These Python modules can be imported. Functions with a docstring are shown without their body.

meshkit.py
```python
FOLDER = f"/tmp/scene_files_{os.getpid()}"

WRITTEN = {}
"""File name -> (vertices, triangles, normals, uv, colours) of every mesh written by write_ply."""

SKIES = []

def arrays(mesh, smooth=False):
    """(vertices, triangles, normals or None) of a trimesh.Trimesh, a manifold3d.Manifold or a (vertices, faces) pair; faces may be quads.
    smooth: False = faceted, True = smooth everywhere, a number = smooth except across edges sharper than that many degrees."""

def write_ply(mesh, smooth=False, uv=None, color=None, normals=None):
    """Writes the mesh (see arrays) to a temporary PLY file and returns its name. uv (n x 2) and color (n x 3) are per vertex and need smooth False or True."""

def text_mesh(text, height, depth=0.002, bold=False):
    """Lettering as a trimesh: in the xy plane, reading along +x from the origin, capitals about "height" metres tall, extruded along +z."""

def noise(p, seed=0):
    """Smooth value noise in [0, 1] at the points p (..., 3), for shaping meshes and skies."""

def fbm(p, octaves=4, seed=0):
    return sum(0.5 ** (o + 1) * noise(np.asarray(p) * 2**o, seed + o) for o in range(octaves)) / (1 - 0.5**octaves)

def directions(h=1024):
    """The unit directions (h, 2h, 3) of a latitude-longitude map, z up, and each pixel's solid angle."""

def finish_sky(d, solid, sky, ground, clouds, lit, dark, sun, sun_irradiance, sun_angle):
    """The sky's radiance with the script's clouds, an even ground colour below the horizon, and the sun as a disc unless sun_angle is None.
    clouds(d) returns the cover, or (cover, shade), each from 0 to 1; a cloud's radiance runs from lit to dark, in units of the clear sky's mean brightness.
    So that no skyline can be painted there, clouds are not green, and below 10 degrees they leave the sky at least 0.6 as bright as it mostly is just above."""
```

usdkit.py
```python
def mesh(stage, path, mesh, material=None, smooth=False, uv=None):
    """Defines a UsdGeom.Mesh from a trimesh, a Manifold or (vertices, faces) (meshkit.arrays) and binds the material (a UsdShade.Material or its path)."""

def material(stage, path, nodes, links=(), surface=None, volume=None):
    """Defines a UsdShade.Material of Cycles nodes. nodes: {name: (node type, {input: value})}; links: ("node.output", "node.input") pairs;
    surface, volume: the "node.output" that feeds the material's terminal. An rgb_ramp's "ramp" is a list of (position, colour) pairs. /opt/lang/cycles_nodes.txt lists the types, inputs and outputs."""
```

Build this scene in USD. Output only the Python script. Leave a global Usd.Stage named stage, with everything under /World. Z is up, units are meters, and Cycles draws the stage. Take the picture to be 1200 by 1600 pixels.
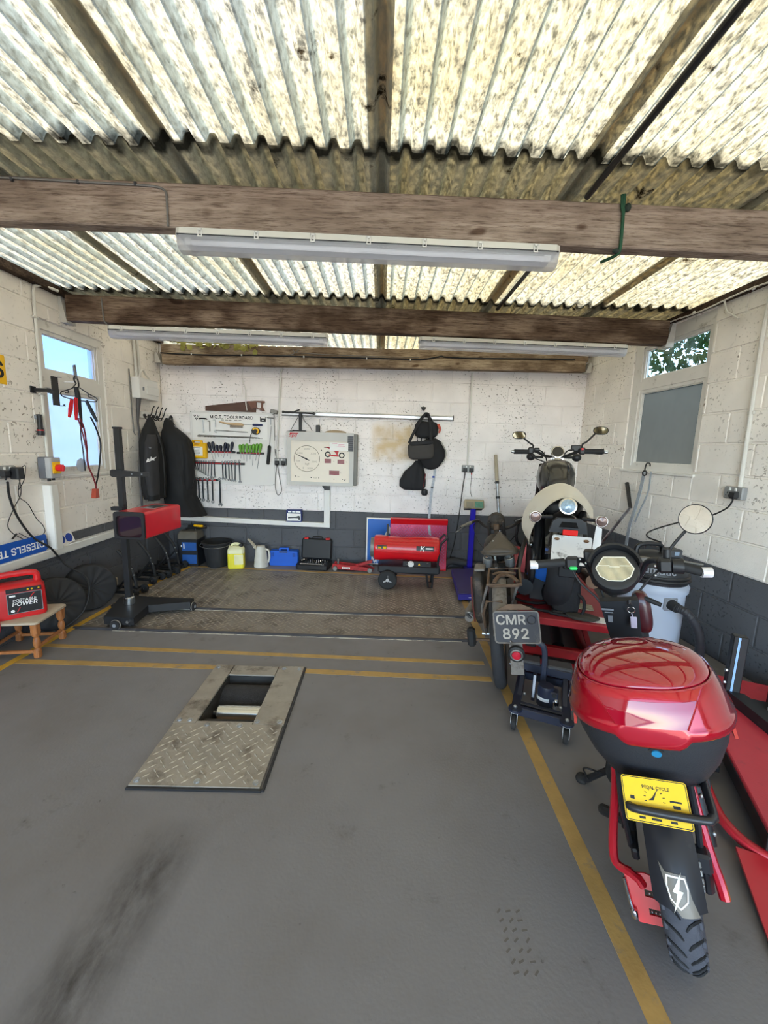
import math, numpy as np, trimesh, manifold3d, usdkit, meshkit
from pxr import Usd, UsdGeom, UsdLux, UsdShade, Gf, Sdf
from shapely.geometry import Polygon, box as sbox, Point, LineString
from shapely import affinity, union_all

rng = np.random.default_rng(7)
stage = Usd.Stage.CreateInMemory()
UsdGeom.SetStageUpAxis(stage, UsdGeom.Tokens.z)
UsdGeom.SetStageMetersPerUnit(stage, 1.0)
UsdGeom.Xform.Define(stage, '/World')
UsdGeom.Scope.Define(stage, '/World/Looks')
A = np.array
rad = math.radians

# ---------------------------------------------------------------- camera
F_PX, YAW, PITCH, ROLL, CAM_H = 630.6, 0.0106, 0.1559, 0.0304, 1.4656
cam = UsdGeom.Camera.Define(stage, '/World/camera')
fw = A([math.sin(YAW) * math.cos(PITCH), math.cos(YAW) * math.cos(PITCH), -math.sin(PITCH)])
ri = np.cross(fw, [0, 0, 1.0]); ri /= np.linalg.norm(ri); up = np.cross(ri, fw)
r_, u_ = math.cos(ROLL) * ri + math.sin(ROLL) * up, -math.sin(ROLL) * ri + math.cos(ROLL) * up
cam.AddTransformOp().Set(Gf.Matrix4d(*r_, 0, *u_, 0, *(-fw), 0, 0, 0, CAM_H, 1))
cam.CreateHorizontalApertureAttr(36.0); cam.CreateVerticalApertureAttr(48.0)
cam.CreateFocalLengthAttr(36.0 * F_PX / 1200.0)
cam.CreateClippingRangeAttr(Gf.Vec2f(0.05, 500))
cam.CreateExposureAttr(0.38)

# ---------------------------------------------------------------- sky and sun
dome = UsdLux.DomeLight.Define(stage, '/World/sky')
sky = usdkit.material(stage, '/World/Looks/sky_material', {
    's': ('sky_texture', {'sky_type': 'multiple_scattering', 'sun_disc': False, 'sun_elevation': rad(52), 'sun_rotation': rad(20), 'altitude': 50.0}),
    'm': ('mix_color', {'blend_type': 'multiply', 'fac': 1.0, 'b': (1.0, .87, .76)}),
    'b': ('background_shader', {'strength': 0.50})},
    [('s.color', 'm.a'), ('m.result', 'b.color')], surface='b.background')
UsdShade.MaterialBindingAPI.Apply(dome.GetPrim()).Bind(sky)
sun = UsdLux.DistantLight.Define(stage, '/World/sun')
sun.CreateAngleAttr(0.6); sun.CreateIntensityAttr(5.6e4); sun.CreateColorAttr(Gf.Vec3f(1.0, 0.95, 0.87))
sun_el, sun_az = rad(52), rad(62)          # sun beyond the far right corner
to_sun = A([math.sin(sun_az) * math.cos(sun_el), math.cos(sun_az) * math.cos(sun_el), math.sin(sun_el)])
zx = np.cross([0, 0, 1.0], to_sun); zx /= np.linalg.norm(zx); zy = np.cross(to_sun, zx)
sun.AddTransformOp().Set(Gf.Matrix4d(*zx, 0, *zy, 0, *to_sun, 0, 0, 0, 20, 1))

# ---------------------------------------------------------------- helpers: geometry
def rot(rx=0, ry=0, rz=0):
    cx, sx, cy, sy, cz, sz = [f(rad(a)) for a in (rx, ry, rz) for f in (math.cos, math.sin)]
    return A([[cz, -sz, 0], [sz, cz, 0], [0, 0, 1]]) @ A([[cy, 0, sy], [0, 1, 0], [-sy, 0, cy]]) @ A([[1, 0, 0], [0, cx, -sx], [0, sx, cx]])
I3 = np.eye(3)
_hc = {}
def hull_faces(p):
    m = trimesh.convex.convex_hull(np.asarray(p, float)); return np.array(m.vertices), np.array(m.faces)
def spline(pts, n=6, closed=False):
    p = np.asarray(pts, float)
    if len(p) < 3: return p
    q = np.vstack([p[-1], p, p[0], p[1]]) if closed else np.vstack([2 * p[0] - p[1], p, 2 * p[-1] - p[-2]])
    out = []
    for i in range(len(q) - 3):
        a, b, c, d = q[i:i + 4]
        for t in np.linspace(0, 1, n, endpoint=False):
            out.append(.5 * (2 * b + (c - a) * t + (2 * a - 5 * b + 4 * c - d) * t * t + (3 * b - a - 3 * c + d) * t ** 3))
    if not closed: out.append(p[-1])
    return A(out)

class G:
    """Collects pieces into one mesh."""
    def __init__(s): s.v, s.f, s.n = [], [], 0
    def add(s, v, f):
        v, f = np.asarray(v, float), np.asarray(f, int)
        if f.shape[1] == 4: f = np.vstack([f[:, [0, 1, 2]], f[:, [0, 2, 3]]])
        s.v.append(v); s.f.append(f + s.n); s.n += len(v); return s
    def box(s, c, size, bev=0.0, R=I3):
        h = A(size) / 2.0; b = min(bev, h.min() * .98)
        if b <= 0:
            p = A([[x, y, z] for x in (-1, 1) for y in (-1, 1) for z in (-1, 1)]) * h
            f = A([[0, 1, 3, 2], [4, 6, 7, 5], [0, 4, 5, 1], [2, 3, 7, 6], [0, 2, 6, 4], [1, 5, 7, 3]])
        else:
            key = 'cb'
            p = []
            for x in (-1, 1):
                for y in (-1, 1):
                    for z in (-1, 1):
                        k = A([x, y, z])
                        for a in range(3):
                            d = (h - b); d = d.copy(); d[a] = h[a]; p.append(k * d)
            p = A(p)
            if key not in _hc:
                pp = []
                for x in (-1, 1):
                    for y in (-1, 1):
                        for z in (-1, 1):
                            for a in range(3):
                                d = A([.7, .7, .7]); d[a] = 1; pp.append(A([x, y, z]) * d)
                m = trimesh.convex.convex_hull(A(pp))
                idx = [int(np.argmin(((A(pp) - q) ** 2).sum(1))) for q in m.vertices]
                _hc[key] = A(idx)[m.faces]
            f = _hc[key]
        return s.add(p @ A(R).T + A(c), f)
    def cyl(s, a, b, r, r1=None, n=16, cap=True):
        a, b = A(a, float), A(b, float); r1 = r if r1 is None else r1
        d = b - a; d /= np.linalg.norm(d) + 1e-12
        x = np.cross(d, [0, 0, 1.0] if abs(d[2]) < .9 else [1.0, 0, 0]); x /= np.linalg.norm(x); y = np.cross(d, x)
        t = np.arange(n) * 2 * math.pi / n
        ring = np.cos(t)[:, None] * x + np.sin(t)[:, None] * y
        return s.loft([a + r * ring, b + r1 * ring], cap=cap)
    def loft(s, rings, cap=True, closed=False):
        rings = [np.asarray(r, float) for r in rings]; n, m = len(rings[0]), len(rings)
        f = []
        for i in range(m if closed else m - 1):
            k = (i + 1) % m
            for j in range(n):
                l = (j + 1) % n
                f.append([i * n + j, i * n + l, k * n + l]); f.append([i * n + j, k * n + l, k * n + j])
        v = np.vstack(rings)
        if cap and not closed:
            c0, c1 = len(v), len(v) + 1
            v = np.vstack([v, rings[0].mean(0), rings[-1].mean(0)])
            for j in range(n):
                l = (j + 1) % n
                f.append([c0, l, j]); f.append([c1, (m - 1) * n + j, (m - 1) * n + l])
        return s.add(v, A(f))
    def tube(s, pts, r, n=8, k=0, closed=False, cap=True):
        p = spline(pts, k, closed) if k else np.asarray(pts, float)
        rr = np.broadcast_to(np.asarray(r, float), (len(p),)) if np.ndim(r) == 0 or len(r) == len(p) else np.interp(np.linspace(0, 1, len(p)), np.linspace(0, 1, len(r)), r)
        t = np.roll(p, -1, 0) - np.roll(p, 1, 0) if closed else np.gradient(p, axis=0)
        t /= np.linalg.norm(t, axis=1, keepdims=True) + 1e-12
        x = np.cross(t[0], [0, 0, 1.0] if abs(t[0][2]) < .9 else [1.0, 0, 0]); x /= np.linalg.norm(x)
        ang = np.arange(n) * 2 * math.pi / n; rings = []
        for i in range(len(p)):
            x = x - t[i] * (x @ t[i]); x /= np.linalg.norm(x) + 1e-12; y = np.cross(t[i], x)
            rings.append(p[i] + rr[i] * (np.cos(ang)[:, None] * x + np.sin(ang)[:, None] * y))
        return s.loft(rings, cap=cap, closed=closed)
    def lathe(s, prof, o=(0, 0, 0), ax=(0, 0, 1), n=24, cap=True):
        ax = A(ax, float); ax /= np.linalg.norm(ax)
        x = np.cross(ax, [0, 0, 1.0] if abs(ax[2]) < .9 else [1.0, 0, 0]); x /= np.linalg.norm(x); y = np.cross(ax, x)
        t = np.arange(n) * 2 * math.pi / n; ring = np.cos(t)[:, None] * x + np.sin(t)[:, None] * y
        return s.loft([A(o) + hh * ax + max(r, 1e-5) * ring for r, hh in prof], cap=cap)
    def sph(s, c, r, n=12, R=I3):
        m = trimesh.creation.uv_sphere(1.0, count=[max(6, n // 2 + 2), n])
        return s.add((m.vertices * (A(r) if np.ndim(r) else r)) @ A(R).T + A(c), m.faces)
    def torus(s, c, ax, R, r, n=32, m=10):
        t = np.arange(n) * 2 * math.pi / n; ax = A(ax, float); ax /= np.linalg.norm(ax)
        x = np.cross(ax, [0, 0, 1.0] if abs(ax[2]) < .9 else [1.0, 0, 0]); x /= np.linalg.norm(x); y = np.cross(ax, x)
        return s.tube(A(c) + R * (np.cos(t)[:, None] * x + np.sin(t)[:, None] * y), r, n=m, closed=True)
    def prism(s, poly, depth, o=(0, 0, 0), ex=(1, 0, 0), ey=(0, 1, 0), ez=None):
        """2D polygon in the plane (ex, ey) from o, extruded by depth along ez."""
        ex, ey = A(ex, float), A(ey, float); ez = np.cross(ex, ey) if ez is None else A(ez, float)
        if not hasattr(poly, 'geom_type'): poly = Polygon(poly)
        for g in getattr(poly, 'geoms', [poly]):
            m = trimesh.creation.extrude_polygon(g, depth, engine='earcut')
            f = m.faces if np.linalg.det(A([ex, ey, ez])) > 0 else m.faces[:, ::-1]
            s.add(A(o) + m.vertices[:, :1] * ex + m.vertices[:, 1:2] * ey + m.vertices[:, 2:] * ez, f)
        return s
    def hull(s, pts): return s.add(*hull_faces(pts))
    def text(s, t, hgt, o, ex, ey, depth=.001, bold=False, center=True):
        m = meshkit.text_mesh(t, hgt, depth, bold); v = np.array(m.vertices)
        if center: v[:, 0] -= (v[:, 0].min() + v[:, 0].max()) / 2; v[:, 1] -= (v[:, 1].min() + v[:, 1].max()) / 2
        ex, ey = A(ex, float), A(ey, float); ez = np.cross(ex, ey)
        return s.add(A(o) + v[:, :1] * ex + v[:, 1:2] * ey + v[:, 2:] * ez, m.faces)
    def xf(s, R=I3, t=(0, 0, 0)):
        s.v = [v @ A(R).T + A(t) for v in s.v]; return s
    def warp(s, fn): s.v = [fn(v) for v in s.v]; return s
    def get(s): return np.vstack(s.v), np.vstack(s.f)

def rrect(w, h, r, cx=0, cy=0):
    return affinity.translate(sbox(-w / 2 + r, -h / 2 + r, w / 2 - r, h / 2 - r).buffer(r, quad_segs=5), cx, cy) if r > 0 else sbox(cx - w / 2, cy - h / 2, cx + w / 2, cy + h / 2)
def ring_pts(w, d, r, z, n=5, cx=0, cy=0):
    """A rounded rectangle as a loft ring at height z."""
    out = []
    r = min(r, w / 2 - 1e-4, d / 2 - 1e-4)
    for sx, sy, a0 in ((1, 1, 0), (-1, 1, 90), (-1, -1, 180), (1, -1, 270)):
        for a in np.linspace(a0, a0 + 90, n):
            out.append([cx + sx * (w / 2 - r) + r * math.cos(rad(a)), cy + sy * (d / 2 - r) + r * math.sin(rad(a)), z])
    return A(out)

# ---------------------------------------------------------------- helpers: prims
_names = {}
def numbered(parent, name):
    k = _names.get((parent, name), 0); _names[(parent, name)] = k + 1
    return f'{parent}/{name}' if k == 0 else f'{parent}/{name}_{k:03d}'
def tag(o, label=None, cat=None, group=None, kind=None):
    p = o.GetPrim() if hasattr(o, 'GetPrim') else o
    for k, v in (('label', label), ('category', cat), ('group', group), ('kind', kind)):
        if v: p.SetCustomDataByKey(k, v)
    return p
def thing(name, label, cat, loc=(0, 0, 0), rz=0, group=None, kind=None, mat=None):
    x = UsdGeom.Xform.Define(stage, numbered('/World', name))
    if mat is not None: x.AddTransformOp().Set(Gf.Matrix4d(*mat[0], 0, *mat[1], 0, *mat[2], 0, *loc, 1))
    else:
        x.AddTranslateOp().Set(Gf.Vec3d(*map(float, loc)))
        if rz: x.AddRotateZOp().Set(float(rz))
    return tag(x, label, cat, group, kind)
def part(name, g, m, parent=None, smooth=35, label=None, kind=None):
    pp = str(parent.GetPath()) if parent is not None else '/World'
    o = usdkit.mesh(stage, numbered(pp, name), g.get() if isinstance(g, G) else g, m, smooth=smooth)
    return tag(o, label, None, None, kind)
def solo(name, g, m, label, cat, group=None, smooth=35, kind=None):
    return tag(part(name, g, m, None, smooth), label, cat, group, kind)
def dup(root, loc, rz=0, label=None, group=None, scale=None):
    was = root.GetCustomData()
    name = root.GetName()
    x = UsdGeom.Xform.Define(stage, numbered('/World', name))
    x.AddTranslateOp().Set(Gf.Vec3d(*map(float, loc)))
    x.AddRotateZOp().Set(float(rz))
    p = x.GetPrim(); p.GetReferences().AddInternalReference(root.GetPath()); p.SetInstanceable(True)
    return tag(p, label or was['label'], was['category'], group or was.get('group'))

# ---------------------------------------------------------------- helpers: materials
_mats = {}
def lin(c):
    """An sRGB hex string as linear rgb."""
    if isinstance(c, str):
        v = A([int(c[i:i + 2], 16) for i in (0, 2, 4)]) / 255.0
        return tuple(np.where(v <= .04045, v / 12.92, ((v + .055) / 1.055) ** 2.4))
    return tuple(c)
def mat(name, col, rough=.5, metal=0.0, var=.12, sc=9.0, bump=0.0, bsc=80.0, coat=0.0, spec=.5, dirt=None, damt=.5, dsc=6.0, trans=0.0, rvar=0.0, stretch=(1, 1, 1)):
    """Principled material: colour varied by noise, optional patches of dirt, optional fine bump."""
    if name in _mats: return _mats[name]
    c = A(lin(col))
    n = {'tc': ('texture_coordinate', {}), 'mp': ('mapping', {'scale': stretch}),
         'n': ('noise_texture', {'scale': sc, 'detail': 5.0, 'roughness': .6}),
         'r': ('rgb_ramp', {'ramp': [(.25, tuple(c * (1 - var))), (.75, tuple(np.minimum(c * (1 + var), 1)))]}),
         'p': ('principled_bsdf', {'roughness': rough, 'metallic': metal, 'coat_weight': coat, 'specular_ior_level': spec, 'transmission_weight': trans})}
    l = [('tc.object', 'mp.vector'), ('mp.vector', 'n.vector'), ('n.fac', 'r.fac')]
    src = 'r.color'
    if dirt is not None:
        n['dn'] = ('noise_texture', {'scale': dsc, 'detail': 7.0, 'roughness': .68})
        n['dr'] = ('rgb_ramp', {'ramp': [(1 - damt - .07, (0, 0, 0)), (1 - damt + .07, (1, 1, 1))]})
        n['dm'] = ('mix_color', {'b': lin(dirt)})
        l += [('mp.vector', 'dn.vector'), ('dn.fac', 'dr.fac'), ('dr.color', 'dm.fac'), (src, 'dm.a')]; src = 'dm.result'
    l.append((src, 'p.base_color'))
    if rvar:
        n['rm'] = ('map_range', {'from_min': .3, 'from_max': .7, 'to_min': max(rough - rvar, .02), 'to_max': rough + rvar})
        l += [('n.fac', 'rm.value'), ('rm.result', 'p.roughness')]
    if bump:
        n['bn'] = ('noise_texture', {'scale': bsc, 'detail': 4.0})
        n['b'] = ('bump', {'strength': min(bump * 1.0, 1.0), 'distance': .004})
        l += [('mp.vector', 'bn.vector'), ('bn.fac', 'b.height'), ('b.normal', 'p.normal')]
    _mats[name] = usdkit.material(stage, '/World/Looks/' + name, n, l, surface='p.BSDF')
    return _mats[name]

# ---------------------------------------------------------------- the setting: materials
def nodes_mat(name, n, l, surface='p.BSDF'):
    _mats[name] = usdkit.material(stage, '/World/Looks/' + name, n, l, surface=surface); return _mats[name]
def wall_paint(name, col, pit, stain=False):
    c = A(lin(col))
    n = {'g': ('geometry', {}),
         'n1': ('noise_texture', {'scale': 3.0, 'detail': 5.0}), 'r1': ('rgb_ramp', {'ramp': [(.3, tuple(c * .9)), (.7, tuple(np.minimum(c * 1.06, 1)))]}),
         'n2': ('noise_texture', {'scale': 46.0, 'detail': 2.0, 'roughness': .5}), 'r2': ('rgb_ramp', {'ramp': [(.62, (0, 0, 0)), (.68, (1, 1, 1))]}),
         'n3': ('noise_texture', {'scale': 2.2, 'detail': 3.0}), 'r3': ('rgb_ramp', {'ramp': [(.42, (.05, .05, .05)), (.62, (1, 1, 1))]}),
         'pm': ('math', {'math_type': 'multiply'}), 'm': ('mix_color', {'b': lin(pit)}),
         'hn': ('noise_texture', {'scale': 150.0, 'detail': 3.0}), 'hm': ('math', {'math_type': 'multiply_add', 'value2': .35}),
         'hi': ('math', {'math_type': 'subtract', 'value1': 1.0}),
         'b': ('bump', {'strength': .5, 'distance': .006}), 'p': ('principled_bsdf', {'roughness': .72, 'specular_ior_level': .3})}
    l = [('g.position', 'n1.vector'), ('g.position', 'n2.vector'), ('g.position', 'n3.vector'), ('g.position', 'hn.vector'), ('n1.fac', 'r1.fac'), ('n2.fac', 'r2.fac'), ('n3.fac', 'r3.fac'),
         ('r2.color', 'pm.value1'), ('r3.color', 'pm.value2'), ('r1.color', 'm.a'), ('pm.value', 'm.fac'), ('pm.value', 'hi.value2'), ('hn.fac', 'hm.value1'), ('hi.value', 'hm.value3'), ('hm.value', 'b.height'), ('b.normal', 'p.normal')]
    src = 'm.result'
    if stain:                       # the beige patch left on the blocks by something that hung there
        n.update({'sx': ('separate_xyz', {}), 'ax': ('math', {'math_type': 'subtract', 'value2': .15}), 'bx': ('math', {'math_type': 'absolute'}), 'cx': ('map_range', {'from_min': .19, 'from_max': .30, 'to_min': 1.0, 'to_max': 0.0, 'clamp': True}),
                  'az': ('math', {'math_type': 'subtract', 'value2': 1.545}), 'bz': ('math', {'math_type': 'absolute'}), 'cz': ('map_range', {'from_min': .17, 'from_max': .27, 'to_min': 1.0, 'to_max': 0.0, 'clamp': True}),
                  'q': ('math', {'math_type': 'multiply'}), 'sn': ('noise_texture', {'scale': 7.0, 'detail': 5.0}), 'sr': ('map_range', {'from_min': .3, 'from_max': .65, 'to_min': .15, 'to_max': .85, 'clamp': True}), 'q2': ('math', {'math_type': 'multiply'}), 'ms': ('mix_color', {'b': lin('c9ae7c')})})
        l += [('g.position', 'sx.vector'), ('sx.x', 'ax.value1'), ('ax.value', 'bx.value1'), ('bx.value', 'cx.value'), ('sx.z', 'az.value1'), ('az.value', 'bz.value1'), ('bz.value', 'cz.value'), ('cx.result', 'q.value1'), ('cz.result', 'q.value2'),
              ('g.position', 'sn.vector'), ('sn.fac', 'sr.value'), ('q.value', 'q2.value1'), ('sr.result', 'q2.value2'), ('q2.value', 'ms.fac'), (src, 'ms.a')]
        src = 'ms.result'
    l.append((src, 'p.base_color'))
    return nodes_mat(name, n, l)
WHITE = wall_paint('white_wall_paint', 'e9e2d9', '8d8377')
WHITEB = wall_paint('white_back_wall_paint', 'ece6e3', '857d78', stain=True)
GREYP = wall_paint('grey_wall_paint', '55565a', '3d3e41')

def concrete(name, col):
    c = A(lin(col))
    n = {'g': ('geometry', {}), 'n1': ('noise_texture', {'scale': 1.1, 'detail': 6.0, 'roughness': .6}), 'r1': ('rgb_ramp', {'ramp': [(.28, tuple(c * A([.84, .80, .74]))), (.5, tuple(c)), (.75, tuple(c * A([1.12, 1.13, 1.13])))]}),
         'n2': ('noise_texture', {'scale': 5.0, 'detail': 8.0, 'roughness': .7}), 'r2': ('rgb_ramp', {'ramp': [(.60, (0, 0, 0)), (.74, (1, 1, 1))]}), 'm2': ('mix_color', {'b': lin('4a4238')}),
         'f2': ('math', {'math_type': 'multiply', 'value2': .55}),
         'n3': ('noise_texture', {'scale': 40.0, 'detail': 4.0}), 'r3': ('rgb_ramp', {'ramp': [(.70, (0, 0, 0)), (.76, (1, 1, 1))]}), 'f3': ('math', {'math_type': 'multiply', 'value2': .4}), 'm3': ('mix_color', {'b': lin('35312b')}),
         # a dark rubber skid running from the tester plate towards the door
         's': ('separate_xyz', {}), 'k1': ('math', {'math_type': 'multiply_add', 'value2': -.14, 'value3': .92}), 'k2': ('math', {'math_type': 'add'}), 'k3': ('math', {'math_type': 'absolute'}), 'k4': ('map_range', {'from_min': .01, 'from_max': .15, 'to_min': 1.0, 'to_max': 0.0, 'clamp': True}),
         'ky': ('map_range', {'from_min': 1.20, 'from_max': 1.40, 'to_min': 1.0, 'to_max': 0.0, 'clamp': True}), 'kn': ('noise_texture', {'scale': 7.0, 'detail': 7.0, 'roughness': .65}), 'kr': ('map_range', {'from_min': .33, 'from_max': .58, 'to_min': 0.0, 'to_max': 1.0, 'clamp': True}),
         'kmp': ('mapping', {'scale': (1.0, .45, 1.0)}), 'ka': ('math', {'math_type': 'multiply'}), 'kb': ('math', {'math_type': 'multiply'}), 'km': ('mix_color', {'b': lin('2e2824')}),
         'rr': ('map_range', {'from_min': .3, 'from_max': .7, 'to_min': .42, 'to_max': .62}), 'bn': ('noise_texture', {'scale': 90.0, 'detail': 4.0}), 'b': ('bump', {'strength': .22, 'distance': .003}), 'p': ('principled_bsdf', {'specular_ior_level': .4})}
    l = [('g.position', x + '.vector') for x in ('n1', 'n2', 'n3', 'bn', 's', 'kmp')] + [('kmp.vector', 'kn.vector'), ('n1.fac', 'r1.fac'), ('n2.fac', 'r2.fac'), ('r2.color', 'f2.value1'), ('f2.value', 'm2.fac'), ('r1.color', 'm2.a'),
         ('n3.fac', 'r3.fac'), ('r3.color', 'f3.value1'), ('f3.value', 'm3.fac'), ('m2.result', 'm3.a'),
         ('s.y', 'k1.value1'), ('s.x', 'k2.value1'), ('k1.value', 'k2.value2'), ('k2.value', 'k3.value1'), ('k3.value', 'k4.value'), ('s.y', 'ky.value'), ('kn.fac', 'kr.value'), ('k4.result', 'ka.value1'), ('ky.result', 'ka.value2'), ('ka.value', 'kb.value1'), ('kr.result', 'kb.value2'), ('kb.value', 'km.fac'), ('m3.result', 'km.a'), ('km.result', 'p.base_color'),
         ('n2.fac', 'rr.value'), ('rr.result', 'p.roughness'), ('bn.fac', 'b.height'), ('b.normal', 'p.normal')]
    return nodes_mat(name, n, l)
FLOORM = concrete('painted_concrete_floor', '757170')
YELLOW_LINE = mat('worn_yellow_line_paint', 'a8864c', .6, var=.2, sc=9, dirt='77706a', damt=.37, dsc=11, bump=.2)
YELLOW_FRESH = mat('yellow_line_paint', 'c99a35', .6, var=.15, sc=8, dirt='8a7a52', damt=.36, dsc=14, bump=.2)

# translucent corrugated sheets: light passes, dirt in the laps does not
def sheet_mat(name, cream, through, mott):
    c, t = A(lin(cream)), A(lin(through))
    n = {'g': ('geometry', {}), 's': ('separate_xyz', {}), 'mp': ('mapping', {'scale': (20.0, 9.0, 20.0)}), 'n1': ('noise_texture', {'scale': 3.0, 'detail': 7.0, 'roughness': .68}), 'r1': ('map_range', {'from_min': .36, 'from_max': .60, 'to_min': mott, 'to_max': 1.0, 'clamp': True}),
         'n2': ('noise_texture', {'scale': 1.6, 'detail': 5.0}), 'r2': ('rgb_ramp', {'ramp': [(.35, (.86, .80, .66)), (.6, (1, 1, 1))]}),
         # spots of moss and grime
         'n3': ('noise_texture', {'scale': 8.0, 'detail': 6.0, 'roughness': .65}), 'r3': ('rgb_ramp', {'ramp': [(.63, (1, 1, 1)), (.71, (.10, .08, .06))]}),
         # dirt lodged along the end laps
         'ya': ('math', {'math_type': 'subtract', 'value2': 1.875}), 'yb': ('math', {'math_type': 'absolute'}), 'yc': ('math', {'math_type': 'subtract', 'value2': 3.475}), 'yd': ('math', {'math_type': 'absolute'}), 'ye': ('math', {'math_type': 'minimum'}),
         'yn': ('noise_texture', {'scale': 11.0, 'detail': 4.0}), 'yo': ('math', {'math_type': 'multiply_add', 'value2': -.16, 'value3': .075}), 'yf': ('math', {'math_type': 'add'}), 'yg': ('map_range', {'from_min': .0, 'from_max': .05, 'to_min': .10, 'to_max': 1.0, 'clamp': True}),
         # and brown runs down the side laps
         'xa': ('math', {'math_type': 'add', 'value2': 10.0 * .8775 + .085}), 'xb': ('math', {'math_type': 'modulo', 'value2': .8775}), 'xc': ('math', {'math_type': 'subtract', 'value2': .05}), 'xd': ('math', {'math_type': 'absolute'}),
         'xe': ('math', {'math_type': 'multiply_add', 'value2': .09, 'value3': -.045}), 'xf': ('math', {'math_type': 'add'}), 'xg': ('rgb_ramp', {'ramp': [(.004, (.58, .47, .34)), (.036, (1, 1, 1))]}),
         'm1': ('mix_color', {'blend_type': 'multiply', 'fac': 1.0, 'a': tuple(t)}), 'm2': ('mix_color', {'blend_type': 'multiply', 'fac': 1.0}), 'm3': ('mix_color', {'blend_type': 'multiply', 'fac': 1.0}), 'm4': ('mix_color', {'blend_type': 'multiply', 'fac': 1.0}), 'm5': ('mix_color', {'blend_type': 'multiply', 'fac': 1.0}),
         'd1': ('mix_color', {'blend_type': 'multiply', 'fac': 1.0, 'b': tuple(c)}), 'd2': ('mix_color', {'blend_type': 'multiply', 'fac': 1.0}),
         }
    n['td'] = ('diffuse_bsdf', {'roughness': .4}); n['tt'] = ('translucent_bsdf', {}); n['mx'] = ('mix_closure', {'fac': .58})
    l = [('g.position', 's.vector'), ('g.position', 'mp.vector'), ('mp.vector', 'n1.vector'), ('g.position', 'n2.vector'), ('g.position', 'n3.vector'), ('g.position', 'yn.vector'),
         ('n1.fac', 'r1.value'), ('n2.fac', 'r2.fac'), ('n3.fac', 'r3.fac'), ('s.y', 'ya.value1'), ('ya.value', 'yb.value1'), ('s.y', 'yc.value1'), ('yc.value', 'yd.value1'), ('yb.value', 'ye.value1'), ('yd.value', 'ye.value2'),
         ('yn.fac', 'yo.value1'), ('ye.value', 'yf.value1'), ('yo.value', 'yf.value2'), ('yf.value', 'yg.value'),
         ('s.x', 'xa.value1'), ('xa.value', 'xb.value1'), ('xb.value', 'xc.value1'), ('xc.value', 'xd.value1'), ('n2.fac', 'xe.value1'), ('xd.value', 'xf.value1'), ('xe.value', 'xf.value2'), ('xf.value', 'xg.fac'),
         ('r1.result', 'm1.b'), ('m1.result', 'm2.a'), ('r2.color', 'm2.b'), ('m2.result', 'm3.a'), ('r3.color', 'm3.b'), ('m3.result', 'm4.a'), ('yg.result', 'm4.b'), ('m4.result', 'm5.a'), ('xg.color', 'm5.b'),
         ('r3.color', 'd1.a'), ('d1.result', 'd2.a'), ('yg.result', 'd2.b'), ('d2.result', 'td.color'), ('m5.result', 'tt.color'), ('td.BSDF', 'mx.closure1'), ('tt.BSDF', 'mx.closure2')]
    return nodes_mat(name, n, l, 'mx.closure')
SHEETS = [sheet_mat('weathered_translucent_sheet', 'd8d4bd', '9d9684', .14), sheet_mat('fibrous_translucent_sheet', 'd9d2b4', '9f967d', .10)]

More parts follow.
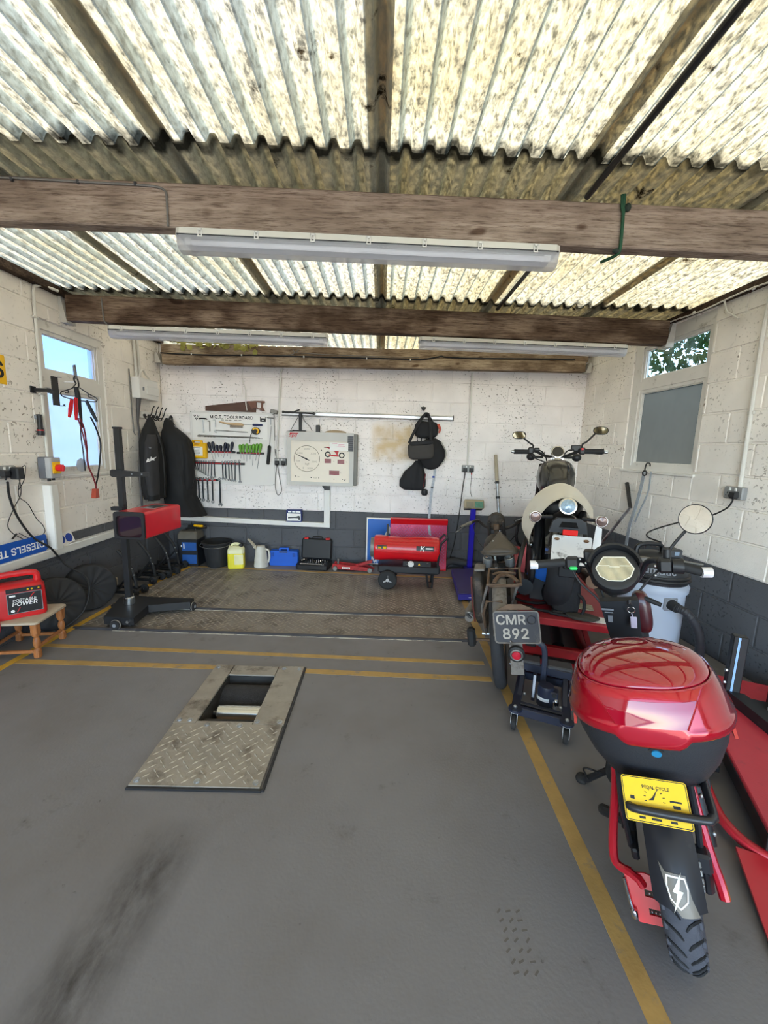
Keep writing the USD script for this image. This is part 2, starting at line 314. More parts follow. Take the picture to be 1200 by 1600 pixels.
def timber(name, dark, mid, light, bands=1.0):
    n = {'tc': ('texture_coordinate', {}), 'mp': ('mapping', {'scale': (1.2, 9.0, 16.0)}), 'n1': ('noise_texture', {'scale': 2.6, 'detail': 8.0, 'roughness': .66, 'distortion': .7}),
         'r1': ('rgb_ramp', {'ramp': [(.30, lin(dark)), (.48, lin(mid)), (.70, lin(light))]}), 'mq': ('mapping', {'scale': (1.6, 2.0, 3.5)}), 'n2': ('noise_texture', {'scale': 1.7, 'detail': 5.0}), 'r2': ('rgb_ramp', {'ramp': [(.42, (.34, .28, .24)), (.60, (1, 1, 1))]}),
         'm': ('mix_color', {'blend_type': 'multiply', 'fac': bands}), 'ms': ('mapping', {'scale': (9.0, 60.0, 110.0)}), 'n3': ('noise_texture', {'scale': 1.0, 'detail': 5.0, 'roughness': .7}), 'r3': ('rgb_ramp', {'ramp': [(.36, (.48, .42, .38)), (.50, (1, 1, 1)), (.70, (1.12, 1.1, 1.08))]}),
         'mz': ('mapping', {'scale': (1.0, 1.0, 2.2)}), 'v': ('noise_texture', {'scale': 3.4, 'detail': 1.0}), 'vr': ('rgb_ramp', {'ramp': [(.735, (1, 1, 1)), (.775, (.30, .22, .17))]}),
         'm2': ('mix_color', {'blend_type': 'multiply', 'fac': .9}), 'm3': ('mix_color', {'blend_type': 'multiply', 'fac': .9}), 'b': ('bump', {'strength': .7, 'distance': .005}), 'p': ('principled_bsdf', {'roughness': .8, 'specular_ior_level': .25})}
    l = [('tc.object', 'mp.vector'), ('mp.vector', 'n1.vector'), ('n1.fac', 'r1.fac'), ('tc.object', 'mq.vector'), ('mq.vector', 'n2.vector'), ('n2.fac', 'r2.fac'), ('r1.color', 'm.a'), ('r2.color', 'm.b'), ('m.result', 'm2.a'), ('tc.object', 'ms.vector'), ('ms.vector', 'n3.vector'), ('n3.fac', 'r3.fac'), ('r3.color', 'm2.b'),
         ('tc.object', 'mz.vector'), ('mz.vector', 'v.vector'), ('v.fac', 'vr.fac'), ('m2.result', 'm3.a'), ('vr.color', 'm3.b'), ('m3.result', 'p.base_color'), ('n3.fac', 'b.height'), ('b.normal', 'p.normal')]
    return nodes_mat(name, n, l)
BEAM1 = timber('grey_brown_beam_timber', '75665a', '9b897b', 'ad9c8e', .5)
BEAM2 = timber('dark_stained_beam_timber', '55423a', '84705f', '9c8876', .95)
BEAM3 = timber('pale_beam_timber', '8a7560', 'ad9a82', 'c2af98', .8)
DARKWOOD = timber('black_brown_timber', '2a1f18', '44352a', '5a4a3c', .5)

PVC = mat('white_plastic', 'dcdad6', .4, var=.04, sc=4)
PVCG = mat('aged_white_plastic', 'cfccc4', .45, var=.06, sc=5)
UPVC = mat('window_frame_white', 'd6d2cb', .38, var=.06, sc=5, dirt='9d968a', damt=.34, dsc=9)
BLACKP = mat('black_plastic', '1b1b1d', .42, var=.15)
BLACKR = mat('black_rubber', '19191a', .75, var=.2, sc=14, bump=.3)
BLACKM = mat('black_painted_metal', '161618', .45, var=.2, sc=10, dirt='3a3733', damt=.3, dsc=18)
CHROME = mat('chrome', 'd9dade', .12, 1.0, var=.03)
STEEL = mat('bright_steel', 'b9bbbd', .32, 1.0, var=.08, rvar=.08)
DULL = mat('dull_steel', '84827e', .5, .85, var=.15, dirt='54483c', damt=.36, dsc=10)
ALU = mat('brushed_aluminium', 'cfd0d3', .36, .9, var=.05, stretch=(1, 30, 30))
RED = mat('red_gloss_paint', 'c8101c', .28, coat=.4, var=.07)
REDW = mat('worn_red_paint', 'a81a1d', .45, var=.15, dirt='5d1514', damt=.38, dsc=6)
REDP = mat('red_plastic', 'c41d20', .4, var=.06)
BLUEP = mat('blue_plastic', '0d57c0', .42, var=.06)
YELP = mat('yellow_plastic', 'eab40c', .42, var=.04)
GREYPL = mat('grey_plastic', '7d7f84', .45, var=.05)
DGREY = mat('dark_grey_plastic', '3b3c3f', .5, var=.08)
INK = mat('black_print', '141416', .6, var=0)
PAPER = mat('white_paper', 'e6e4e0', .7, var=.03)
WHITEINK = mat('white_print', 'eceaea', .55, var=0)
REDINK = mat('red_print', 'b81c22', .55, var=0)
BLUEINK = mat('blue_print', '1c3f9a', .55, var=0)
GREYINK = mat('grey_print', '8a857c', .6, var=0)
CABLE = mat('black_cable', '151516', .5, var=.05)
CABLEG = mat('grey_cable', '6f6c68', .5, var=.05)
CABLEW = mat('white_cable', 'd4d0c8', .5, var=.05)

# ---------------------------------------------------------------- the setting: walls of blocks
BX, BZ, JT = .45, .225, .008
def wall(name, o, ang, length, height, phase, s0, hole=None, white=None, top_step=None):
    """Wall from o along (cos, sin) of ang; its inner face looks to the right of that direction when inward = -1."""

    x = UsdGeom.Xform.Define(stage, '/World/' + name); x.AddTranslateOp().Set(Gf.Vec3d(*o)); x.AddRotateZOp().Set(ang)
    tag(x, None, None, None, 'structure')
    sheet = sbox(s0, 0, s0 + length, height)
    hp = sbox(*hole) if hole is not None else None
    if hp is not None: sheet = sheet.difference(hp)
    # local frame: x along the wall, +y outwards (away from the room), z up
    part('mortar_bed', G().prism(sheet.intersection(sbox(s0, .675, s0 + length, height)), .14, (0, .006, 0), (1, 0, 0), (0, 0, 1), (0, 1, 0)), white, x, smooth=False)
    part('mortar_bed', G().prism(sheet.intersection(sbox(s0, 0, s0 + length, .675)), .14, (0, .006, 0), (1, 0, 0), (0, 0, 1), (0, 1, 0)), GREYP, x, smooth=False)
    r = np.random.default_rng(len(name) + 3)
    k = 0
    while k * BZ < height - .02:
        z0, z1 = k * BZ + JT / 2, min((k + 1) * BZ, height) - JT / 2
        ph = phase + (BX / 2 if k % 2 else 0)
        a = math.floor((s0 - ph) / BX) * BX + ph
        while a < s0 + length:
            xa, xb = max(a + JT / 2, s0), min(a + BX - JT / 2, s0 + length)
            a += BX
            if xb - xa < .03: continue
            cells = [(xa, z0, xb, z1)]
            if hp is not None and sbox(*cells[0]).intersects(hp):
                h0, v0, h1, v1 = hole; cells = []
                if xa < h0: cells.append((xa, z0, min(xb, h0), z1))
                if xb > h1: cells.append((max(xa, h1), z0, xb, z1))
                xc, xd = max(xa, h0), min(xb, h1)
                if xd - xc > .01:
                    if z0 < v0: cells.append((xc, z0, xd, min(z1, v0)))
                    if z1 > v1: cells.append((xc, max(z0, v1), xd, z1))
            for (p, q, u, v) in cells:
                if u - p < .012 or v - q < .012: continue
                d = r.normal(0, .0009); b = .006
                front = A([[p + b, d, q + b], [u - b, d, q + b], [u - b, d, v - b], [p + b, d, v - b]])
                back = A([[p, .008, q], [u, .008, q], [u, .008, v], [p, .008, v]])
                V = np.vstack([front, back])
                Fq = A([[0, 1, 2, 3], [0, 4, 5, 1], [1, 5, 6, 2], [2, 6, 7, 3], [3, 7, 4, 0]])
                part('block', (V, Fq), GREYP if (q + v) / 2 < .675 else white, x, smooth=False)
        k += 1
    return x
LW, BW = -2.64, 4.975
RANG = 90 + 2.37
wall('wall_left', (LW, 0, 0), 90, 7.1, 2.60, .22, -2.05, (3.235, 1.165, 3.985, 2.37), WHITE)
def rw(s, off=0.0, z=0.0):
    """Point on the right wall: s along it, off into the room."""
    d, nrm = A([-math.sin(rad(2.37)), math.cos(rad(2.37)), 0]), A([-math.cos(rad(2.37)), -math.sin(rad(2.37)), 0])
    return A([2.62, 0, z]) + s * d + off * nrm
RS, RN = rw(1) - rw(0), rw(0, 1) - rw(0, 0)
# the right wall's local x runs towards the door so that its +y points out of the room
wall('wall_right', tuple(rw(0)), 180 + RANG, 7.1, 2.62, -2.735, -5.02, (-4.12, 1.335, -3.215, 2.585), WHITE)
wall('wall_front', (0, -2.02, 0), 180, 5.5, 2.60, .1, -2.75, (-2.3, 0, 2.3, 2.45), WHITE)
wall('wall_back', (0, BW, 0), 0, 5.1, 2.60, -.09, -2.64, None, WHITEB)

# ---------------------------------------------------------------- the setting: floor with the tester pit, ground outside
def struct(name, kind='structure'):
    x = UsdGeom.Xform.Define(stage, numbered('/World', name)); return tag(x, None, None, None, kind)
flo = struct('floor')
room = Polygon([(-2.78, -2.02), (2.84, -2.02), (2.56, 5.12), (-2.78, 5.12)])
pit = sbox(-.945, 1.90, -.625, 2.42)
plates_hole = Polygon([(-2.385, 2.985), (.79, 2.935), (.905, 4.485), (-2.30, 4.665)])
part('slab', G().prism(room.difference(pit).difference(plates_hole), .12, (0, 0, -.12)), FLOORM, flo, smooth=False)
CHEQ = mat('worn_chequer_plate', '867c71', .5, .35, var=.2, sc=5, dirt='675d53', damt=.42, dsc=4, bump=.3, bsc=40)
CHEQL = mat('chequer_plate_lug', '978d80', .42, .4, var=.2, sc=6)
SLOT = mat('dark_rubber_strip', '3c3b40', .6, var=.2, sc=8, bump=.3)
def lugs(poly, step, ln, wd, hh, z, skew=0.0):
    """Raised tread lozenges on a plate, alternating in direction."""
    g = G(); x0, y0, x1, y1 = poly.bounds; i = 0; inner = poly.buffer(-ln * .6)
    V = A([[-ln / 2, 0, 0], [0, -wd / 2, 0], [ln / 2, 0, 0], [0, wd / 2, 0], [-ln * .2, 0, hh], [ln * .2, 0, hh]])
    Fc = A([[0, 1, 4], [1, 5, 4], [1, 2, 5], [2, 3, 5], [3, 4, 5], [3, 0, 4]])
    y = y0
    while y < y1:
        x = x0 + (i % 2) * step / 2
        j = 0
        while x < x1:
            if inner.contains(Point(x, y)):
                a = skew + (45 if (i + j) % 2 else -45)
                g.add(V @ rot(0, 0, a).T + A([x, y, z]), Fc)
            x += step; j += 1
        y += step / 2; i += 1
    return g
for poly in (Polygon([(-2.375, 3.035), (.785, 2.985), (.82, 3.385), (-2.36, 3.43)]), Polygon([(-2.355, 3.485), (.825, 3.44), (.895, 4.475), (-2.305, 4.655)])):
    part('floor_plate', G().prism(poly, .01, (0, 0, -.012)), CHEQ, flo, smooth=False)
    part('tread', lugs(poly, .060, .042, .012, .0035, -.002, 8), CHEQL, flo, kind='stuff')
part('plate_seat', G().prism(plates_hole.buffer(.02), .03, (0, 0, -.06)), SLOT, flo, smooth=False)
for (a, b) in (((-2.375, 3.457), (.82, 3.412)), ((-2.38, 3.01), (.79, 2.96))):
    a, b = A([*a, -.006]), A([*b, -.006])
    part('slot_strip', G().cyl(a, b, .018, n=8), SLOT, flo)
    part('slot_lip', G().box((a + b) / 2 + A([.1, -.028, .0065]), (abs(b[0] - a[0]) * .86, .008, .004), .001, rot(0, 0, -.8)), mat('worn_white_strip', 'bdb6a6', .6, var=.2, dirt='77716a', damt=.45, dsc=14), flo)
for pts, w, m in (([(-2.405, .5), (-2.402, 2.41), (-2.355, 4.04), (-2.25, 4.70)], .052, YELLOW_FRESH), ([(-2.25, 4.70), (.955, 4.515)], .05, YELLOW_LINE), ([(.955, 4.515), (.862, 3.787), (.764, .60)], .062, YELLOW_LINE),
                  ([(-2.37, 2.725), (-1.06, 2.685), (.76, 2.628)], .045, YELLOW_LINE), ([(-2.37, 2.505), (-1.06, 2.49)], .055, YELLOW_LINE), ([(-.468, 2.472), (.76, 2.428)], .055, YELLOW_LINE)):
    part('painted_line', G().prism(LineString(pts).buffer(w / 2, cap_style=2, join_style=2), .0012, (0, 0, 0)), m, flo, smooth=False)
g = G(); rr3 = np.random.default_rng(9)
for i in range(7):
    for j in range(3):
        x, y = .425 + .030 * j + rr3.uniform(-.004, .004), .93 + .026 * i
        g.prism(affinity.rotate(sbox(x - .010, y - .003, x + .008, y + .003), 25 + rr3.uniform(-20, 20)), .0008, (0, 0, 0))
part('tyre_print', g, mat('tyre_print_dirt', '625c56', .8, var=.1), flo, smooth=False, kind='stuff')
gm = mat('outside_concrete', '9c9991', .8, var=.1, sc=2)
g = G().prism(Polygon([(-40, -40), (40, -40), (40, 40), (-40, 40)]).difference(Polygon([(-2.7, -2.01), (2.72, -2.01), (2.45, 5.08), (-2.7, 5.08)])), .1, (0, 0, -.16))
solo('ground', g, gm, 'pale concrete yard outside the workshop', 'ground', smooth=False, kind='structure')

# ---------------------------------------------------------------- the setting: roof of corrugated sheets
def roof_z(y): return 2.682 - .0125 * y
cei = struct('ceiling')
PITCHX, COVER = .0975, .8775
prof = A([(0, 0), (.16, 0), (.26, .05), (.40, .90), (.46, 1), (.60, 1), (.66, .90), (.80, .05), (.90, 0)])
def sheet(x0, n, y0, y1, lift, ny, seed):
    r = np.random.default_rng(seed)
    xs, zs = [], []
    for k in range(n):
        for (u, w) in prof: xs.append(x0 + (k + u) * PITCHX); zs.append(.034 * w)
    xs, zs = A(xs), A(zs); ys = np.linspace(y0, y1, ny)
    V = []
    w1, w2 = r.uniform(0, 6), r.normal(0, .0012)
    for y in ys:
        V.append(np.stack([xs + .002 * math.sin(y * 1.7 + w1), np.full_like(xs, y), roof_z(y) + lift + zs * (1 + w2 * 10) + .0015 * np.sin(xs * 5 + y * 2 + w1)], 1))
    m = len(xs); Fq = []
    for i in range(ny - 1):
        for j in range(m - 1): Fq.append([i * m + j, i * m + j + 1, (i + 1) * m + j + 1, (i + 1) * m + j])
    return np.vstack(V), A(Fq)
XS = [-.085 + COVER * k for k in range(-3, 3)]
for ri_, (y0, y1, lf, ny) in enumerate(((-2.15, 2.20, .012, 14), (1.865, 3.78, .006, 9), (3.455, 5.16, 0.0, 8))):
    for ci, x0 in enumerate(XS):
        yy = y0 + (.02 * math.sin(ci * 2.1) if ri_ else 0)
        nn = 10 if ci < len(XS) - 1 else 9
        part('roof_sheet', sheet(x0, nn, yy, y1, lf + .0028 * (ci % 2), ny, ci + 10 * ri_), SHEETS[0 if ci < 3 else 1], cei, smooth=40)

# timber wall plates along the tops of the walls
part('timber', G().box((LW + .005, 1.5, 2.63), (.09, 7.0, .06), .004), DARKWOOD, struct('trim_1'))
p0, p1 = rw(-2.0, -.02, 2.628), rw(4.98, -.02, 2.628)
part('timber', G().box((p0 + p1) / 2, (.09, 6.98, .06), .004, rot(0, 0, 2.37)), DARKWOOD, struct('trim_2'))

# ---------------------------------------------------------------- roof beams
def beam(p0, p1, thick, hgt, m, label, sag=0.0):
    """p0, p1: front lower corners of the two ends."""
    p0, p1 = A(p0, float), A(p1, float); L = np.linalg.norm(p1 - p0); ex = (p1 - p0) / L
    yaw, tilt = math.degrees(math.atan2(ex[1], ex[0])), math.degrees(math.asin(ex[2]))
    t = thing('roof_beam', label, 'beam', tuple((p0 + p1) / 2), 0)
    R = rot(0, -tilt, yaw)
    rings = []; r = np.random.default_rng(int(L * 100))
    for u in np.linspace(-L / 2, L / 2, 25):
        b = .006; y0, y1, z0, z1 = r.normal(0, .0012), thick, r.normal(0, .0012), hgt
        rings.append(A([[u, y0 + b, z0], [u, y1 - b, z0], [u, y1, z0 + b], [u, y1, z1 - b], [u, y1 - b, z1], [u, y0 + b, z1], [u, y0, z1 - b], [u, y0, z0 + b]]) @ R.T)
    part('timber', G().loft(rings), m, t, smooth=25)
    return t, R
b1, b1R = beam((-2.62, 2.07, 2.465), (2.52, 2.07, 2.425), .075, .190, BEAM1, 'wide grey-brown roof beam nearest the viewer, clear under the near sheets')
b2, b2R = beam((-2.59, 3.50, 2.418), (2.43, 3.635, 2.418), .075, .200, BEAM2, 'dark-stained middle roof beam between the two windows')
b3, b3R = beam((-2.545, 4.855, 2.352), (2.33, 4.855, 2.412), .10, .115, BEAM3, 'pale lower roof beam along the top of the back wall')
solo('timber_ledge', G().box((-.10, 4.915, 2.545), (4.92, .10, .105), .004, rot(0, -.7, 0)), BEAM3, 'pale timber ledge resting on the beam along the back wall', 'beam')
for (x, y, z, s, lab) in ((-2.605, 3.515, 2.50, 1, 'grey mortar wedge packing the left end of the middle beam'), (2.435, 3.655, 2.50, -1, 'grey mortar wedge packing the right end of the middle beam'),
                          (-2.585, 4.88, 2.42, 1, 'small mortar wedge at the left end of the back beam'), (2.36, 4.88, 2.46, -1, 'small mortar wedge at the right end of the back beam')):
    hh = .2 if y < 4 else .11
    g = G().hull([[x - s * .045, y + dy, z + dz] for dy in (-.025, .08) for dz in (-hh / 2, hh / 2)] + [[x + s * .02, y + dy, z - hh / 2] for dy in (-.02, .08)] + [[x - s * .02, y + dy, z + hh / 2] for dy in (-.02, .08)])
    solo('mortar_wedge', g, mat('grey_mortar', 'bdb8b0', .8, var=.1, sc=14, bump=.4), lab, 'mortar', smooth=20)

# ---------------------------------------------------------------- windows
def glass(name, tint, frost, dirt):
    n = {'tr': ('transparent_bsdf', {'color': tint}), 'tl': ('translucent_bsdf', {'color': tint}), 'gl': ('glossy_bsdf', {'roughness': .05, 'color': (1, 1, 1)}), 'lw': ('layer_weight', {'blend': .5}), 'pw': ('math', {'math_type': 'power', 'value2': 4.0}), 'f': ('math', {'math_type': 'multiply_add', 'value2': .55, 'value3': .04}),
         'g': ('geometry', {}), 'mp': ('mapping', {'scale': (2.2, 2.2, 1.2)}), 'n': ('noise_texture', {'scale': 1.0, 'detail': 6.0, 'roughness': .7}), 'r': ('map_range', {'from_min': .42, 'from_max': .75, 'to_min': frost, 'to_max': min(frost + dirt, 1.0), 'clamp': True}),
         'm': ('mix_closure', {}), 'm2': ('mix_closure', {})}
    l = [('g.position', 'mp.vector'), ('mp.vector', 'n.vector'), ('n.fac', 'r.value'), ('r.result', 'm.fac'), ('tr.BSDF', 'm.closure1'), ('tl.BSDF', 'm.closure2'), ('lw.facing', 'pw.value1'), ('pw.value', 'f.value1'), ('f.value', 'm2.fac'), ('m.closure', 'm2.closure1'), ('gl.BSDF', 'm2.closure2')]
    return nodes_mat(name, n, l, 'm2.closure')
def window(name, o, ang, x0, x1, z0, z1, panes, frame_w, gl):
    """Frame in a wall: local x along the wall, +y outwards."""
    t = UsdGeom.Xform.Define(stage, '/World/' + name); t.AddTranslateOp().Set(Gf.Vec3d(*o)); t.AddRotateZOp().Set(ang); tag(t, None, None, None, 'structure')
    fr = sbox(x0, z0, x1, z1)
    for (a, b, c, d) in panes: fr = fr.difference(sbox(a - .028, b - .028, c + .028, d + .028))
    part('frame', G().prism(fr, .06, (0, .012, 0), (1, 0, 0), (0, 0, 1), (0, 1, 0)), UPVC, t, smooth=False)
    for i, (a, b, c, d) in enumerate(panes):
        s = part('sash', G().prism(sbox(a - .03, b - .03, c + .03, d + .03).difference(sbox(a, b, c, d)), .04, (0, .022, 0), (1, 0, 0), (0, 0, 1), (0, 1, 0)), UPVC, t, smooth=False)
        bead = sbox(a, b, c, d).difference(sbox(a + .008, b + .008, c - .008, d - .008))
        part('bead', G().prism(bead, .012, (0, .034, 0), (1, 0, 0), (0, 0, 1), (0, 1, 0)), UPVC, s, smooth=False)
        part('pane', G().box(((a + c) / 2, .05, (b + d) / 2), (c - a, .004, d - b)), gl[i], t, smooth=False)
    part('sill', G().box(((x0 + x1) / 2, .03, z0 - .012), (x1 - x0 + .04, .09, .026), .006), UPVC, t)
    return t
GL1 = glass('clear_hazy_glass', (.62, .68, .70), .0, .02)
GL2 = glass('frosted_grey_glass', (.155, .165, .16), .70, .25)
GL3 = glass('frosted_pale_glass', (.50, .56, .66), .86, .12)
GL4 = glass('hazy_blue_glass', (.42, .52, .74), .30, .05)
window('window_1', (LW, 0, 0), 90, 3.235, 3.985, 1.165, 2.37, [(3.325, 2.005, 3.895, 2.272), (3.325, 1.225, 3.895, 1.835)], .04, [GL4, GL3])
window('window_2', tuple(rw(0)), 180 + RANG, -4.12, -3.215, 1.335, 2.585, [(-3.985, 2.195, -3.275, 2.452), (-3.985, 1.405, -3.275, 2.06)], .04, [GL1, GL2])
# beyond the windows: a leafy tree and a dark fence on the right, an open hedge low on the left
def tree(name, label, c, rx, rz, n, leaf, col, seed, hgt):
    r = np.random.default_rng(seed); t = thing(name, label, 'tree', (c[0], c[1], -.06))
    part('trunk', G().tube([(0, 0, 0), (.05, .04, hgt * .35), (-.05, .02, hgt * .8)], [.16, .12, .05], n=10, k=5), mat('bark', '4a3b2d', .9, bump=.6, bsc=20), t)
    g = G()
    lf = A([[0, 0, 0], [.5, .28, .05], [1, 0, 0], [.5, -.28, .05]])
    for i in range(n):
        d = r.normal(size=3); d /= np.linalg.norm(d); rr = r.uniform(.35, 1) ** .5
        p = A([0, 0, hgt]) + d * rr * A([rx, rx, rz]) * (1 + .25 * math.sin(d[0] * 5 + d[2] * 4))
        g.add(lf * leaf * r.uniform(.7, 1.3) @ rot(*r.uniform(0, 360, 3)).T + p, A([[0, 1, 2, 3]]))
    n_ = {'d': ('diffuse_bsdf', {'color': lin(col)}), 't': ('translucent_bsdf', {'color': tuple(A(lin(col)) * A([1.0, 1.2, .7]))}), 'm': ('mix_closure', {'fac': .2})}
    lm = _mats.get(col) or nodes_mat('leaf_' + col, n_, [('d.BSDF', 'm.closure1'), ('t.BSDF', 'm.closure2')], 'm.closure')
    part('foliage', g, lm, t, smooth=False, kind='stuff')
    return t
tree('tree', 'leafy green tree seen through the upper right window', (5.6, 8.6, 0), 1.7, 1.25, 2300, .15, '2b3d24', 3, 3.3)
fc = struct('boundary_fence'); tag(fc, 'dark boundary fence behind the lower pane of the right window', 'fence')
for k in range(24): part('board', G().box((3.75, 1.2 + k * .26, .95), (.03, .25, 2.2), .004), mat('dark_fence_board', '3b3a35', .85, sc=3, bump=.3), fc)

# ---------------------------------------------------------------- fluorescent battens
TUBEG = None
n_ = {'tr': ('transparent_bsdf', {'color': (.93, .93, .95)}), 'tl': ('translucent_bsdf', {'color': (.86, .86, .90)}), 'df': ('diffuse_bsdf', {'color': (.70, .70, .74)}), 'a': ('mix_closure', {'fac': .5}), 'b': ('mix_closure', {'fac': .62}),
      'gl': ('glossy_bsdf', {'roughness': .12}), 'lw': ('layer_weight', {'blend': .5}), 'pw': ('math', {'math_type': 'power', 'value2': 4.0}), 'f': ('math', {'math_type': 'multiply_add', 'value2': .5, 'value3': .04}), 'm': ('mix_closure', {})}
DIFFUSER = nodes_mat('ribbed_clear_diffuser', n_, [('tl.BSDF', 'a.closure1'), ('df.BSDF', 'a.closure2'), ('tr.BSDF', 'b.closure1'), ('a.closure', 'b.closure2'), ('lw.facing', 'pw.value1'), ('pw.value', 'f.value1'), ('f.value', 'm.fac'), ('b.closure', 'm.closure1'), ('gl.BSDF', 'm.closure2')], 'm.closure')
LAMPW = mat('fluorescent_tube_glass', 'e8e8ea', .25, var=.01)
def batten(p, L, label, yaw=0, tilt=0):
    """Weatherproof twin batten hung under a beam; p: the middle of its top."""
    R = rot(0, -tilt, yaw)
    t = thing('fluorescent_light', label, 'light', p, 0, 'fluorescent battens under the beams')
    X = lambda g: g.xf(R)
    w = .115
    rings = []
    for u, s in ((-L / 2, .75), (-L / 2 + .02, 1), (L / 2 - .02, 1), (L / 2, .75)):
        rings.append(A([[u, -w / 2 * s, -.036], [u, w / 2 * s, -.036], [u, w / 2 * s * .86, -.004], [u, w / 2 * s * .7, 0], [u, -w / 2 * s * .7, 0], [u, -w / 2 * s * .86, -.004]]))
    part('base_tray', X(G().loft(rings)), PVCG, t, smooth=25)
    rings = []
    for u, s in ((-L / 2 + .004, .80), (-L / 2 + .022, .97), (L / 2 - .022, .97), (L / 2 - .004, .80)):
        prof2 = [(-.5, -.037), (-.5, -.052), (-.42, -.080), (-.24, -.094), (.24, -.094), (.42, -.080), (.5, -.052), (.5, -.037)]
        rings.append(A([[u, a * w * s, b] for a, b in prof2]))
    part('diffuser', X(G().loft(rings)), DIFFUSER, t, smooth=25)
    for s in (-1, 1): part('lamp_tube', X(G().cyl((-L / 2 + .07, s * .026, -.060), (L / 2 - .07, s * .026, -.060), .012, n=10)), LAMPW, t)
    for s in (-1, 1): part('lamp_holder', X(G().box((s * (L / 2 - .055), 0, -.060), (.03, .09, .03), .004)), PVC, t)
    part('gasket', X(G().box((0, 0, -.0365), (L - .02, w + .002, .005), .001)), DGREY, t)
    for k in range(7):
        u = -L / 2 + .12 + k * (L - .24) / 6
        for s in (-1, 1):
            c = G()
            for du in (-.008, .008): c.box((u + du, s * (w / 2 + .002), -.030), (.005, .006, .036), .001)
            c.box((u, s * (w / 2 + .002), -.016), (.022, .006, .008), .001).box((u, s * (w / 2 + .002), -.045), (.022, .007, .006), .001)
            part('clip', X(c), PVC, t)
    return t
batten((-.087, 2.105, 2.446), 1.80, 'long fluorescent light under the nearest beam', 0, -.6)
batten((-1.38, 3.585, 2.400), 1.80, 'fluorescent light under the left half of the middle beam', 1.4)
batten((1.19, 3.655, 2.412), 1.80, 'fluorescent light under the right half of the middle beam', 1.4)

# ---------------------------------------------------------------- roller brake tester in the floor
EX, EY, EZ = A([1., 0, 0]), A([0, 1., 0]), A([0, 0, 1.])
TP = mat('worn_tread_plate', '9a9184', .45, .35, var=.16, sc=9, dirt='6b6156', damt=.40, dsc=7, bump=.3, bsc=60)
TPL = mat('tread_lug_metal', 'aaa294', .38, .4, var=.15)
t = thing('roller_brake_tester', 'steel roller brake tester plate let into the floor, silver roller in its opening', 'brake tester', (0, 0, 0))
front = Polygon([(-1.042, 1.53), (-.482, 1.53), (-.4785, 1.925), (-.64, 1.925), (-.64, 1.945), (-.935, 1.945), (-.935, 1.925), (-1.048, 1.925)])
pl = part('front_plate', G().prism(front, .012, (0, 0, .001)), TP, t, smooth=False)
part('tread', lugs(front, .052, .034, .010, .003, .013, 0), TPL, pl, kind='stuff')
for xa, xb in ((-1.055, -.937), (-.638, -.4735)):
    part('side_plate', G().box(((xa + xb) / 2, 2.217, .007), (xb - xa, .575, .012), .002), TP, t)
part('rear_plate', G().box((-.7875, 2.447, .006), (.292, .105, .010), .002), TP, t)
for (x, y) in ((-1.02, 1.555), (-.76, 1.555), (-.505, 1.555), (-.87, 1.915), (-.70, 1.915), (-1.03, 1.95), (-.975, 1.95), (-.62, 1.95), (-.50, 1.95), (-1.03, 2.47), (-.60, 2.47), (-.50, 2.47)):
    part('bolt', G().cyl((x, y, .012), (x, y, .020), .011, n=6).cyl((x, y, .012), (x, y, .0145), .015, n=12), STEEL, t)
part('frame_edge', G().box((-.466, 2.01, .004), (.012, .98, .010), .001).box((-.76, 1.522, .004), (.575, .012, .010), .001), BLACKM, t)
w = mat('pit_wall_steel', '3a3631', .7, .2, var=.25, bump=.3)
g = G()
for c, s in (((-.94, 2.16, -.15), (.008, .52, .28)), ((-.63, 2.16, -.15), (.008, .52, .28)), ((-.785, 1.905, -.15), (.32, .008, .28)), ((-.785, 2.415, -.15), (.32, .008, .28)), ((-.785, 2.16, -.29), (.33, .53, .01))): g.box(c, s)
part('pit_liner', g, w, t, smooth=False)
GRIT = mat('gritted_roller', '2f2d2d', .85, var=.3, sc=40, bump=.8, bsc=180)
for y in (2.315, 1.985): part('grit_roller', G().lathe([(.02, -.155), (.088, -.15), (.09, -.14), (.09, .14), (.088, .15), (.02, .155)], (-.785, y, -.115), EX, n=32), GRIT, t)
part('sensor_roller', G().lathe([(.012, -.15), (.012, -.125), (.040, -.123), (.042, -.118), (.042, .118), (.040, .123), (.012, .125), (.012, .15)], (-.785, 2.15, -.085), EX, n=24), mat('polished_roller', 'd6d3c8', .22, .9, var=.04), t)
part('sensor_flap', G().box((-.785, 2.075, -.10), (.24, .07, .006), .001, rot(-25)), mat('rusty_plate', '7c5f45', .7, .3, var=.2, bump=.3), t)

# ---------------------------------------------------------------- back wall: tools board
def bw(x, z, off=0.0): return A([x, BW - off, z])
t = thing('tool_board', 'large off-white painted tool board on the back wall', 'board', (-1.80, BW - .001, 1.41))
part('panel', G().box((0, -.007, 0), (1.01, .012, .87), .002), mat('board_white', 'd9d6d2', .5, var=.02, sc=3), t)
for x in (-.49, .49):
    for z in (-.42, .42): part('screw', G().cyl((x, -.013, z), (x, -.016, z), .006, n=8), DULL, t)
t = thing('tool_poster', 'white printed sign at the top of the tool board reading M.O.T. TOOLS BOARD', 'sign', (-1.826, BW - .0135, 1.668))
part('sheet', G().box((0, -.002, 0), (.90, .004, .295), .001), PAPER, t)
part('heading', G().text('M.O.T. TOOLS BOARD', .036, (.02, -.0042, .112), EX, EZ, .0006, True), INK, t)
g = G()
for u in (-.11, -.06, -.02, .05, .1): g.box((.02 + u, -.0045, .078), (.035, .0006, .008))
for u0 in (-.30, -.02, .27):
    for k in range(4): g.box((u0 + k * .035, -.0045, -.128), (.028, .0006, .006))
part('small_print', g, GREYINK, t, smooth=False)
g = G()
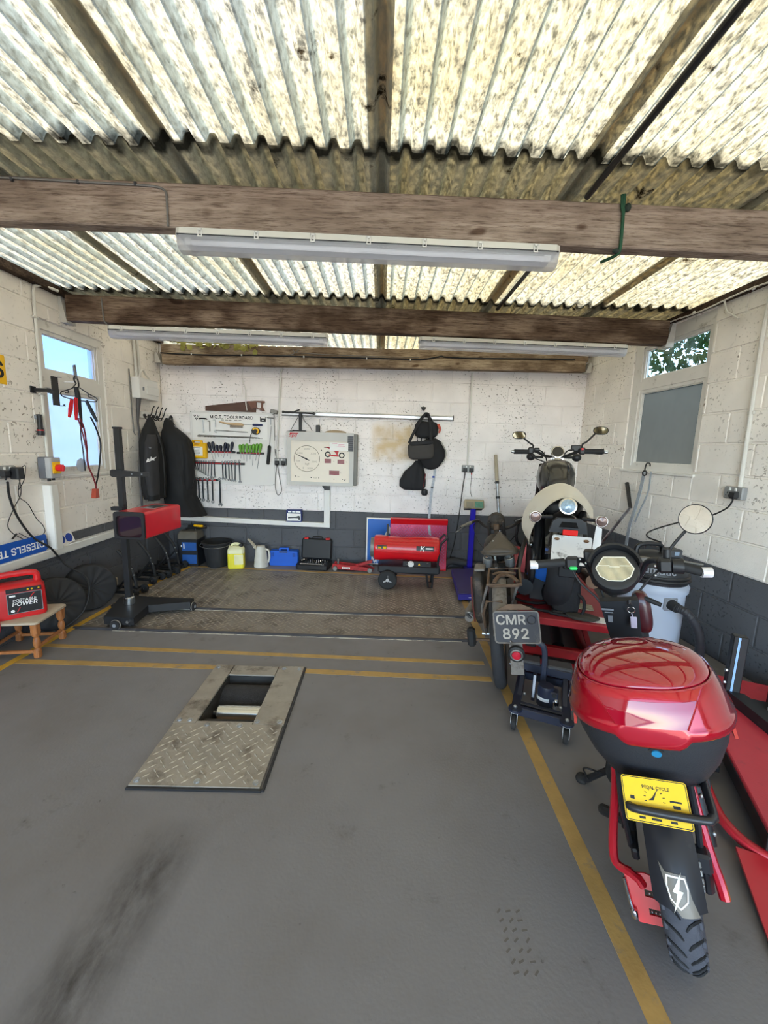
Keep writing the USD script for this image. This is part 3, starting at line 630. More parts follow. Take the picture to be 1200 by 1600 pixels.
for u, v in ((-.418, .112), (-.378, .112), (-.398, .078)):
    g.prism(Polygon([(u - .018, v + .016), (u + .018, v + .016), (u, v - .016)]).difference(Polygon([(u - .008, v + .010), (u + .008, v + .010), (u, v - .004)])), .0006, (0, -.0042, 0), EX, EZ)
part('triangle_mark', g, INK, t, smooth=False)
part('badge', G().prism(rrect(.07, .058, .002, .395, .10).difference(union_all([rrect(.055, .012, 0, .395, .118), rrect(.03, .006, 0, .395, .088)])), .0006, (0, -.0042, 0), EX, EZ), INK, t, smooth=False)
PO = BW - .0185           # the poster's face
def bd(u, v, off=0.0): return A([-2.302 + u * .01, PO - off, 1.845 - v * .01 + u * .0001])
BLUEH = mat('dark_blue_handle', '1e2a55', .35)
t = thing('t_handle_tool', 'black T-handled tool on the poster, leftmost of the tools under its heading', 'tool', bd(16, 9.5))
part('handle', G().tube([(-.05, -.014, -.004), (-.03, -.014, .002), (.03, -.014, .002), (.05, -.014, -.004)], [.007, .009, .009, .007], n=10, k=3), BLACKP, t)
part('shank', G().cyl((0, -.014, 0), (.002, -.012, -.150), .0045).cyl((.002, -.012, -.15), (.002, -.012, -.162), .008, n=6), STEEL, t)
solo('hook_tool', G().tube([bd(21.6, 12.5, .008), bd(23, 11.6, .008), bd(23.8, 13, .008), bd(23.6, 18, .008), bd(23.5, 24, .008)], .0055, n=8, k=4), DULL, 'short steel hook tool beside the T-handle on the poster', 'tool')
solo('hex_key', G().tube([bd(27.6, 10.4, .006), bd(30, 10.3, .006), bd(30.4, 11, .006), bd(30.2, 19, .006)], .004, n=6, k=3), STEEL, 'small bright hexagon key on the poster, under the heading', 'hex key')
t = thing('wheel_brush', 'wooden-handled wire brush lying flat on the poster', 'brush', bd(49, 15.5))
part('handle', G().loft([A([[x, -.012 + .010 * math.cos(a), z + hh * math.sin(a)] for a in np.linspace(0, 6.283, 9)[:-1]]) for x, z, hh in ((-.14, .028, .004), (-.12, .024, .010), (-.04, .010, .012), (.04, .004, .016), (.13, .002, .017), (.15, .0, .010))]), mat('pale_beech', 'c7aa84', .55, var=.12, stretch=(2, 12, 12)), t)
part('bristles', G().box((.065, -.012, -.022), (.15, .018, .026), .003), mat('wire_bristle', '8b8175', .7, .4, var=.3, sc=90, bump=.6, bsc=200), t)
t = thing('blue_screwdriver', 'dark-blue-handled screwdriver lying beside the brush on the poster', 'screwdriver', bd(75, 15))
part('handle', G().lathe([(.006, -.02), (.012, -.01), (.013, .03), (.011, .09), (.006, .10)], (.02, -.014, -.004), EX, n=10), BLUEH, t)
part('blade', G().cyl((-.115, -.014, -.002), (.005, -.014, -.004), .003, n=6), STEEL, t)
solo('pry_bar', G().tube([bd(31.4, 25.2, .008), bd(30, 24.6, .008), bd(30.3, 22.8, .008), bd(32.5, 22.6, .008), bd(50, 23.5, .008), bd(66, 24, .008), bd(69, 24.2, .008)], [.006, .007, .007, .006, .006, .006, .003], n=8, k=3), STEEL, 'slim steel pry bar with a hooked end, above the long lever on the poster', 'pry bar')
solo('tyre_lever', G().tube([bd(9, 30.4, .010), bd(12, 29.4, .010), bd(40, 29.8, .010), bd(74, 30.4, .010), bd(84, 30.9, .010)], [.009, .011, .010, .008, .003], n=8, k=3).cyl(bd(11.6, 28, .010), bd(11.6, 31, .010), .006), DULL, 'long steel tyre lever along the bottom of the poster', 'lever')
t = thing('tape_measure', 'black and yellow tape measure hung on the poster by its strap', 'tape measure', bd(79, 22.5))
part('case', G().loft([A([[.05 * math.cos(a) * s, y, .045 * math.sin(a) * s] for a in np.linspace(0, 6.283, 15)[:-1]]) for y, s in ((0, .9), (-.006, 1), (-.03, 1), (-.036, .88))]), BLACKP, t)
part('yellow_band', G().prism(LineString([(.034 * math.cos(a), .030 * math.sin(a)) for a in np.linspace(-.9, 2.4, 14)]).buffer(.009), .0012, (0, -.0362, 0), EX, EZ), YELP, t, smooth=False)
part('strap', G().tube([(-.04, -.010, -.01), (-.065, -.012, -.05), (-.075, -.012, -.11), (-.080, -.012, -.145)], .0035, n=6, k=4), BLACKP, t)
t = thing('hand_saw', 'old rust-brown hand saw standing on top of the tool board', 'saw', (-1.76, BW - .02, 1.915))
part('blade', G().prism(Polygon([(-.352, -.012), (-.352, -.066), (.25, -.068), (.25, .03), (.235, .058), (.15, .055)]), .0018, (0, -.002, 0), EX, EZ), mat('rusty_saw_blade', '5a4136', .6, .35, var=.25, sc=5, stretch=(1, 8, 8), bump=.2), t, smooth=False)
hd = Polygon([(.15, .055), (.24, .064), (.33, .066), (.352, .064), (.355, .05), (.335, .035), (.33, .0), (.345, -.035), (.355, -.045), (.33, -.052), (.28, -.03), (.235, -.02), (.20, -.03)]).difference(Polygon([(.265, .045), (.31, .042), (.308, -.01), (.285, -.02), (.262, .0)]).buffer(.006))
part('handle', G().prism(hd, .022, (0, .009, 0), EX, EZ), mat('worn_saw_handle', '6b4330', .5, var=.2), t, smooth=30)
# yellow case
t = thing('yellow_case', 'small bright yellow plastic case with a white label, hung left of the screwdriver rack', 'case', (-2.214, BW - .014, 1.385))
part('body', G().box((0, -.03, -.01), (.23, .06, .185), .012).prism(rrect(.12, .05, .012, 0, .09).difference(rrect(.085, .022, .009, 0, .090)), .03, (0, -.015, 0), EX, EZ), YELP, t)
part('label', G().box((.005, -.0608, -.015), (.135, .001, .105)), PAPER, t, smooth=False)
g = G()
for k in range(6): g.box((.0 - .008 * (k % 2), -.0615, .022 - .016 * k), (.10 - .014 * (k % 3), .0005, .005))
part('small_print', g, GREYINK, t, smooth=False)
part('latch', G().box((0, -.060, .062), (.05, .008, .016), .002), mat('orange_latch', 'c98a1c', .5), t)
# magnetic racks
REDSTRIP = mat('red_strip', 'a3242c', .5)
def rack(xa, xb, z, label):
    t = thing('magnetic_rack', label, 'tool rack', ((xa + xb) / 2, BW - .0135, z), group=None)
    L = xb - xa
    part('bar', G().box((0, -.009, 0), (L, .018, .026), .003), BLACKP, t)
    part('red_strip', G().box((0, -.0185, 0), (L - .09, .001, .013)), REDSTRIP, t, smooth=False)
    return t
rack(-2.105, -1.768, 1.366, 'black magnetic rack with a red strip holding the dark screwdrivers')
rack(-1.752, -1.42, 1.362, 'black magnetic rack with a red strip holding the green screwdrivers')
rack(-2.335, -1.66, 1.228, 'long black magnetic rack holding the shorter spanners')
rack(-2.325, -1.97, 1.022, 'lowest black magnetic rack holding a row of big spanners')
GREENH = mat('green_handle', '5f9a2c', .35, var=.05); NAVYH = mat('navy_black_handle', '191c2e', .4)
ORD = ('leftmost', 'second from the left', 'third from the left', 'middle', 'third from the right', 'second from the right', 'rightmost')
def driver(name, x, z, tilt, hl, sl, hm, label, group):
    t = thing(name, label, 'screwdriver', (x, BW - .040, z), group=group)
    R = rot(0, tilt)
    part('handle', G().lathe([(.008, .004), (.013, .012), (.0125, .03), (.017, .05), (.019, hl * .75), (.016, hl - .008), (.007, hl)], (0, 0, 0), EZ, n=10).xf(R), hm, t)
    part('blade', G().cyl((0, 0, .006), (0, 0, -sl), .0032, n=6).xf(R), STEEL, t)
for x, tl, hl, sl in ((-2.055, -14, .115, .10), (-2.015, -9, .12, .09), (-1.975, -6, .085, .065), (-1.935, -2, .08, .05), (-1.895, 9, .115, .07), (-1.855, 4, .10, .05), (-1.815, 10, .125, .08)):
    driver('dark_screwdriver', x, 1.368, tl, hl, sl, NAVYH, ORD[round((x + 2.055) / .04)] + ' of the seven navy-black screwdrivers on the left magnetic rack', 'dark screwdrivers on the left rack')
for x, tl, hl, sl in ((-1.70, -3, .10, .07), (-1.665, -2, .105, .09), (-1.625, 1, .11, .10), (-1.585, 2, .10, .075), (-1.548, 4, .11, .15), (-1.51, 6, .115, .09), (-1.473, 9, .12, .19)):
    driver('green_screwdriver', x, 1.364, tl, hl, sl, GREENH, ORD[round((x + 1.70) / .0378)] + ' of the seven green-handled screwdrivers on the right magnetic rack', 'green screwdrivers on the right rack')
ORD8 = ('shortest and leftmost', 'second from the left', 'third from the left', 'fourth from the left', 'fourth from the right', 'third from the right', 'second from the right', 'longest and rightmost')
ORD6 = ('leftmost', 'second from left', 'third from left', 'third from right', 'second from right', 'rightmost')
ORD5 = ('leftmost', 'second from the left', 'middle', 'second from the right', 'rightmost')
SPAN = mat('dark_chrome_spanner', '4b5156', .32, .85, var=.15); SPANB = mat('bright_spanner', 'a9acae', .3, .95, var=.1)
def spanner(x, ztop, L, w, tilt, label, group, flip=False, m=None):
    t = thing('spanner', label, 'spanner', (x, BW - .036, ztop), group=group)
    a = w
    ring = Point(0, 0).buffer(a, quad_segs=6).difference(Point(0, 0).buffer(a * .58, quad_segs=3))
    jaw = Point(0, -L).buffer(a * 1.18, quad_segs=6).difference(Polygon([(-a * .52, -L - a * .1), (a * .52, -L - a * .1), (a * .62, -L - a * 2), (-a * .62, -L - a * 2)]))
    if flip: ring, jaw = affinity.translate(affinity.scale(jaw, 1, -1, origin=(0, -L)), 0, L), affinity.translate(ring, 0, -L)
    R = rot(0, tilt)
    part('shaft', G().prism(sbox(-a * .42, -L + a * .8, a * .42, -a * .8), .006, (0, .003, 0), EX, EZ).xf(R), m or SPAN, t, smooth=False)
    part('ring_end', G().prism(ring, .009, (0, .0045, 0), EX, EZ).xf(R), SPANB, t, smooth=False)
    part('jaw_end', G().prism(jaw, .007, (0, .0035, 0), EX, EZ).xf(R), SPANB, t, smooth=False)
for k, x in enumerate((-2.285, -2.258, -2.232, -2.205, -2.178, -2.150, -2.122, -2.088)):
    spanner(x, 1.250, .085 + .013 * k, .0085, -10 + 2.2 * k, ORD8[k] + ' of the eight small dark spanners bunched on the long rack', 'small spanners on the long rack')
for k, x in enumerate((-2.055, -2.025)): spanner(x, 1.255, .195, .013, 3 - 4 * k, ('left', 'right')[k] + ' one of the two medium spanners at the middle of the long rack', 'two medium spanners on the long rack')
for k, x in enumerate((-1.925, -1.890, -1.852, -1.815, -1.770, -1.722)):
    spanner(x, 1.245 + .004 * k, .20 + .011 * k, .014, -1 + (3 if k == 4 else 0), ORD6[k] + ' of six ring spanners on the right half of the long rack', 'ring spanners on the long rack', flip=False)
for k, x in enumerate((-2.275, -2.225, -2.175, -2.115, -2.055)):
    spanner(x, 1.040, .245 + .010 * k, .0185, -2 + .6 * k, ORD5[k] + ' of the five big jaw-up spanners on the lowest magnetic rack', 'big spanners on the lowest rack', flip=True)
spanner(-1.965, 1.035, .315, .021, 0, 'longest spanner, hanging at the right end of the lowest magnetic rack', None)
# tools down the right edge of the board
t = thing('long_screwdriver', 'long thin screwdriver with a thick black grip at the right edge of the tool board', 'screwdriver', (-1.352, BW - .034, 1.46))
part('grip', G().lathe([(.010, 0), (.021, -.012), (.020, -.06), (.022, -.2), (.018, -.225), (.008, -.23)], (0, 0, 0), (.10, 0, 1), n=12), BLACKR, t)
part('blade', G().cyl((0, 0, 0), (.024, 0, .235), .004, n=6), STEEL, t)
t = thing('t_bar_tool', 'short chrome T-bar tool hanging above the long screwdriver', 'tool', (-1.337, BW - .024, 1.79))
part('bar', G().cyl((-.045, 0, 0), (.045, 0, -.004), .008, n=8), SPANB, t)
part('stem', G().cyl((0, 0, 0), (0, 0, -.085), .0055, n=8), SPANB, t)
t = thing('steel_hammer_head', 'small grey steel hammer hung over the top right corner of the tool board', 'hammer', (-1.295, BW - .03, 1.86))
part('head', G().box((0, 0, 0), (.085, .035, .045), .005, rot(0, 12)), DULL, t)
part('shaft', G().cyl((0, 0, -.02), (.004, 0, -.34), .0045, n=8), DULL, t)
# wire that hangs over the saw
solo('hanging_cable', G().tube([bw(-1.62, 2.345, .10), bw(-1.665, 2.24, .03), bw(-1.63, 2.1, .02), bw(-1.628, 1.97, .03), bw(-1.615, 1.865, .032)], [.004, .004, .005, .008, .006], n=6, k=5), CABLEW, 'thin pale cable hanging from the back beam over the hand saw', 'cable')
solo('grey_conduit', G().tube([bw(-1.20, 2.40, .03), bw(-1.195, 2.37, .02), bw(-1.215, 2.30, .014), bw(-1.268, 1.30, .014)], .012, n=10), PVCG, 'white conduit down the back wall to the socket beside the tool board', 'conduit')

def socket(name, o, ex, label, w=.146, hgt=.088, mm=None, plugs=()):
    """Surface double socket; its face looks along ex x z."""
    ex = A(ex, float); n = np.cross(ex, EZ)
    t = thing(name, label, 'socket', o, mat=(ex, -n, EZ))
    part('back_box', G().box((0, -.018, 0), (w, .036, hgt), .006), mm or mat('metalclad_grey', '8c8d8c', .45, .3, var=.06), t)
    part('face_plate', G().box((0, -.0385, 0), (w - .008, .006, hgt - .008), .002), mm or mat('metalclad_grey', '8c8d8c'), t)
    for s in (-1, 1):
        part('rocker', G().box((s * .022, -.043, .026), (.016, .006, .022), .002), PVC, t)
        part('pin_holes', G().prism(union_all([sbox(s * .04 - .003, -.006, s * .04 + .003, .006), sbox(s * .04 - .014, -.021, s * .04 - .006, -.016), sbox(s * .04 + .006, -.021, s * .04 + .014, -.016)]), .0008, (0, -.0415, 0), EX, EZ), INK, t, smooth=False)
    return t
def plug(o, ex, label, m=BLACKP, s=1.0):
    ex = A(ex, float); n = np.cross(ex, EZ)
    t = thing('plug', label, 'plug', o, mat=(ex, -n, EZ))
    part('body', G().hull([[x * s, y, z * s] for x, y, z in ((-.025, 0, .022), (.025, 0, .022), (-.027, 0, -.02), (.027, 0, -.02), (-.015, 0, -.032), (.015, 0, -.032), (-.020, -.028, .016), (.020, -.028, .016), (-.021, -.030, -.016), (.021, -.030, -.016), (-.01, -.022, -.030), (.01, -.022, -.030))]), m, t, smooth=20)
    part('cable_grip', G().cyl((0, -.012, -.028 * s), (0, -.012, -.048 * s), .006, .0045, n=8), m, t)
    return t
socket('double_socket', bw(-1.225, 1.268), EX, 'grey double socket between the tool board and the brake display')
plug(bw(-1.262, 1.258, .043), EX, 'black plug in the left of the socket by the tool board')
plug(bw(-1.186, 1.258, .043), EX, 'black plug in the right of the socket by the tool board')
solo('looped_cable', G().tube([bw(-1.262, 1.215, .055), bw(-1.285, 1.10, .02), bw(-1.29, .95, .02), bw(-1.26, .86, .02), bw(-1.215, .92, .02), bw(-1.235, 1.05, .02), bw(-1.25, 1.16, .025), bw(-1.29, 1.42, .02)], .0045, n=6, k=6), CABLEG, 'loose loop of grey cable hanging below the socket by the tool board', 'cable')
solo('white_bracket_strip', G().hull([bw(-1.19, 1.55, .0) + A([0, y, 0]) for y in (-.012, 0)] + [bw(-1.125, 1.545, .0) + A([0, y, 0]) for y in (-.012, 0)] + [bw(-1.125, 1.32, .0) + A([0, y, 0]) for y in (-.012, 0)] + [bw(-1.17, 1.30, 0) + A([0, y, 0]) for y in (-.012, 0)]), PVC, 'white plastic strip on the wall just left of the brake display', 'trunking', smooth=False)

# ---------------------------------------------------------------- brake display
CREAM = mat('cream_display_panel', 'ded4c4', .35, var=.03); CASE = mat('display_case_grey', 'bcbab5', .42, var=.03)
t = thing('brake_display', 'large grey wall display with a round dial and a red motorcycle symbol', 'display', (-.722, BW, 1.317))
part('rear_case', G().box((.035, -.05, 0), (.80, .10, .615), .008), mat('display_side_grey', '77756f', .5), t)
q_ = lambda u, v: ((u - 592) * .000832, (517 - v) * .000832)       # the face drawn on a grid of 0.83 mm
fr = sbox(-.398, -.315, .392, .315).buffer(-.008).buffer(.008)
part('front_frame', G().prism(fr.difference(sbox(q_(165, 0)[0], q_(0, 845)[1], q_(1000, 0)[0], q_(0, 262)[1])), .03, (0, -.100, 0), EX, EZ), CASE, t, smooth=False)
part('dial_panel', G().box(((q_(165, 0)[0] + q_(1000, 0)[0]) / 2, -.112, (q_(0, 845)[1] + q_(0, 262)[1]) / 2), (.70, .006, .49)), CREAM, t, smooth=False)
FY = -.1155
g = G(); c = q_(393, 515)
g.prism(Point(*c).buffer(.156).difference(Point(*c).buffer(.149)), .0008, (0, FY, 0), EX, EZ)
part('dial_ring', g, mat('dial_ring_print', '8f8676', .5), t, smooth=False)
g = G()
for s, u, v, hh in (('0', 343, 648, .021), ('500', 267, 550, .019), ('1000', 296, 438, .019), ('1500', 392, 378, .019), ('2000', 487, 438, .019), ('2500', 500, 553, .019), ('3000', 440, 652, .019), ('kgf', 398, 592, .024), ('On', 272, 775, .014), ('Hold', 510, 787, .014), ('%', 778, 542, .014), ('%', 962, 545, .014), ('%', 880, 705, .014)):
    x, z = q_(u, v); g.text(s, hh, (x, FY, z), EX, EZ, .0006)
part('dial_figures', g, mat('faded_figure_print', '8b8070', .5), t, smooth=False)
a, b = A(q_(430, 540)), A(q_(222, 442)); d = (b - a) / np.linalg.norm(b - a); n2 = A([-d[1], d[0]])
part('needle', G().prism(Polygon([a - n2 * .004, a + n2 * .004, a + d * .05 + n2 * .007, b + n2 * .0015, b - n2 * .0015, a + d * .05 - n2 * .007]), .002, (0, FY - .004, 0), EX, EZ).cyl((float((a + d * .04)[0]), FY, float((a + d * .04)[1])), (float((a + d * .04)[0]), FY - .006, float((a + d * .04)[1])), .009), INK, t, smooth=False)
for i, (u0, v0, u1, v1) in enumerate(((648, 510, 740, 570), (833, 515, 930, 575), (715, 675, 858, 735))):
    (x0, z1), (x1, z0) = q_(u0, v0), q_(u1, v1)
    part('digit_window', G().box(((x0 + x1) / 2, FY - .001, (z0 + z1) / 2), (x1 - x0, .002, z1 - z0)), mat('dark_red_window', '7d1a26', .25), t, smooth=False)
g = G()
for u, v in ((692, 445), (892, 455)): g.prism(Point(*q_(u, v)).buffer(.035).difference(Point(*q_(u, v)).buffer(.022)), .0008, (0, FY, 0), EX, EZ)
g.prism(Polygon([q_(632, 342), q_(720, 340), q_(726, 358), q_(640, 352)]), .0008, (0, FY, 0), EX, EZ)
for u, v in ((600, 388), (228, 770), (455, 785), (565, 787), (785, 797), (905, 798)): g.prism(Point(*q_(u, v)).buffer(.006), .0008, (0, FY, 0), EX, EZ)
g.prism(Polygon([q_(930, 815), q_(945, 790), q_(955, 790), q_(940, 815)]), .0008, (0, FY, 0), EX, EZ)
part('symbol_black', g, INK, t, smooth=False)
g = G()
for poly in ([(645, 345), (720, 350), (760, 395), (850, 392), (835, 440), (855, 475), (745, 470), (742, 452), (820, 450), (790, 405), (730, 385), (700, 358)], [(690, 440), (745, 455), (745, 468), (690, 455)]): g.prism(Polygon([q_(*p) for p in poly]).buffer(0), .0007, (0, FY - .0004, 0), EX, EZ)
part('symbol_red', g, REDINK, t, smooth=False)
g = G(); x, z = q_(198, 196)
g.text('Spd', .036, (x, -.1302, z), A([1, 0, 0]), A([.22, 0, 1]), .0008, True)
g.prism(Polygon([q_(150, 170), q_(158, 156), q_(278, 156), q_(272, 170)]), .0008, (0, -.1302, 0), EX, EZ).prism(Polygon([q_(125, 213), q_(160, 205), q_(160, 213)]), .0008, (0, -.1302, 0), EX, EZ)
part('logo', g, REDINK, t, smooth=False)
(x0, z1), (x1, z0) = q_(975, 175), q_(1058, 395)
vent = part('vent_panel', G().box(((x0 + x1) / 2, -.131, (z0 + z1) / 2), (x1 - x0, .003, z1 - z0)), mat('dark_grid', '2b2a31', .4), t, smooth=False)
g = G()
for k in range(8): g.box(((x0 + x1) / 2, -.133, z0 + (k + .5) * (z1 - z0) / 8), (x1 - x0, .001, .002))
part('grid_line', g, GREYPL, vent, smooth=False)
part('bracket', G().box((.07, -.045, -.345), (.07, .05, .06), .004).hull([(.0, -.06, -.31), (.02, -.06, -.31), (.06, -.06, -.37), (.04, -.06, -.37), (.0, -.03, -.31), (.02, -.03, -.31), (.06, -.03, -.37), (.04, -.03, -.37)]), DGREY, t)
(x0, z1), (x1, z0) = q_(720, 275), q_(985, 390)
t2 = thing('paper_note', 'white paper note with pink writing stuck on the brake display', 'paper note', (-.722 + (x0 + x1) / 2, BW - .134, 1.317 + (z0 + z1) / 2))
part('sheet', G().box((0, 0, 0), (x1 - x0, .0012, z1 - z0)), PAPER, t2, smooth=False)
g = G()
for k, (u, wd) in enumerate(((-.05, .06), (.03, .07), (-.045, .04), (.03, .08), (.0, .05))): g.box((u, -.001, .035 - .009 * k), (wd, .0005, .004))
part('writing', g, mat('pink_print', 'd77a9c', .6), t2, smooth=False)
t = thing('display_box', 'small black box standing on top of the brake display', 'box', (-.765, BW - .06, 1.632))
part('body', G().box((0, 0, .042), (.046, .045, .085), .004), BLACKP, t)
part('foot', G().box((0, 0, .003), (.052, .05, .006), .001), GREYPL, t)
solo('folded_cloth', G().sph((-.555, BW - .06, 1.627), (.135, .045, .038), 18), mat('beige_cloth', 'a8967c', .9, var=.1, bump=.5), 'rolled beige cloth lying on top of the brake display', 'cloth')
t = thing('lamp_bar', 'black T-shaped stand with thin cables behind the brake display', 'stand', (-.985, BW - .06, 1.64))
part('crossbar', G().box((-.01, 0, .215), (.36, .03, .018), .004, rot(0, 1)), BLACKM, t)
for s in (-1, 1): part('end_cap', G().box((-.01 + s * .18, 0, .215 - s * .003), (.025, .036, .028), .004), BLACKP, t)
part('stem', G().box((.01, 0, .11), (.034, .022, .22), .004), BLACKM, t)
part('top_arm', G().box((-.03, 0, .238), (.07, .022, .014), .003, rot(0, -20)), BLACKM, t)
part('foot', G().box((.0, 0, .006), (.15, .06, .010), .003).box((-.10, .0, -.002), (.10, .05, .008), .002, rot(0, -8)), BLACKM, t)
part('cable', G().tube([(0, .01, .205), (-.045, .01, .12), (-.09, .01, .04), (-.11, 0, .0)], .003, n=5, k=4).tube([(.02, .01, .205), (.06, .01, .12), (.12, .01, .06), (.15, 0, .01)], .003, n=5, k=4), CABLE, t)
t = thing('aluminium_rail', 'long bright aluminium rail across the back wall above the brake display', 'rail', (-.178, BW, 1.848))
part('profile', G().prism(Polygon([(0, -.030), (-.022, -.030), (-.028, -.020), (-.020, -.012), (-.020, .012), (-.028, .020), (-.022, .030), (0, .030)]), 2.05, (-1.025, 0, -.002), (0, 1, 0), (0, 0, 1), (1, 0, 0)), ALU, t, smooth=False)
part('end_cap', G().box((1.028, -.015, 0), (.006, .034, .064), .002), BLACKM, t)

# ---------------------------------------------------------------- bags on their hook
t = thing('wall_hook', 'small black hook above the rail carrying the hanging bags', 'hook', (.485, BW, 1.93))
part('knob', G().lathe([(.012, 0), (.010, .02), (.024, .03), (.024, .04), (.012, .045)], (0, 0, .02), (0, -1, 0), n=10).box((0, -.03, .03), (.06, .02, .018), .005), BLACKP, t)
part('wire', G().tube([(0, -.03, .015), (.01, -.035, -.02), (.03, -.05, -.06)], .004, n=6, k=4), STEEL, t)
FAB = mat('black_fabric', '17171a', .85, var=.25, sc=20, bump=.5, bsc=120); FABG = mat('charcoal_fabric', '35322f', .8, var=.12, sc=20, bump=.4, bsc=150)
def blob(c, size, seed, amp=.08, n=18, e=.6, R=I3):
    """A soft squarish bag body with creases."""
    m = trimesh.creation.uv_sphere(1.0, count=[n, n * 2]); v = np.array(m.vertices)
    v = np.sign(v) * np.abs(v) ** e
    v *= (1 + amp * meshkit.noise(v * 2.3 + seed))[:, None]
    return (v * A(size) / 2) @ A(R).T + A(c), m.faces
t = thing('camera_bag', 'black strapped upper bag hanging highest from the hook on the back wall', 'bag', (.505, BW - .09, 1.70))
part('body', blob((.02, 0, 0), (.27, .13, .19), 1, .08), FAB, t, smooth=60)
part('handle', G().tube([(-.09, -.03, .07), (-.03, -.03, .15), (.0, -.02, .165), (.05, -.02, .14), (.10, -.02, .06)], [.016, .016, .02, .016, .014], n=8, k=5), FAB, t)
part('red_tag', G().box((.165, -.04, .04), (.03, .012, .06), .004, rot(0, -25)).box((.175, -.04, -.01), (.02, .01, .05), .003, rot(0, 20)), mat('faded_red_tape', 'b0442e', .6), t)
t = thing('belt_bag', 'charcoal belt bag on a long strap, hanging in front of the other bags', 'bag', (.455, BW - .245, 1.455))
part('body', blob((0, 0, 0), (.29, .12, .20), 5, .05, e=.45, R=rot(0, -4)), FABG, t, smooth=60)
part('lid', blob((.0, -.012, .085), (.27, .12, .05), 7, .03, e=.4, R=rot(0, -6)), FAB, t, smooth=60)
part('strap', G().tube([(-.14, 0, .08), (-.10, .0, .18), (-.03, .02, .32), (.03, .04, .41), (.05, .04, .42), (.075, .03, .40), (.10, .01, .25), (.115, 0, .08)], .017, n=6, k=4).warp(lambda v: v * A([1, .6, 1]) ), FAB, t)
t = thing('round_backpack', 'round black helmet bag hanging behind the belt bag', 'bag', (.60, BW - .092, 1.42))
part('body', G().sph((0, 0, 0), (.165, .085, .19), 24), FAB, t)
part('piping', G().tube([(.10, -.05, .14), (.15, -.055, .06), (.165, -.05, 0), (.15, -.055, -.07), (.11, -.05, -.13)], .008, n=6, k=4), mat('worn_white_piping', '9d9a92', .7, var=.3, sc=60), t)
part('cord', G().torus((-.125, -.02, .17), (0, 1, 0), .055, .004, n=20, m=5), CABLE, t)
t = thing('drawstring_bag', 'black drawstring bag hanging lowest, below the belt bag', 'bag', (.385, BW - .125, 1.155))
rings = []
for z, rx, ry, cx in ((.18, .03, .025, .055), (.13, .06, .04, .05), (.05, .115, .065, .02), (-.06, .15, .08, 0), (-.13, .15, .075, 0), (-.17, .11, .055, .01), (-.175, .02, .02, .01)):
    rings.append(A([[cx + rx * math.cos(a) * (1 + .07 * math.sin(a * 9)), ry * math.sin(a) * (1 + .1 * math.sin(a * 7)), z] for a in np.linspace(0, 6.283, 37)[:-1]]))
part('body', G().loft(rings), FAB, t, smooth=60)
part('cord', G().tube([(.055, 0, .17), (.07, 0, .3), (.09, .02, .52)], .008, n=6, k=4), FAB, t)
part('red_panel', G().box((.135, -.03, -.05), (.012, .05, .16), .004, rot(0, 6)), mat('maroon_cloth', '5a2226', .8), t)
part('toggle', G().lathe([(.02, 0), (.038, -.01), (.042, -.05), (.03, -.075), (.01, -.08)], (.145, -.03, -.155), EZ, n=12), BLACKP, t)
STRAPM = mat('pale_blue_grey_webbing', 'aeb3bb', .7, var=.25, sc=50)
def strap(name, pts, w, label, m=STRAPM, th=.003, nrm=(0, -1, 0)):
    p = spline(A(pts), 6); nrm = A(nrm, float); rings = []
    tt = np.gradient(p, axis=0); tt /= np.linalg.norm(tt, axis=1, keepdims=True)
    for q, d in zip(p, tt):
        s = np.cross(d, nrm); s /= np.linalg.norm(s)
        rings.append(A([q + s * w / 2, q + s * w / 2 + nrm * th, q - s * w / 2 + nrm * th, q - s * w / 2]))
    t = thing(name, label, 'strap', (0, 0, 0)); part('webbing', G().loft(rings), m, t, smooth=False); return t
t = strap('webbing_strap', [bw(.66, 1.33, .03), bw(.655, 1.15, .025), bw(.63, .95, .03), bw(.615, .72, .05), bw(.61, .55, .11), bw(.625, .42, .13)], .03, 'pale blue-grey webbing strap hanging from the bags down behind the heater')
for k in range(5): part('stripe', G().box(bw(.655 - .011 * k, 1.27 - .13 * k, .034), (.028, .004, .022), .001), BLUEINK if k % 2 else DGREY, t)

# ---------------------------------------------------------------- conduit, socket, pole, trunking
solo('white_conduit', G().cyl(bw(1.045, 2.38, .013), bw(1.055, 1.29, .013), .011, n=10), PVCG, 'white conduit down the back wall to the right-hand socket', 'conduit')
socket('double_socket', bw(1.062, 1.252), EX, 'grey double socket on the back wall right of the bags')
plug(bw(1.024, 1.240, .043), EX, 'black plug with a thick black cable, right of the bags')
plug(bw(1.102, 1.240, .043), EX, 'black plug with a red tag, right of the bags')
part('red_tag', G().box((0, -.02, -.045), (.012, .004, .02), .001), REDP, stage.GetPrimAtPath('/World/plug_003'))
solo('heater_cable', G().tube([bw(1.024, 1.195, .055), bw(1.01, 1.0, .03), bw(.99, .7, .02), bw(.95, .35, .03), bw(.90, .13, .05), bw(.880, .04, .06), bw(.875, .012, .05)], .006, n=6, k=6), CABLE, 'black cable running down the back wall from the socket to the floor', 'cable')
solo('scale_cable', G().tube([bw(1.102, 1.195, .055), bw(1.11, 1.1, .03), bw(1.10, 1.0, .05), bw(1.105, .92, .14)], .0035, n=5, k=6), CABLEG, 'thin grey cable from the socket down to the blue scale', 'cable')
t = thing('tube_pole', 'tall telescopic tube leaning on the back wall behind the blue scale', 'pole', (0, 0, 0))
pt_ = lambda s: bw(1.385 + .10 * s, 1.43 - 1.43 * s, .04 + .28 * s)
part('beige_sleeve', G().tube([pt_(0), pt_(.12), pt_(.23)], [.020, .022, .022], n=12), mat('beige_tube', 'a89c86', .45, var=.1), t)
part('chrome_tube', G().cyl(pt_(.22), pt_(1), .017, n=12), STEEL, t)
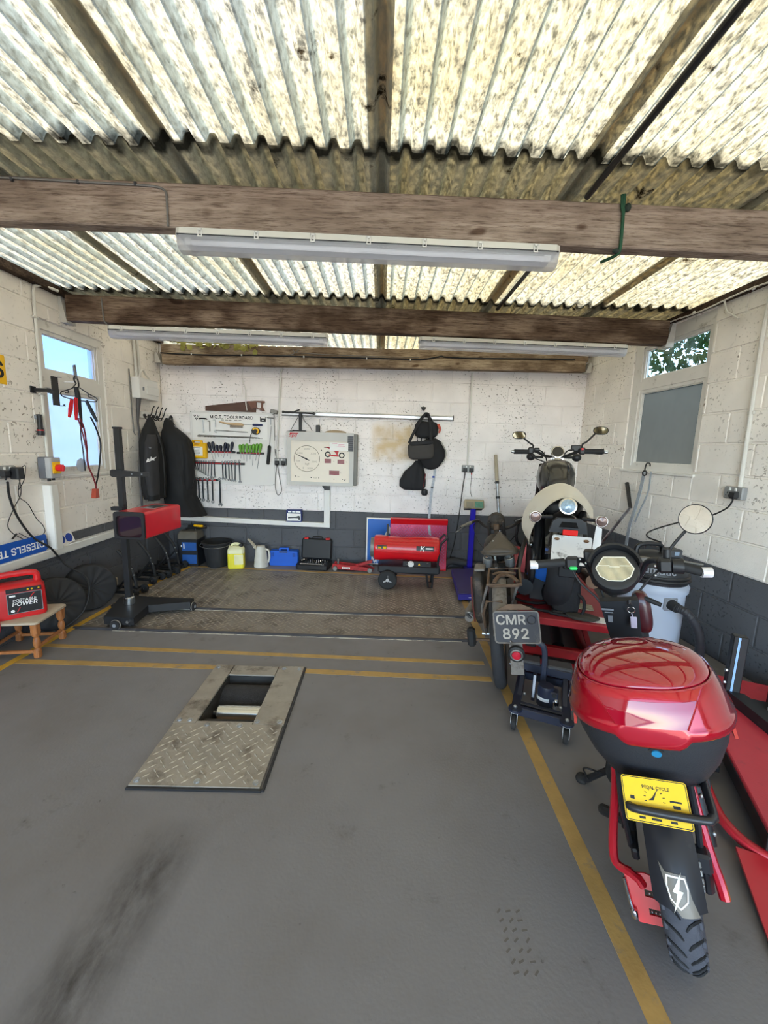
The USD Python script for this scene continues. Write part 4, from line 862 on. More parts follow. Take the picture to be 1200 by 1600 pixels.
for s in (.23, .355): part('collar', G().cyl(pt_(s - .01), pt_(s + .01), .0235, n=12), BLACKP, t)
t = thing('white_trunking', 'white dado trunking along the back wall below the tool board, turning up to the display', 'trunking', (0, 0, 0))
part('run', G().hull([bw(x, z, o) for (x, z0, z1) in ((-2.58, .520, .580), (-.615, .476, .530)) for z in (z0, z1) for o in (.003, .062)]), PVC, t, smooth=False)
part('riser', G().box(bw(-.652, .735, .029), (.075, .052, .50), .004), PVC, t)
t = thing('blue_tool_box', 'small blue and white power tool carton standing on the white trunking', 'box', (-1.052, BW - .045, .545))
part('carton', G().box((0, 0, .072), (.185, .085, .144), .002), mat('navy_carton', '1f2c6b', .5), t)
part('print', G().box((0, -.0432, .056), (.17, .001, .09)), PAPER, t, smooth=False)
part('picture', G().prism(Polygon([(-.07, .055), (.02, .06), (.055, .075), (.075, .07), (.08, .03), (.06, .02), (.05, .045), (.0, .045), (-.07, .04)]), .0006, (0, -.0438, 0), EX, EZ), DGREY, t, smooth=False)
part('heading', G().box((-.05, -.0434, .122), (.04, .0006, .014)).box((.0, -.0434, .122), (.04, .0006, .014)).box((.055, -.0434, .122), (.05, .0006, .014)), WHITEINK, t, smooth=False)

# ---------------------------------------------------------------- things on the floor along the back wall
t = thing('bucket', 'black rubber builder\'s bucket on the floor under the trunking', 'bucket', (-1.955, 4.765, 0))
part('body', G().lathe([(.001, .004), (.112, .0), (.118, .006), (.152, .235), (.158, .275), (.172, .285), (.176, .300), (.170, .306), (.160, .298), (.148, .24), (.112, .02), (.001, .015)], n=36, cap=False), BLACKR, t)
part('handle', G().tube([(-.172, -.01, .285), (-.15, -.12, .265), (0, -.185, .255), (.15, -.12, .265), (.172, -.01, .285)], .004, n=6, k=5), DULL, t)
LIQ = mat('yellow_liquid_plastic', 'e6d93a', .35, var=.05, spec=.4); PALE = mat('pale_translucent_plastic', 'e2e0b4', .4, var=.04)
t = thing('jerrycan', 'translucent plastic container of yellow screenwash on the floor', 'container', (-1.70, 4.70, 0), 12)
part('lower_body', G().loft([ring_pts(.17, .12, .025, .0), ring_pts(.19, .14, .03, .012), ring_pts(.19, .14, .03, .185)]), LIQ, t)
part('upper_body', G().loft([ring_pts(.19, .14, .03, .186), ring_pts(.19, .14, .03, .225), ring_pts(.165, .12, .03, .255), ring_pts(.10, .08, .03, .272, cx=-.03)]), PALE, t)
part('handle', G().tube([(-.05, 0, .262), (-.035, 0, .292), (.03, 0, .292), (.075, 0, .25)], .014, n=8, k=4), PALE, t)
part('cap', G().cyl((.055, 0, .255), (.055, 0, .295), .024, n=16), BLACKP, t)
part('label', G().box((.035, -.0706, .115), (.10, .001, .12)), mat('pale_yellow_label', 'e3dfae', .6), t, smooth=False)
t = thing('oil_jug', 'white plastic measuring jug with a long flexible spout on the floor', 'jug', (-1.432, 4.79, 0))
JUG = mat('off_white_jug', 'c9c6bd', .45, var=.08, dirt='8d877c', damt=.33, dsc=14)
part('body', G().lathe([(.001, .003), (.085, 0), (.088, .01), (.066, .20), (.05, .235), (.05, .25), (.04, .255), (.001, .255)], n=24), JUG, t)
part('handle', G().tube([(.055, 0, .215), (.095, -.01, .20), (.105, -.01, .12), (.085, 0, .05)], .012, n=8, k=4), JUG, t)
part('spout', G().tube([(-.04, 0, .20), (-.07, 0, .235), (-.11, 0, .29), (-.155, 0, .335)], [.02, .019, .017, .013], n=10, k=4), mat('beige_spout', 'a59a86', .5), t)
part('spout_collar', G().torus((-.075, 0, .24), (-.6, 0, .75), .019, .006, n=16, m=6), JUG, t)
t = thing('blue_case', 'bright blue plastic tool case on the floor against the back wall', 'case', (-1.168, 4.87, 0), 0)
part('body', G().prism(rrect(.345, .185, .018, 0, .094), .10, (0, .05, 0), EX, EZ), BLUEP, t, smooth=30)
part('handle', G().prism(rrect(.12, .05, .012, 0, .195).difference(rrect(.085, .022, .008, 0, .192)), .035, (0, .018, 0), EX, EZ), BLUEP, t, smooth=30)
part('grip_slot', G().box((0, -.0505, .175), (.10, .002, .016)), DGREY, t, smooth=False)
for s in (-1, 1): part('latch', G().box((s * .13, -.052, .14), (.03, .006, .045), .002), mat('deep_blue_latch', '0a459c', .4), t)
t = thing('socket_set', 'open black socket set case on the floor with red latches', 'socket set', (-.785, 4.80, 0), -5)
part('tray', G().loft([ring_pts(.365, .25, .03, 0.0), ring_pts(.395, .275, .035, .012), ring_pts(.395, .275, .035, .058), ring_pts(.37, .25, .03, .060)]), BLACKP, t, smooth=30)
li = part('lid', G().box((0, .132, .20), (.385, .05, .26), .018, rot(-8)), BLACKP, t)
part('handle', G().tube([(-.06, .165, .322), (-.05, .17, .342), (.05, .17, .342), (.06, .165, .322)], .009, n=8, k=3), BLACKP, li)
for s in (-1, 1): part('latch', G().box((s * .135, .150, .322), (.055, .04, .035), .004), REDP, t)
r5 = np.random.default_rng(5)
for k in range(13): part('chrome_socket', G().cyl((-.16 + .026 * k, .03 + r5.uniform(-.02, .03), .05), (-.16 + .026 * k, .02, .05 + .028 + .010 * (k % 3)), .010, n=8), CHROME, t)
for k in range(9): part('small_socket', G().cyl((-.15 + .036 * k, -.035, .052), (-.15 + .036 * k, -.035, .07), .008, n=8), CHROME, t)
part('ratchet', G().cyl((-.155, -.085, .064), (.13, -.09, .064), .007, n=8).cyl((.13, -.09, .058), (.13, -.09, .078), .018, n=12), CHROME, t)
t = thing('trolley_jack', 'low red trolley jack on the floor with its lifting arm part raised', 'trolley jack', (-.30, 4.72, 0), -6)
part('side_plate', G().prism(Polygon([(-.25, .02), (-.24, .085), (-.10, .075), (.18, .058), (.25, .03), (.25, .015)]), .008, (0, -.05, 0), EX, EZ), REDW, t, smooth=False)
part('side_plate', G().prism(Polygon([(-.25, .02), (-.24, .085), (-.10, .075), (.18, .058), (.25, .03), (.25, .015)]), .008, (0, .058, 0), EX, EZ), REDW, t, smooth=False)
part('lifting_arm', G().hull([(.0, y, z) for y in (-.025, .025) for z in (.04, .065)] + [(.23, y, z) for y in (-.02, .02) for z in (.11, .145)]), REDW, t, smooth=False)
part('deck', G().box((-.08, 0, .066), (.30, .105, .008), .002), REDW, t)
part('label', G().box((-.08, -.0587, .040), (.10, .001, .022)), PAPER, t, smooth=False)
part('lettering', G().box((-.105, -.0594, .04), (.02, .0004, .012)).box((-.08, -.0594, .04), (.02, .0004, .012)).box((-.055, -.0594, .04), (.02, .0004, .012)), GREYINK, t, smooth=False)
for x in (-.21, .21):
    for y in (-.068, .068): part('wheel', G().lathe([(.006, -.012), (.026, -.012), (.03, -.006), (.03, .006), (.026, .012), (.006, .012)], (x, y, .03), EY, n=16), DULL, t)
part('handle_socket', G().cyl((-.19, 0, .06), (-.185, 0, .135), .014, n=10), DULL, t)
t = thing('blue_sign', 'blue sign with a white triangle mark standing on the floor behind the heater', 'sign', (.15, 4.955, .012))
part('board', G().box((0, 0, .30), (.62, .012, .60), .002), PAPER, t)
part('blue_face', G().box((0, -.0066, .30), (.586, .0014, .566)), mat('sign_blue', '0f62bd', .4, var=.02), t, smooth=False)
g = G()
g.prism(Polygon([(-.025, .50), (.125, .20), (-.175, .20)]).difference(Polygon([(-.025, .415), (.06, .245), (-.11, .245)])), .001, (0, -.0072, 0), EX, EZ)
part('triangle_mark', g, WHITEINK, t, smooth=False)
part('lettering', G().text('MOT TEST', .075, (.02, -.0072, .062), EX, EZ, .001, True), WHITEINK, t, smooth=False)
# leaning tread ramp
PINK = mat('pink_red_tread', 'b8405f', .38, .45, var=.25, sc=5); PINKL = mat('lilac_sheen_lug', 'c79ac4', .25, .6, var=.2)
t = thing('ramp_plate', 'red ramp with a pink chequer plate face leaning on the back wall behind the heater', 'ramp', (.485, 4.80, 0))
Rr_ = rot(-9)
part('tray', G().box((0, .0, .31), (.70, .04, .62), .006).xf(Rr_), RED, t)
pf = part('chequer_face', G().prism(sbox(-.345, .02, .345, .565), .004, (0, -.0205, 0), EX, EZ).xf(Rr_), PINK, t, smooth=False)
lg = lugs(sbox(-.345, -.27, .345, .275), .040, .026, .008, .003, 0, 0)
lg.xf(A([[1, 0, 0], [0, 0, -1], [0, 1, 0]]), (0, -.0245, .2925)).xf(Rr_)
part('tread', lg, PINKL, pf, kind='stuff')
part('top_flange', G().box((0, -.035, .60), (.70, .05, .07), .004, rot(25)).xf(Rr_), RED, t)
# space heater
t = thing('space_heater', 'red diesel space heater on two wheels standing in front of the leaning ramp', 'heater', (.30, 4.24, 0), -3)
HB = [(.10, -.345), (.128, -.345), (.134, -.33), (.136, -.28), (.128, -.20), (.120, -.05), (.128, .10), (.134, .24), (.132, .33), (.120, .345), (.05, .346)]
part('drum', G().lathe([(.001, -.33)] + HB + [(.001, .346)], (.0, 0, .41), EX, n=40, cap=False), RED, t, smooth=40)
part('seam', G().box((0, -.128, .395), (.62, .012, .008), .002), RED, t)
part('nozzle', G().lathe([(.09, -.38), (.104, -.385), (.110, -.33), (.09, -.33)], (0, 0, .41), EX, n=32), DULL, t)
part('chassis', G().loft([ring_pts(.62, .22, .02, .16, cx=.03), ring_pts(.66, .24, .02, .175, cx=.03), ring_pts(.66, .24, .02, .235, cx=.03), ring_pts(.60, .20, .02, .25, cx=.03)]), mat('heater_tank_black', '1d1e22', .4, var=.1), t, smooth=30)
part('control_box', G().box((.115, -.08, .268), (.30, .06, .06), .004), BLACKP, t)
part('dial', G().lathe([(.001, .02), (.024, .02), (.028, 0)], (.05, -.11, .268), (0, -1, 0), n=20).torus((.05, -.112, .268), (0, 1, 0), .030, .004, n=24, m=6), PVC, t)
part('warning_triangle', G().prism(Polygon([(.125, .258), (.149, .258), (.137, .280)]), .001, (0, -.111, 0), EX, EZ), YELP, t, smooth=False)
for x in (.01, .22, .23): part('screw', G().sph((x, -.111, .285 if x > .2 else .262), .005, 8), STEEL, t)
def decal(x0, x1, z, hh, m, parent, name):
    """A band of film wrapped on the drum."""
    rr_ = lambda x: np.interp(x, [a[1] for a in HB], [a[0] for a in HB]) + .0012
    V, Fq = [], []
    xs, al = np.linspace(x0, x1, 7), np.linspace(-hh / .26, hh / .26, 7) + math.asin(z / .13)
    for x in xs:
        for a in al: V.append([x, -rr_(x) * math.cos(a), .41 + rr_(x) * math.sin(a)])
    for i in range(6):
        for j in range(6): Fq.append([i * 7 + j, (i + 1) * 7 + j, (i + 1) * 7 + j + 1, i * 7 + j + 1])
    return part(name, (A(V), A(Fq)), m, parent, smooth=True)
dk = decal(.10, .285, .035, .05, mat('black_badge', '241f1d', .4), t, 'badge')
part('lettering', G().text('K', .05, (.165, -.1345, .445), EX, A([.15, .27, 1]), .0012, True).box((.235, -.134, .447), (.075, .001, .014)), WHITEINK, dk, smooth=False)
dk = decal(-.31, -.205, .035, .034, mat('black_badge', '241f1d'), t, 'warning_label')
part('label_patch', G().box((-.283, -.1395, .443), (.034, .001, .020), 0, rot(15)).box((-.232, -.135, .443), (.036, .001, .024), 0, rot(15)), YELP, dk, smooth=False)
for s in (-1, 1):
    w = part('tyre', G().lathe([(.05, -.022), (.088, -.024), (.10, -.014), (.10, .014), (.088, .024), (.05, .022)], (-.19, s * .15, .10), EY, n=32), BLACKR, t)
    g = G().torus((-.19, s * .15 + s * .008, .10), EY, .062, .008, n=28, m=8).cyl((-.19, s * .12, .10), (-.19, s * .178, .10), .018, n=14)
    for k in range(3):
        a = rad(90 + 120 * k); g.box((-.19 + .037 * math.cos(a), s * .165, .10 + .037 * math.sin(a)), (.054, .014, .024), .004, rot(0, -math.degrees(a)))
    part('wheel_hub', g, mat('grey_hub', 'b9babd', .4), t)
part('axle', G().cyl((-.19, -.15, .10), (-.19, .15, .10), .010, n=8).box((-.19, 0, .135), (.03, .2, .07), .004), BLACKM, t)
for s in (-1, 1): part('leg', G().tube([(.22, s * .09, .165), (.245, s * .09, .012), (.285, s * .09, .012), (.29, s * .09, .165)], .010, n=8), BLACKM, t)
part('push_handle', G().tube([(.33, -.11, .20), (.34, -.11, .40), (.36, -.11, .50), (.41, -.11, .555), (.425, -.08, .545), (.425, .08, .545), (.41, .11, .555), (.36, .11, .50), (.34, .11, .40), (.33, .11, .20)], .011, n=8), BLACKM, t)
part('exhaust_post', G().box((-.21, .04, .59), (.025, .025, .14), .003), BLACKM, t)
# platform scale
PURP = mat('scale_blue_purple', '2f2a86', .4, var=.06); PURPT = mat('scale_plate_purple', '3f3566', .45, var=.1, bump=.2)
t = thing('platform_scale', 'blue platform scale with an upright post and angled display by the back wall', 'scale', (.985, 4.21, 0), 0)
part('platform', G().hull([(-.115, .42, z) for z in (.02, .075)] + [(.15, .45, z) for z in (.02, .075)] + [(-.19, -.43, z) for z in (.02, .075)] + [(.09, -.43, z) for z in (.02, .075)]), PURP, t, smooth=False)
part('plate', G().hull([(-.112, .41, z) for z in (.076, .082)] + [(.145, .44, z) for z in (.076, .082)] + [(-.183, -.42, z) for z in (.076, .082)] + [(.083, -.42, z) for z in (.076, .082)]), PURPT, t, smooth=False)
for x, y in ((-.16, -.39), (.06, -.39), (-.09, .39), (.12, .41)): part('foot', G().cyl((x, y, 0), (x, y, .022), .02, n=12), BLACKR, t)
part('post', G().box((.135, .575, .42), (.062, .05, .73), .006), mat('scale_post_blue', '2118a8', .35, var=.05), t)
part('post_base', G().box((.12, .53, .045), (.10, .16, .03), .004), PURP, t)
hd_ = part('display_head', G().box((.14, .575, .835), (.235, .07, .11), .012, rot(-22)), mat('beige_scale_head', 'a89a80', .5, var=.05), t)
part('screen', G().box((.085, .530, .840), (.085, .004, .07), .001, rot(-22)), mat('lcd_grey', '8f8a7a', .3), hd_)
part('keypad', G().box((.192, .530, .840), (.10, .004, .075), .001, rot(-22)), mat('teal_keypad', '5c8f7a', .5, var=.25, sc=30), hd_)
part('base_shell', G().box((.14, .58, .785), (.225, .09, .022), .008, rot(-22)), DGREY, hd_)
part('logo_line', G().box((-.05, -.4315, .045), (.08, .001, .008)), WHITEINK, t, smooth=False)
solo('floor_hose', G().tube([bw(.80, .055, .10), bw(.92, .10, .07), bw(1.05, .075, .06), bw(1.3, .05, .10), bw(1.5, .05, .16)], .045, n=12, k=6), mat('grey_black_hose', '3b3c40', .6, var=.15, bump=.3), 'fat dark grey hose lying along the foot of the back wall behind the scale', 'hose')
# boxes in the left corner
t = thing('battery_carton', 'blue and black tool carton standing in the back left corner', 'box', (-2.275, 4.80, 0), 0)
part('carton', G().box((0, 0, .165), (.235, .22, .33), .003), mat('black_blue_carton', '14161c', .5), t)
for z, hh in ((.245, .10), (.09, .11)): part('blue_panel', G().box((.02, -.1105, z), (.17, .001, hh)), mat('carton_blue', '1d4f94', .5, var=.2, sc=12), t, smooth=False)
part('lettering', G().box((-.07, -.1115, .25), (.03, .001, .012), 0, rot(0, 90)).box((-.04, -.1115, .25), (.06, .001, .012), 0, rot(0, 90)), WHITEINK, t, smooth=False)
t = thing('grey_tool_box', 'grey-brown tool box on top of the blue carton in the corner', 'tool box', (-2.275, 4.79, .331))
part('body', G().loft([ring_pts(.235, .20, .02, 0), ring_pts(.235, .20, .02, .06), ring_pts(.20, .17, .03, .095)]), mat('taupe_plastic', '5a554c', .55, var=.15), t, smooth=30)
part('handle', G().tube([(-.06, 0, .09), (-.05, 0, .115), (.05, 0, .115), (.06, 0, .09)], .010, n=8, k=3), BLACKP, t)
t = thing('hand_torch', 'black and yellow hand tool lying on the grey tool box in the corner', 'hand tool', (-2.20, 4.80, .462))
part('body', G().cyl((-.10, 0, 0), (.12, -.02, .002), .020, .016, n=12), BLACKP, t)
part('yellow_grip', G().cyl((-.02, -.03, .026), (.09, -.05, .024), .015, n=12), YELP, t)

# ---------------------------------------------------------------- left wall
def lw(y, z, off=0.0): return A([LW + off, y, z])
t = thing('yellow_sign', 'yellow sign with black lettering cut off by the left edge of the view', 'sign', lw(2.70, 1.925, .004))
part('plate', G().box((.002, 0, 0), (.004, .49, .195), .001), YELP, t)
part('lettering', G().text('S', .11, (.0045, .185, .0), EY, EZ, .0006, True), INK, t, smooth=False)
t = thing('left_conduit', 'thin white conduit running up the left wall beside the window', 'conduit', (0, 0, 0))
part('pipe', G().tube([lw(3.222, 1.32, .014), lw(3.238, 2.54, .014), lw(3.25, 2.585, .016), lw(3.30, 2.612, .03), lw(3.42, 2.612, .06)], .011, n=10), PVCG, t)
for z in (2.36, 1.80): part('saddle_clip', G().box(lw(3.222 + .013 * (z - 1.3), z, .012), (.024, .05, .014), .003), PVCG, t)
t = thing('isolator_switch', 'grey isolator box with a yellow plate and a red rotary knob on the left wall', 'switch', lw(3.185, 1.24))
part('back_box', G().box((.030, 0, 0), (.06, .10, .165), .006), mat('dark_isolator_grey', '63656c', .45), t)
part('front_box', G().box((.078, 0, 0), (.05, .10, .160), .006), mat('isolator_grey', 'a5a4a4', .42), t)
part('yellow_plate', G().box((.105, .0, 0), (.006, .078, .09), .002).cyl((.105, .0, 0), (.114, .0, 0), .034, n=24), YELP, t)
part('knob', G().lathe([(.026, 0), (.027, .03), (.024, .042), (.001, .043)], (.113, 0, 0), EX, n=20).box((.142, 0, 0), (.04, .016, .052), .004), RED, t)
part('gland', G().cyl((.055, -.02, -.08), (.055, -.02, -.105), .012, n=10).cyl((.055, .02, -.08), (.055, .02, -.10), .012, n=10), BLACKP, t)
t = thing('riser_trunking', 'wide white trunking below the isolator, standing on the dado trunking', 'trunking', lw(3.19, .845))
part('body', G().box((.034, 0, 0), (.068, .07, .52), .003), PVC, t)
part('lid', G().box((.070, 0, 0), (.006, .062, .515), .002), PVCG, t)
t = thing('dado_trunking', 'long white dado trunking running along the left wall', 'trunking', lw(2.0, .565))
part('body', G().box((.028, 0, 0), (.056, 5.9, .066), .003), PVC, t)
part('lid', G().box((.058, 0, 0), (.006, 5.9, .052), .002), PVCG, t)
t = thing('blue_test_sign', 'blue sign with white lettering, stood upside down on the dado trunking', 'sign', lw(2.55, .665, .034))
part('board', G().prism(rrect(1.10, .128, .018), .008, (0, 0, 0), EY, EZ), mat('deep_sign_blue', '0f4fa8', .4, var=.02), t, smooth=False)
part('lettering', G().text('DIESELS TESTED', .050, (.0085, .24, -.006), (0, -1, 0), (0, 0, -1), .001, True), WHITEINK, t, smooth=False)
t = thing('sticker_card', 'white card with two blue round marks leaning on the dado trunking', 'card', lw(3.30, .602, .03))
part('card', G().box((0, 0, .045), (.003, .17, .10), 0, rot(8, -14)), PAPER, t, smooth=False)
for y in (-.045, .035): part('round_mark', G().prism(Point(0, 0).buffer(.036), .001, (.003, y, .047), EY, A([-.24, 0, .97])), BLUEINK, t, smooth=False)
socket('wall_socket', lw(2.835, 1.225), EY, 'grey socket at the left edge of the view on the left wall')
plug(lw(2.80, 1.22, .043), EY, 'black plug with a thick cable, nearest the left edge')
t = thing('charger_plug', 'square black charger with thin leads in the left wall socket', 'charger', lw(2.872, 1.215, .043), mat=(EY, -EX, EZ))
part('body', G().box((0, -.03, 0), (.062, .06, .085), .008), BLACKP, t)
part('lead', G().tube([(.01, -.03, -.04), (.03, -.02, -.10), (.05, .01, -.17), (.0, .02, -.25), (-.05, .03, -.36), (-.02, .03, -.43), (.07, .03, -.50)], .0028, n=5, k=6).tube([(.02, -.03, -.04), (.03, .0, -.12), (.055, .02, -.18), (.13, .03, -.24), (.19, .03, -.36), (.24, .03, -.42), (.25, .03, -.48), (.16, .03, -.52), (.10, .03, -.49), (.03, .03, -.44)], .0028, n=5, k=6).tube([(.03, -.04, .04), (.05, -.05, .05), (.05, -.03, -.05), (.02, -.01, -.12)], .0028, n=5, k=6), CABLE, t)
part('jack_end', G().cyl((-.03, .03, -.47), (.01, .03, -.44), .006, n=8), BLACKP, t)
solo('jump_pack_cable', G().tube([lw(2.80, 1.16, .065), lw(2.83, 1.05, .04), lw(2.885, .90, .03), lw(2.98, .73, .04), lw(3.06, .635, .09), lw(3.12, .56, .09), lw(3.16, .46, .13), lw(3.15, .36, .29), lw(3.10, .22, .33), lw(3.02, .10, .31), lw(2.9, .012, .22)], .0075, n=8, k=7), CABLE, 'thick black cable swooping from the left wall socket down behind the stool', 'cable')
t = thing('torch', 'small black torch with a red band clipped to the left wall', 'torch', lw(3.163, 1.565, .028))
part('body', G().lathe([(.001, -.080), (.021, -.08), (.023, -.07), (.022, -.035), (.017, -.02), (.016, .065), (.018, .078), (.001, .08)], n=14), BLACKP, t)
part('red_band', G().lathe([(.0225, -.036), (.0225, -.044)], n=14, cap=False), REDP, t)
part('clip', G().box((-.018, 0, .06), (.022, .03, .03), .003), GREYPL, t)
t = thing('black_bracket', 'black metal plate bracket on an arm in front of the left window', 'bracket', lw(3.16, 1.825))
part('arm', G().box((.06, .012, .0), (.12, .018, .026), .003).box((.004, 0, 0), (.008, .05, .05), .002).hull([(.11, y, z) for y in (.0, .03) for z in (-.02, .015)] + [(.135, y, z) for y in (.03, .05) for z in (-.03, -.01)]), BLACKM, t)
part('plate', G().box((.128, .055, .0), (.006, .064, .215), .001), BLACKM, t)
part('tab', G().box((.145, .085, .107), (.03, .012, .004), .001).box((.150, .085, -.107), (.04, .016, .004), .001).cyl((.162, .085, -.107), (.166, .085, -.095), .006, n=8), BLACKM, t)
t = thing('coat_hanger', 'thin black wire hanger clamped in front of the left window', 'hanger', lw(3.475, 1.90, .10))
part('wire', G().tube([(0, 0, .02), (-.01, -.03, -.02), (.0, -.10, -.045), (0, -.165, -.07), (0, -.17, -.09), (0, -.14, -.105), (0, 0, -.115), (0, .20, -.105), (0, .235, -.09), (0, .23, -.07), (0, .14, -.045), (0, .04, -.01)], .0045, n=6, k=4), BLACKP, t)
part('shoulder_notch', G().tube([(0, -.10, -.045), (0, -.09, -.065), (0, -.125, -.07)], .004, n=6, k=3).tube([(0, .14, -.045), (0, .13, -.07), (0, .19, -.075)], .004, n=6, k=3), BLACKP, t)
part('spring_clamp', G().hull([(x, y, z) for x in (-.008, .008) for y, z in ((-.012, .16), (.004, .17), (.012, .06), (-.006, .05))]), mat('grey_clamp', '6b6a69', .5), t)
part('support_arm', G().box((-.050, .005, .03), (.10, .010, .010), .002), UPVC, t)
part('hook', G().tube([(0, .0, .02), (.0, -.02, .05), (0, -.005, .075), (0, .02, .06), (0, .03, .01), (0, .01, -.03)], .006, n=6, k=4), BLACKP, t)
t = thing('jump_leads', 'red and black jump leads with spring clamps dangling in front of the left window', 'jump leads', lw(3.475, 1.86, .10))
part('black_bundle', G().tube([(.012, -.02, .03), (.014, -.01, -.05), (.014, .0, -.16), (.012, .01, -.3)], [.016, .02, .014, .006], n=8, k=4), BLACKR, t)
def clamp(parent, name, p, ang, m, L=.16):
    R = rot(ang)
    g = G()
    for s in (-1, 1): g.hull(A([(x, s * .004 + s * dy, z) for x in (-.006, .006) for dy, z in ((0, 0), (.008, 0), (.013, -L * .55), (.003, -L), (.0, -L))]) @ R.T + A(p))
    return part(name, g, m, parent, smooth=20)
clamp(t, 'red_clamp', (.03, -.055, -.06), -6, RED, .18); clamp(t, 'red_clamp', (.03, -.10, -.08), -18, RED, .15)
clamp(t, 'black_clamp', (.03, .06, -.07), 34, mat('black_clamp_metal', '2a2a2c', .4), .20)
part('red_cable', G().tube([(.02, -.02, -.22), (.02, .02, -.30), (.02, .035, -.45), (.02, .03, -.60), (.03, .06, -.70), (.035, .085, -.80), (.03, .07, -.90)], .0065, n=7, k=5).tube([(.02, -.04, -.22), (.018, .0, -.33), (.02, .03, -.50), (.02, .04, -.62), (.03, .07, -.72)], .0055, n=7, k=5), mat('dark_red_cable', '6d1b22', .45), t)
part('black_cable', G().tube([(.02, .11, -.20), (.02, .17, -.30), (.02, .21, -.42), (.02, .19, -.55), (.025, .14, -.70), (.03, .09, -.80)], .0065, n=7, k=5).tube([(.014, .01, -.16), (.012, -.01, -.35), (.012, .0, -.50), (.012, .005, -.66)], .005, n=7, k=5), CABLE, t)
part('plug_end', G().hull([(x, y, z) for x in (.012, .05) for y, z in ((.05, -.90), (.10, -.90), (.065, -.82), (.095, -.82))]), mat('worn_orange_red', 'a3422c', .5), t)
part('clear_disc', G().lathe([(.001, 0), (.055, .002), (.06, .008), (.001, .010)], (-.005, -.02, -.61), EX, n=8), mat('cloudy_plastic', 'bfc1c2', .3, trans=.5, var=.03), t)
t = thing('consumer_unit', 'white consumer unit with a hinged cover on the left wall near the corner', 'fuse box', lw(4.57, 2.022))
part('case', G().box((.045, 0, 0), (.09, .36, .215), .006), PVC, t)
part('cover', G().box((.095, .06, -.01), (.016, .23, .09), .004), PVC, t)
part('switch', G().box((.093, -.115, -.005), (.012, .02, .035), .002), GREYPL, t)
for y in (-.10, -.04): part('conduit', G().cyl((.02, y, .105), (.02, y - .02, .53), .014, n=10), PVCG, t)
part('tail_cable', G().tube([(.06, -.13, .10), (.09, -.15, .15), (.09, -.10, .19), (.07, -.03, .16), (.06, .05, .13), (.05, .10, .10)], .010, n=8, k=5), CABLEW, t)
solo('armoured_cable', G().tube([lw(4.43, 1.915, .05), lw(4.435, 1.80, .035), lw(4.425, 1.66, .03), lw(4.44, 1.45, .03), lw(4.40, 1.15, .03), lw(4.40, .80, .03), lw(4.41, .60, .03)], [.026, .018, .011, .011, .011, .011, .011], n=8, k=5), mat('grey_black_cable', '4a4748', .55, var=.2), 'thick dark cable dropping from the fuse box down the left wall', 'cable')
solo('thin_wall_cable', G().tube([lw(4.36, 2.2, .01), lw(4.365, 1.8, .01), lw(4.37, 1.56, .012), lw(4.39, 1.53, .012)], .006, n=6), CABLEG, 'thin grey cable stub beside the armoured cable on the left wall', 'cable')
t = thing('coat_rack', 'white coat rack with four black hooks on the left wall by the corner', 'coat rack', lw(4.69, 1.752))
part('board', G().box((.010, 0, 0), (.02, .36, .075), .004), PVC, t)
for y in (-.13, -.045, .04, .125):
    part('hook', G().tube([(.02, y, .0), (.05, y, -.02), (.085, y, -.015), (.10, y + .01, .02), (.11, y + .02, .07), (.125, y + .03, .10)], [.008, .007, .006, .006, .005, .006], n=6, k=4).tube([(.02, y, -.01), (.045, y, -.045), (.07, y, -.04), (.08, y, -.02)], .006, n=6, k=4).cyl((.018, y, -.005), (.035, y, -.005), .017, n=10), BLACKM, t)
JACK = mat('black_jacket_cloth', '121214', .8, var=.3, sc=6, bump=.5, bsc=60); JACK2 = mat('dark_grey_jacket_cloth', '2a292b', .75, var=.2, sc=8, bump=.4, bsc=90)
def drape(rings_spec, seed, fold=.06, n=40):
    """rings_spec: (z, centre xy, half width xy along wall and out)."""
    out = []
    for i, (z, cx, cy, hx, hy) in enumerate(rings_spec):
        a = np.linspace(0, 2 * math.pi, n + 1)[:-1]
        k = 1 + fold * np.sin(a * 7 + seed + i * .35) + .5 * fold * np.sin(a * 13 + seed * 2 - i * .5)
        out.append(np.stack([cx + hx * np.cos(a) * k, cy + hy * np.sin(a) * k, np.full(n, z) + .01 * np.sin(a * 5 + seed)], 1))
    return out
def garment(spec, seed, fold=.07, n=56):
    """Hanging cloth: rings (z, cx, cy, hx, hy, squareness) with creases that wander downwards."""
    zs = [s[0] for s in spec]; out = []
    for z in np.linspace(zs[0], zs[-1], 34):
        v = [np.interp(-z, [-a for a in zs], [s[k] for s in spec]) for k in range(1, 6)]
        a = np.linspace(0, 2 * math.pi, n + 1)[:-1]; e = v[4]
        c_, s_ = np.sign(np.cos(a)) * np.abs(np.cos(a)) ** e, np.sign(np.sin(a)) * np.abs(np.sin(a)) ** e
        p = np.stack([v[0] + v[2] * c_, v[1] + v[3] * s_, np.full(n, z)], 1)
        k = fold * meshkit.noise(np.stack([np.cos(a) * 2.6 + seed, np.sin(a) * 2.6, np.full(n, z * 2.2)], 1)) + fold * .7 * meshkit.noise(np.stack([np.cos(a) * 6 + seed, np.sin(a) * 6, np.full(n, z * 6)], 1))
        d = p - A([v[0], v[1], z]); out.append(A([v[0], v[1], z]) + d * (1 + 1.6 * k[:, None]))
    return out
t = thing('jacket', 'black motorcycle jacket with a white logo on its sleeve, hung on the coat rack', 'jacket', (LW + .12, 4.52, .84))
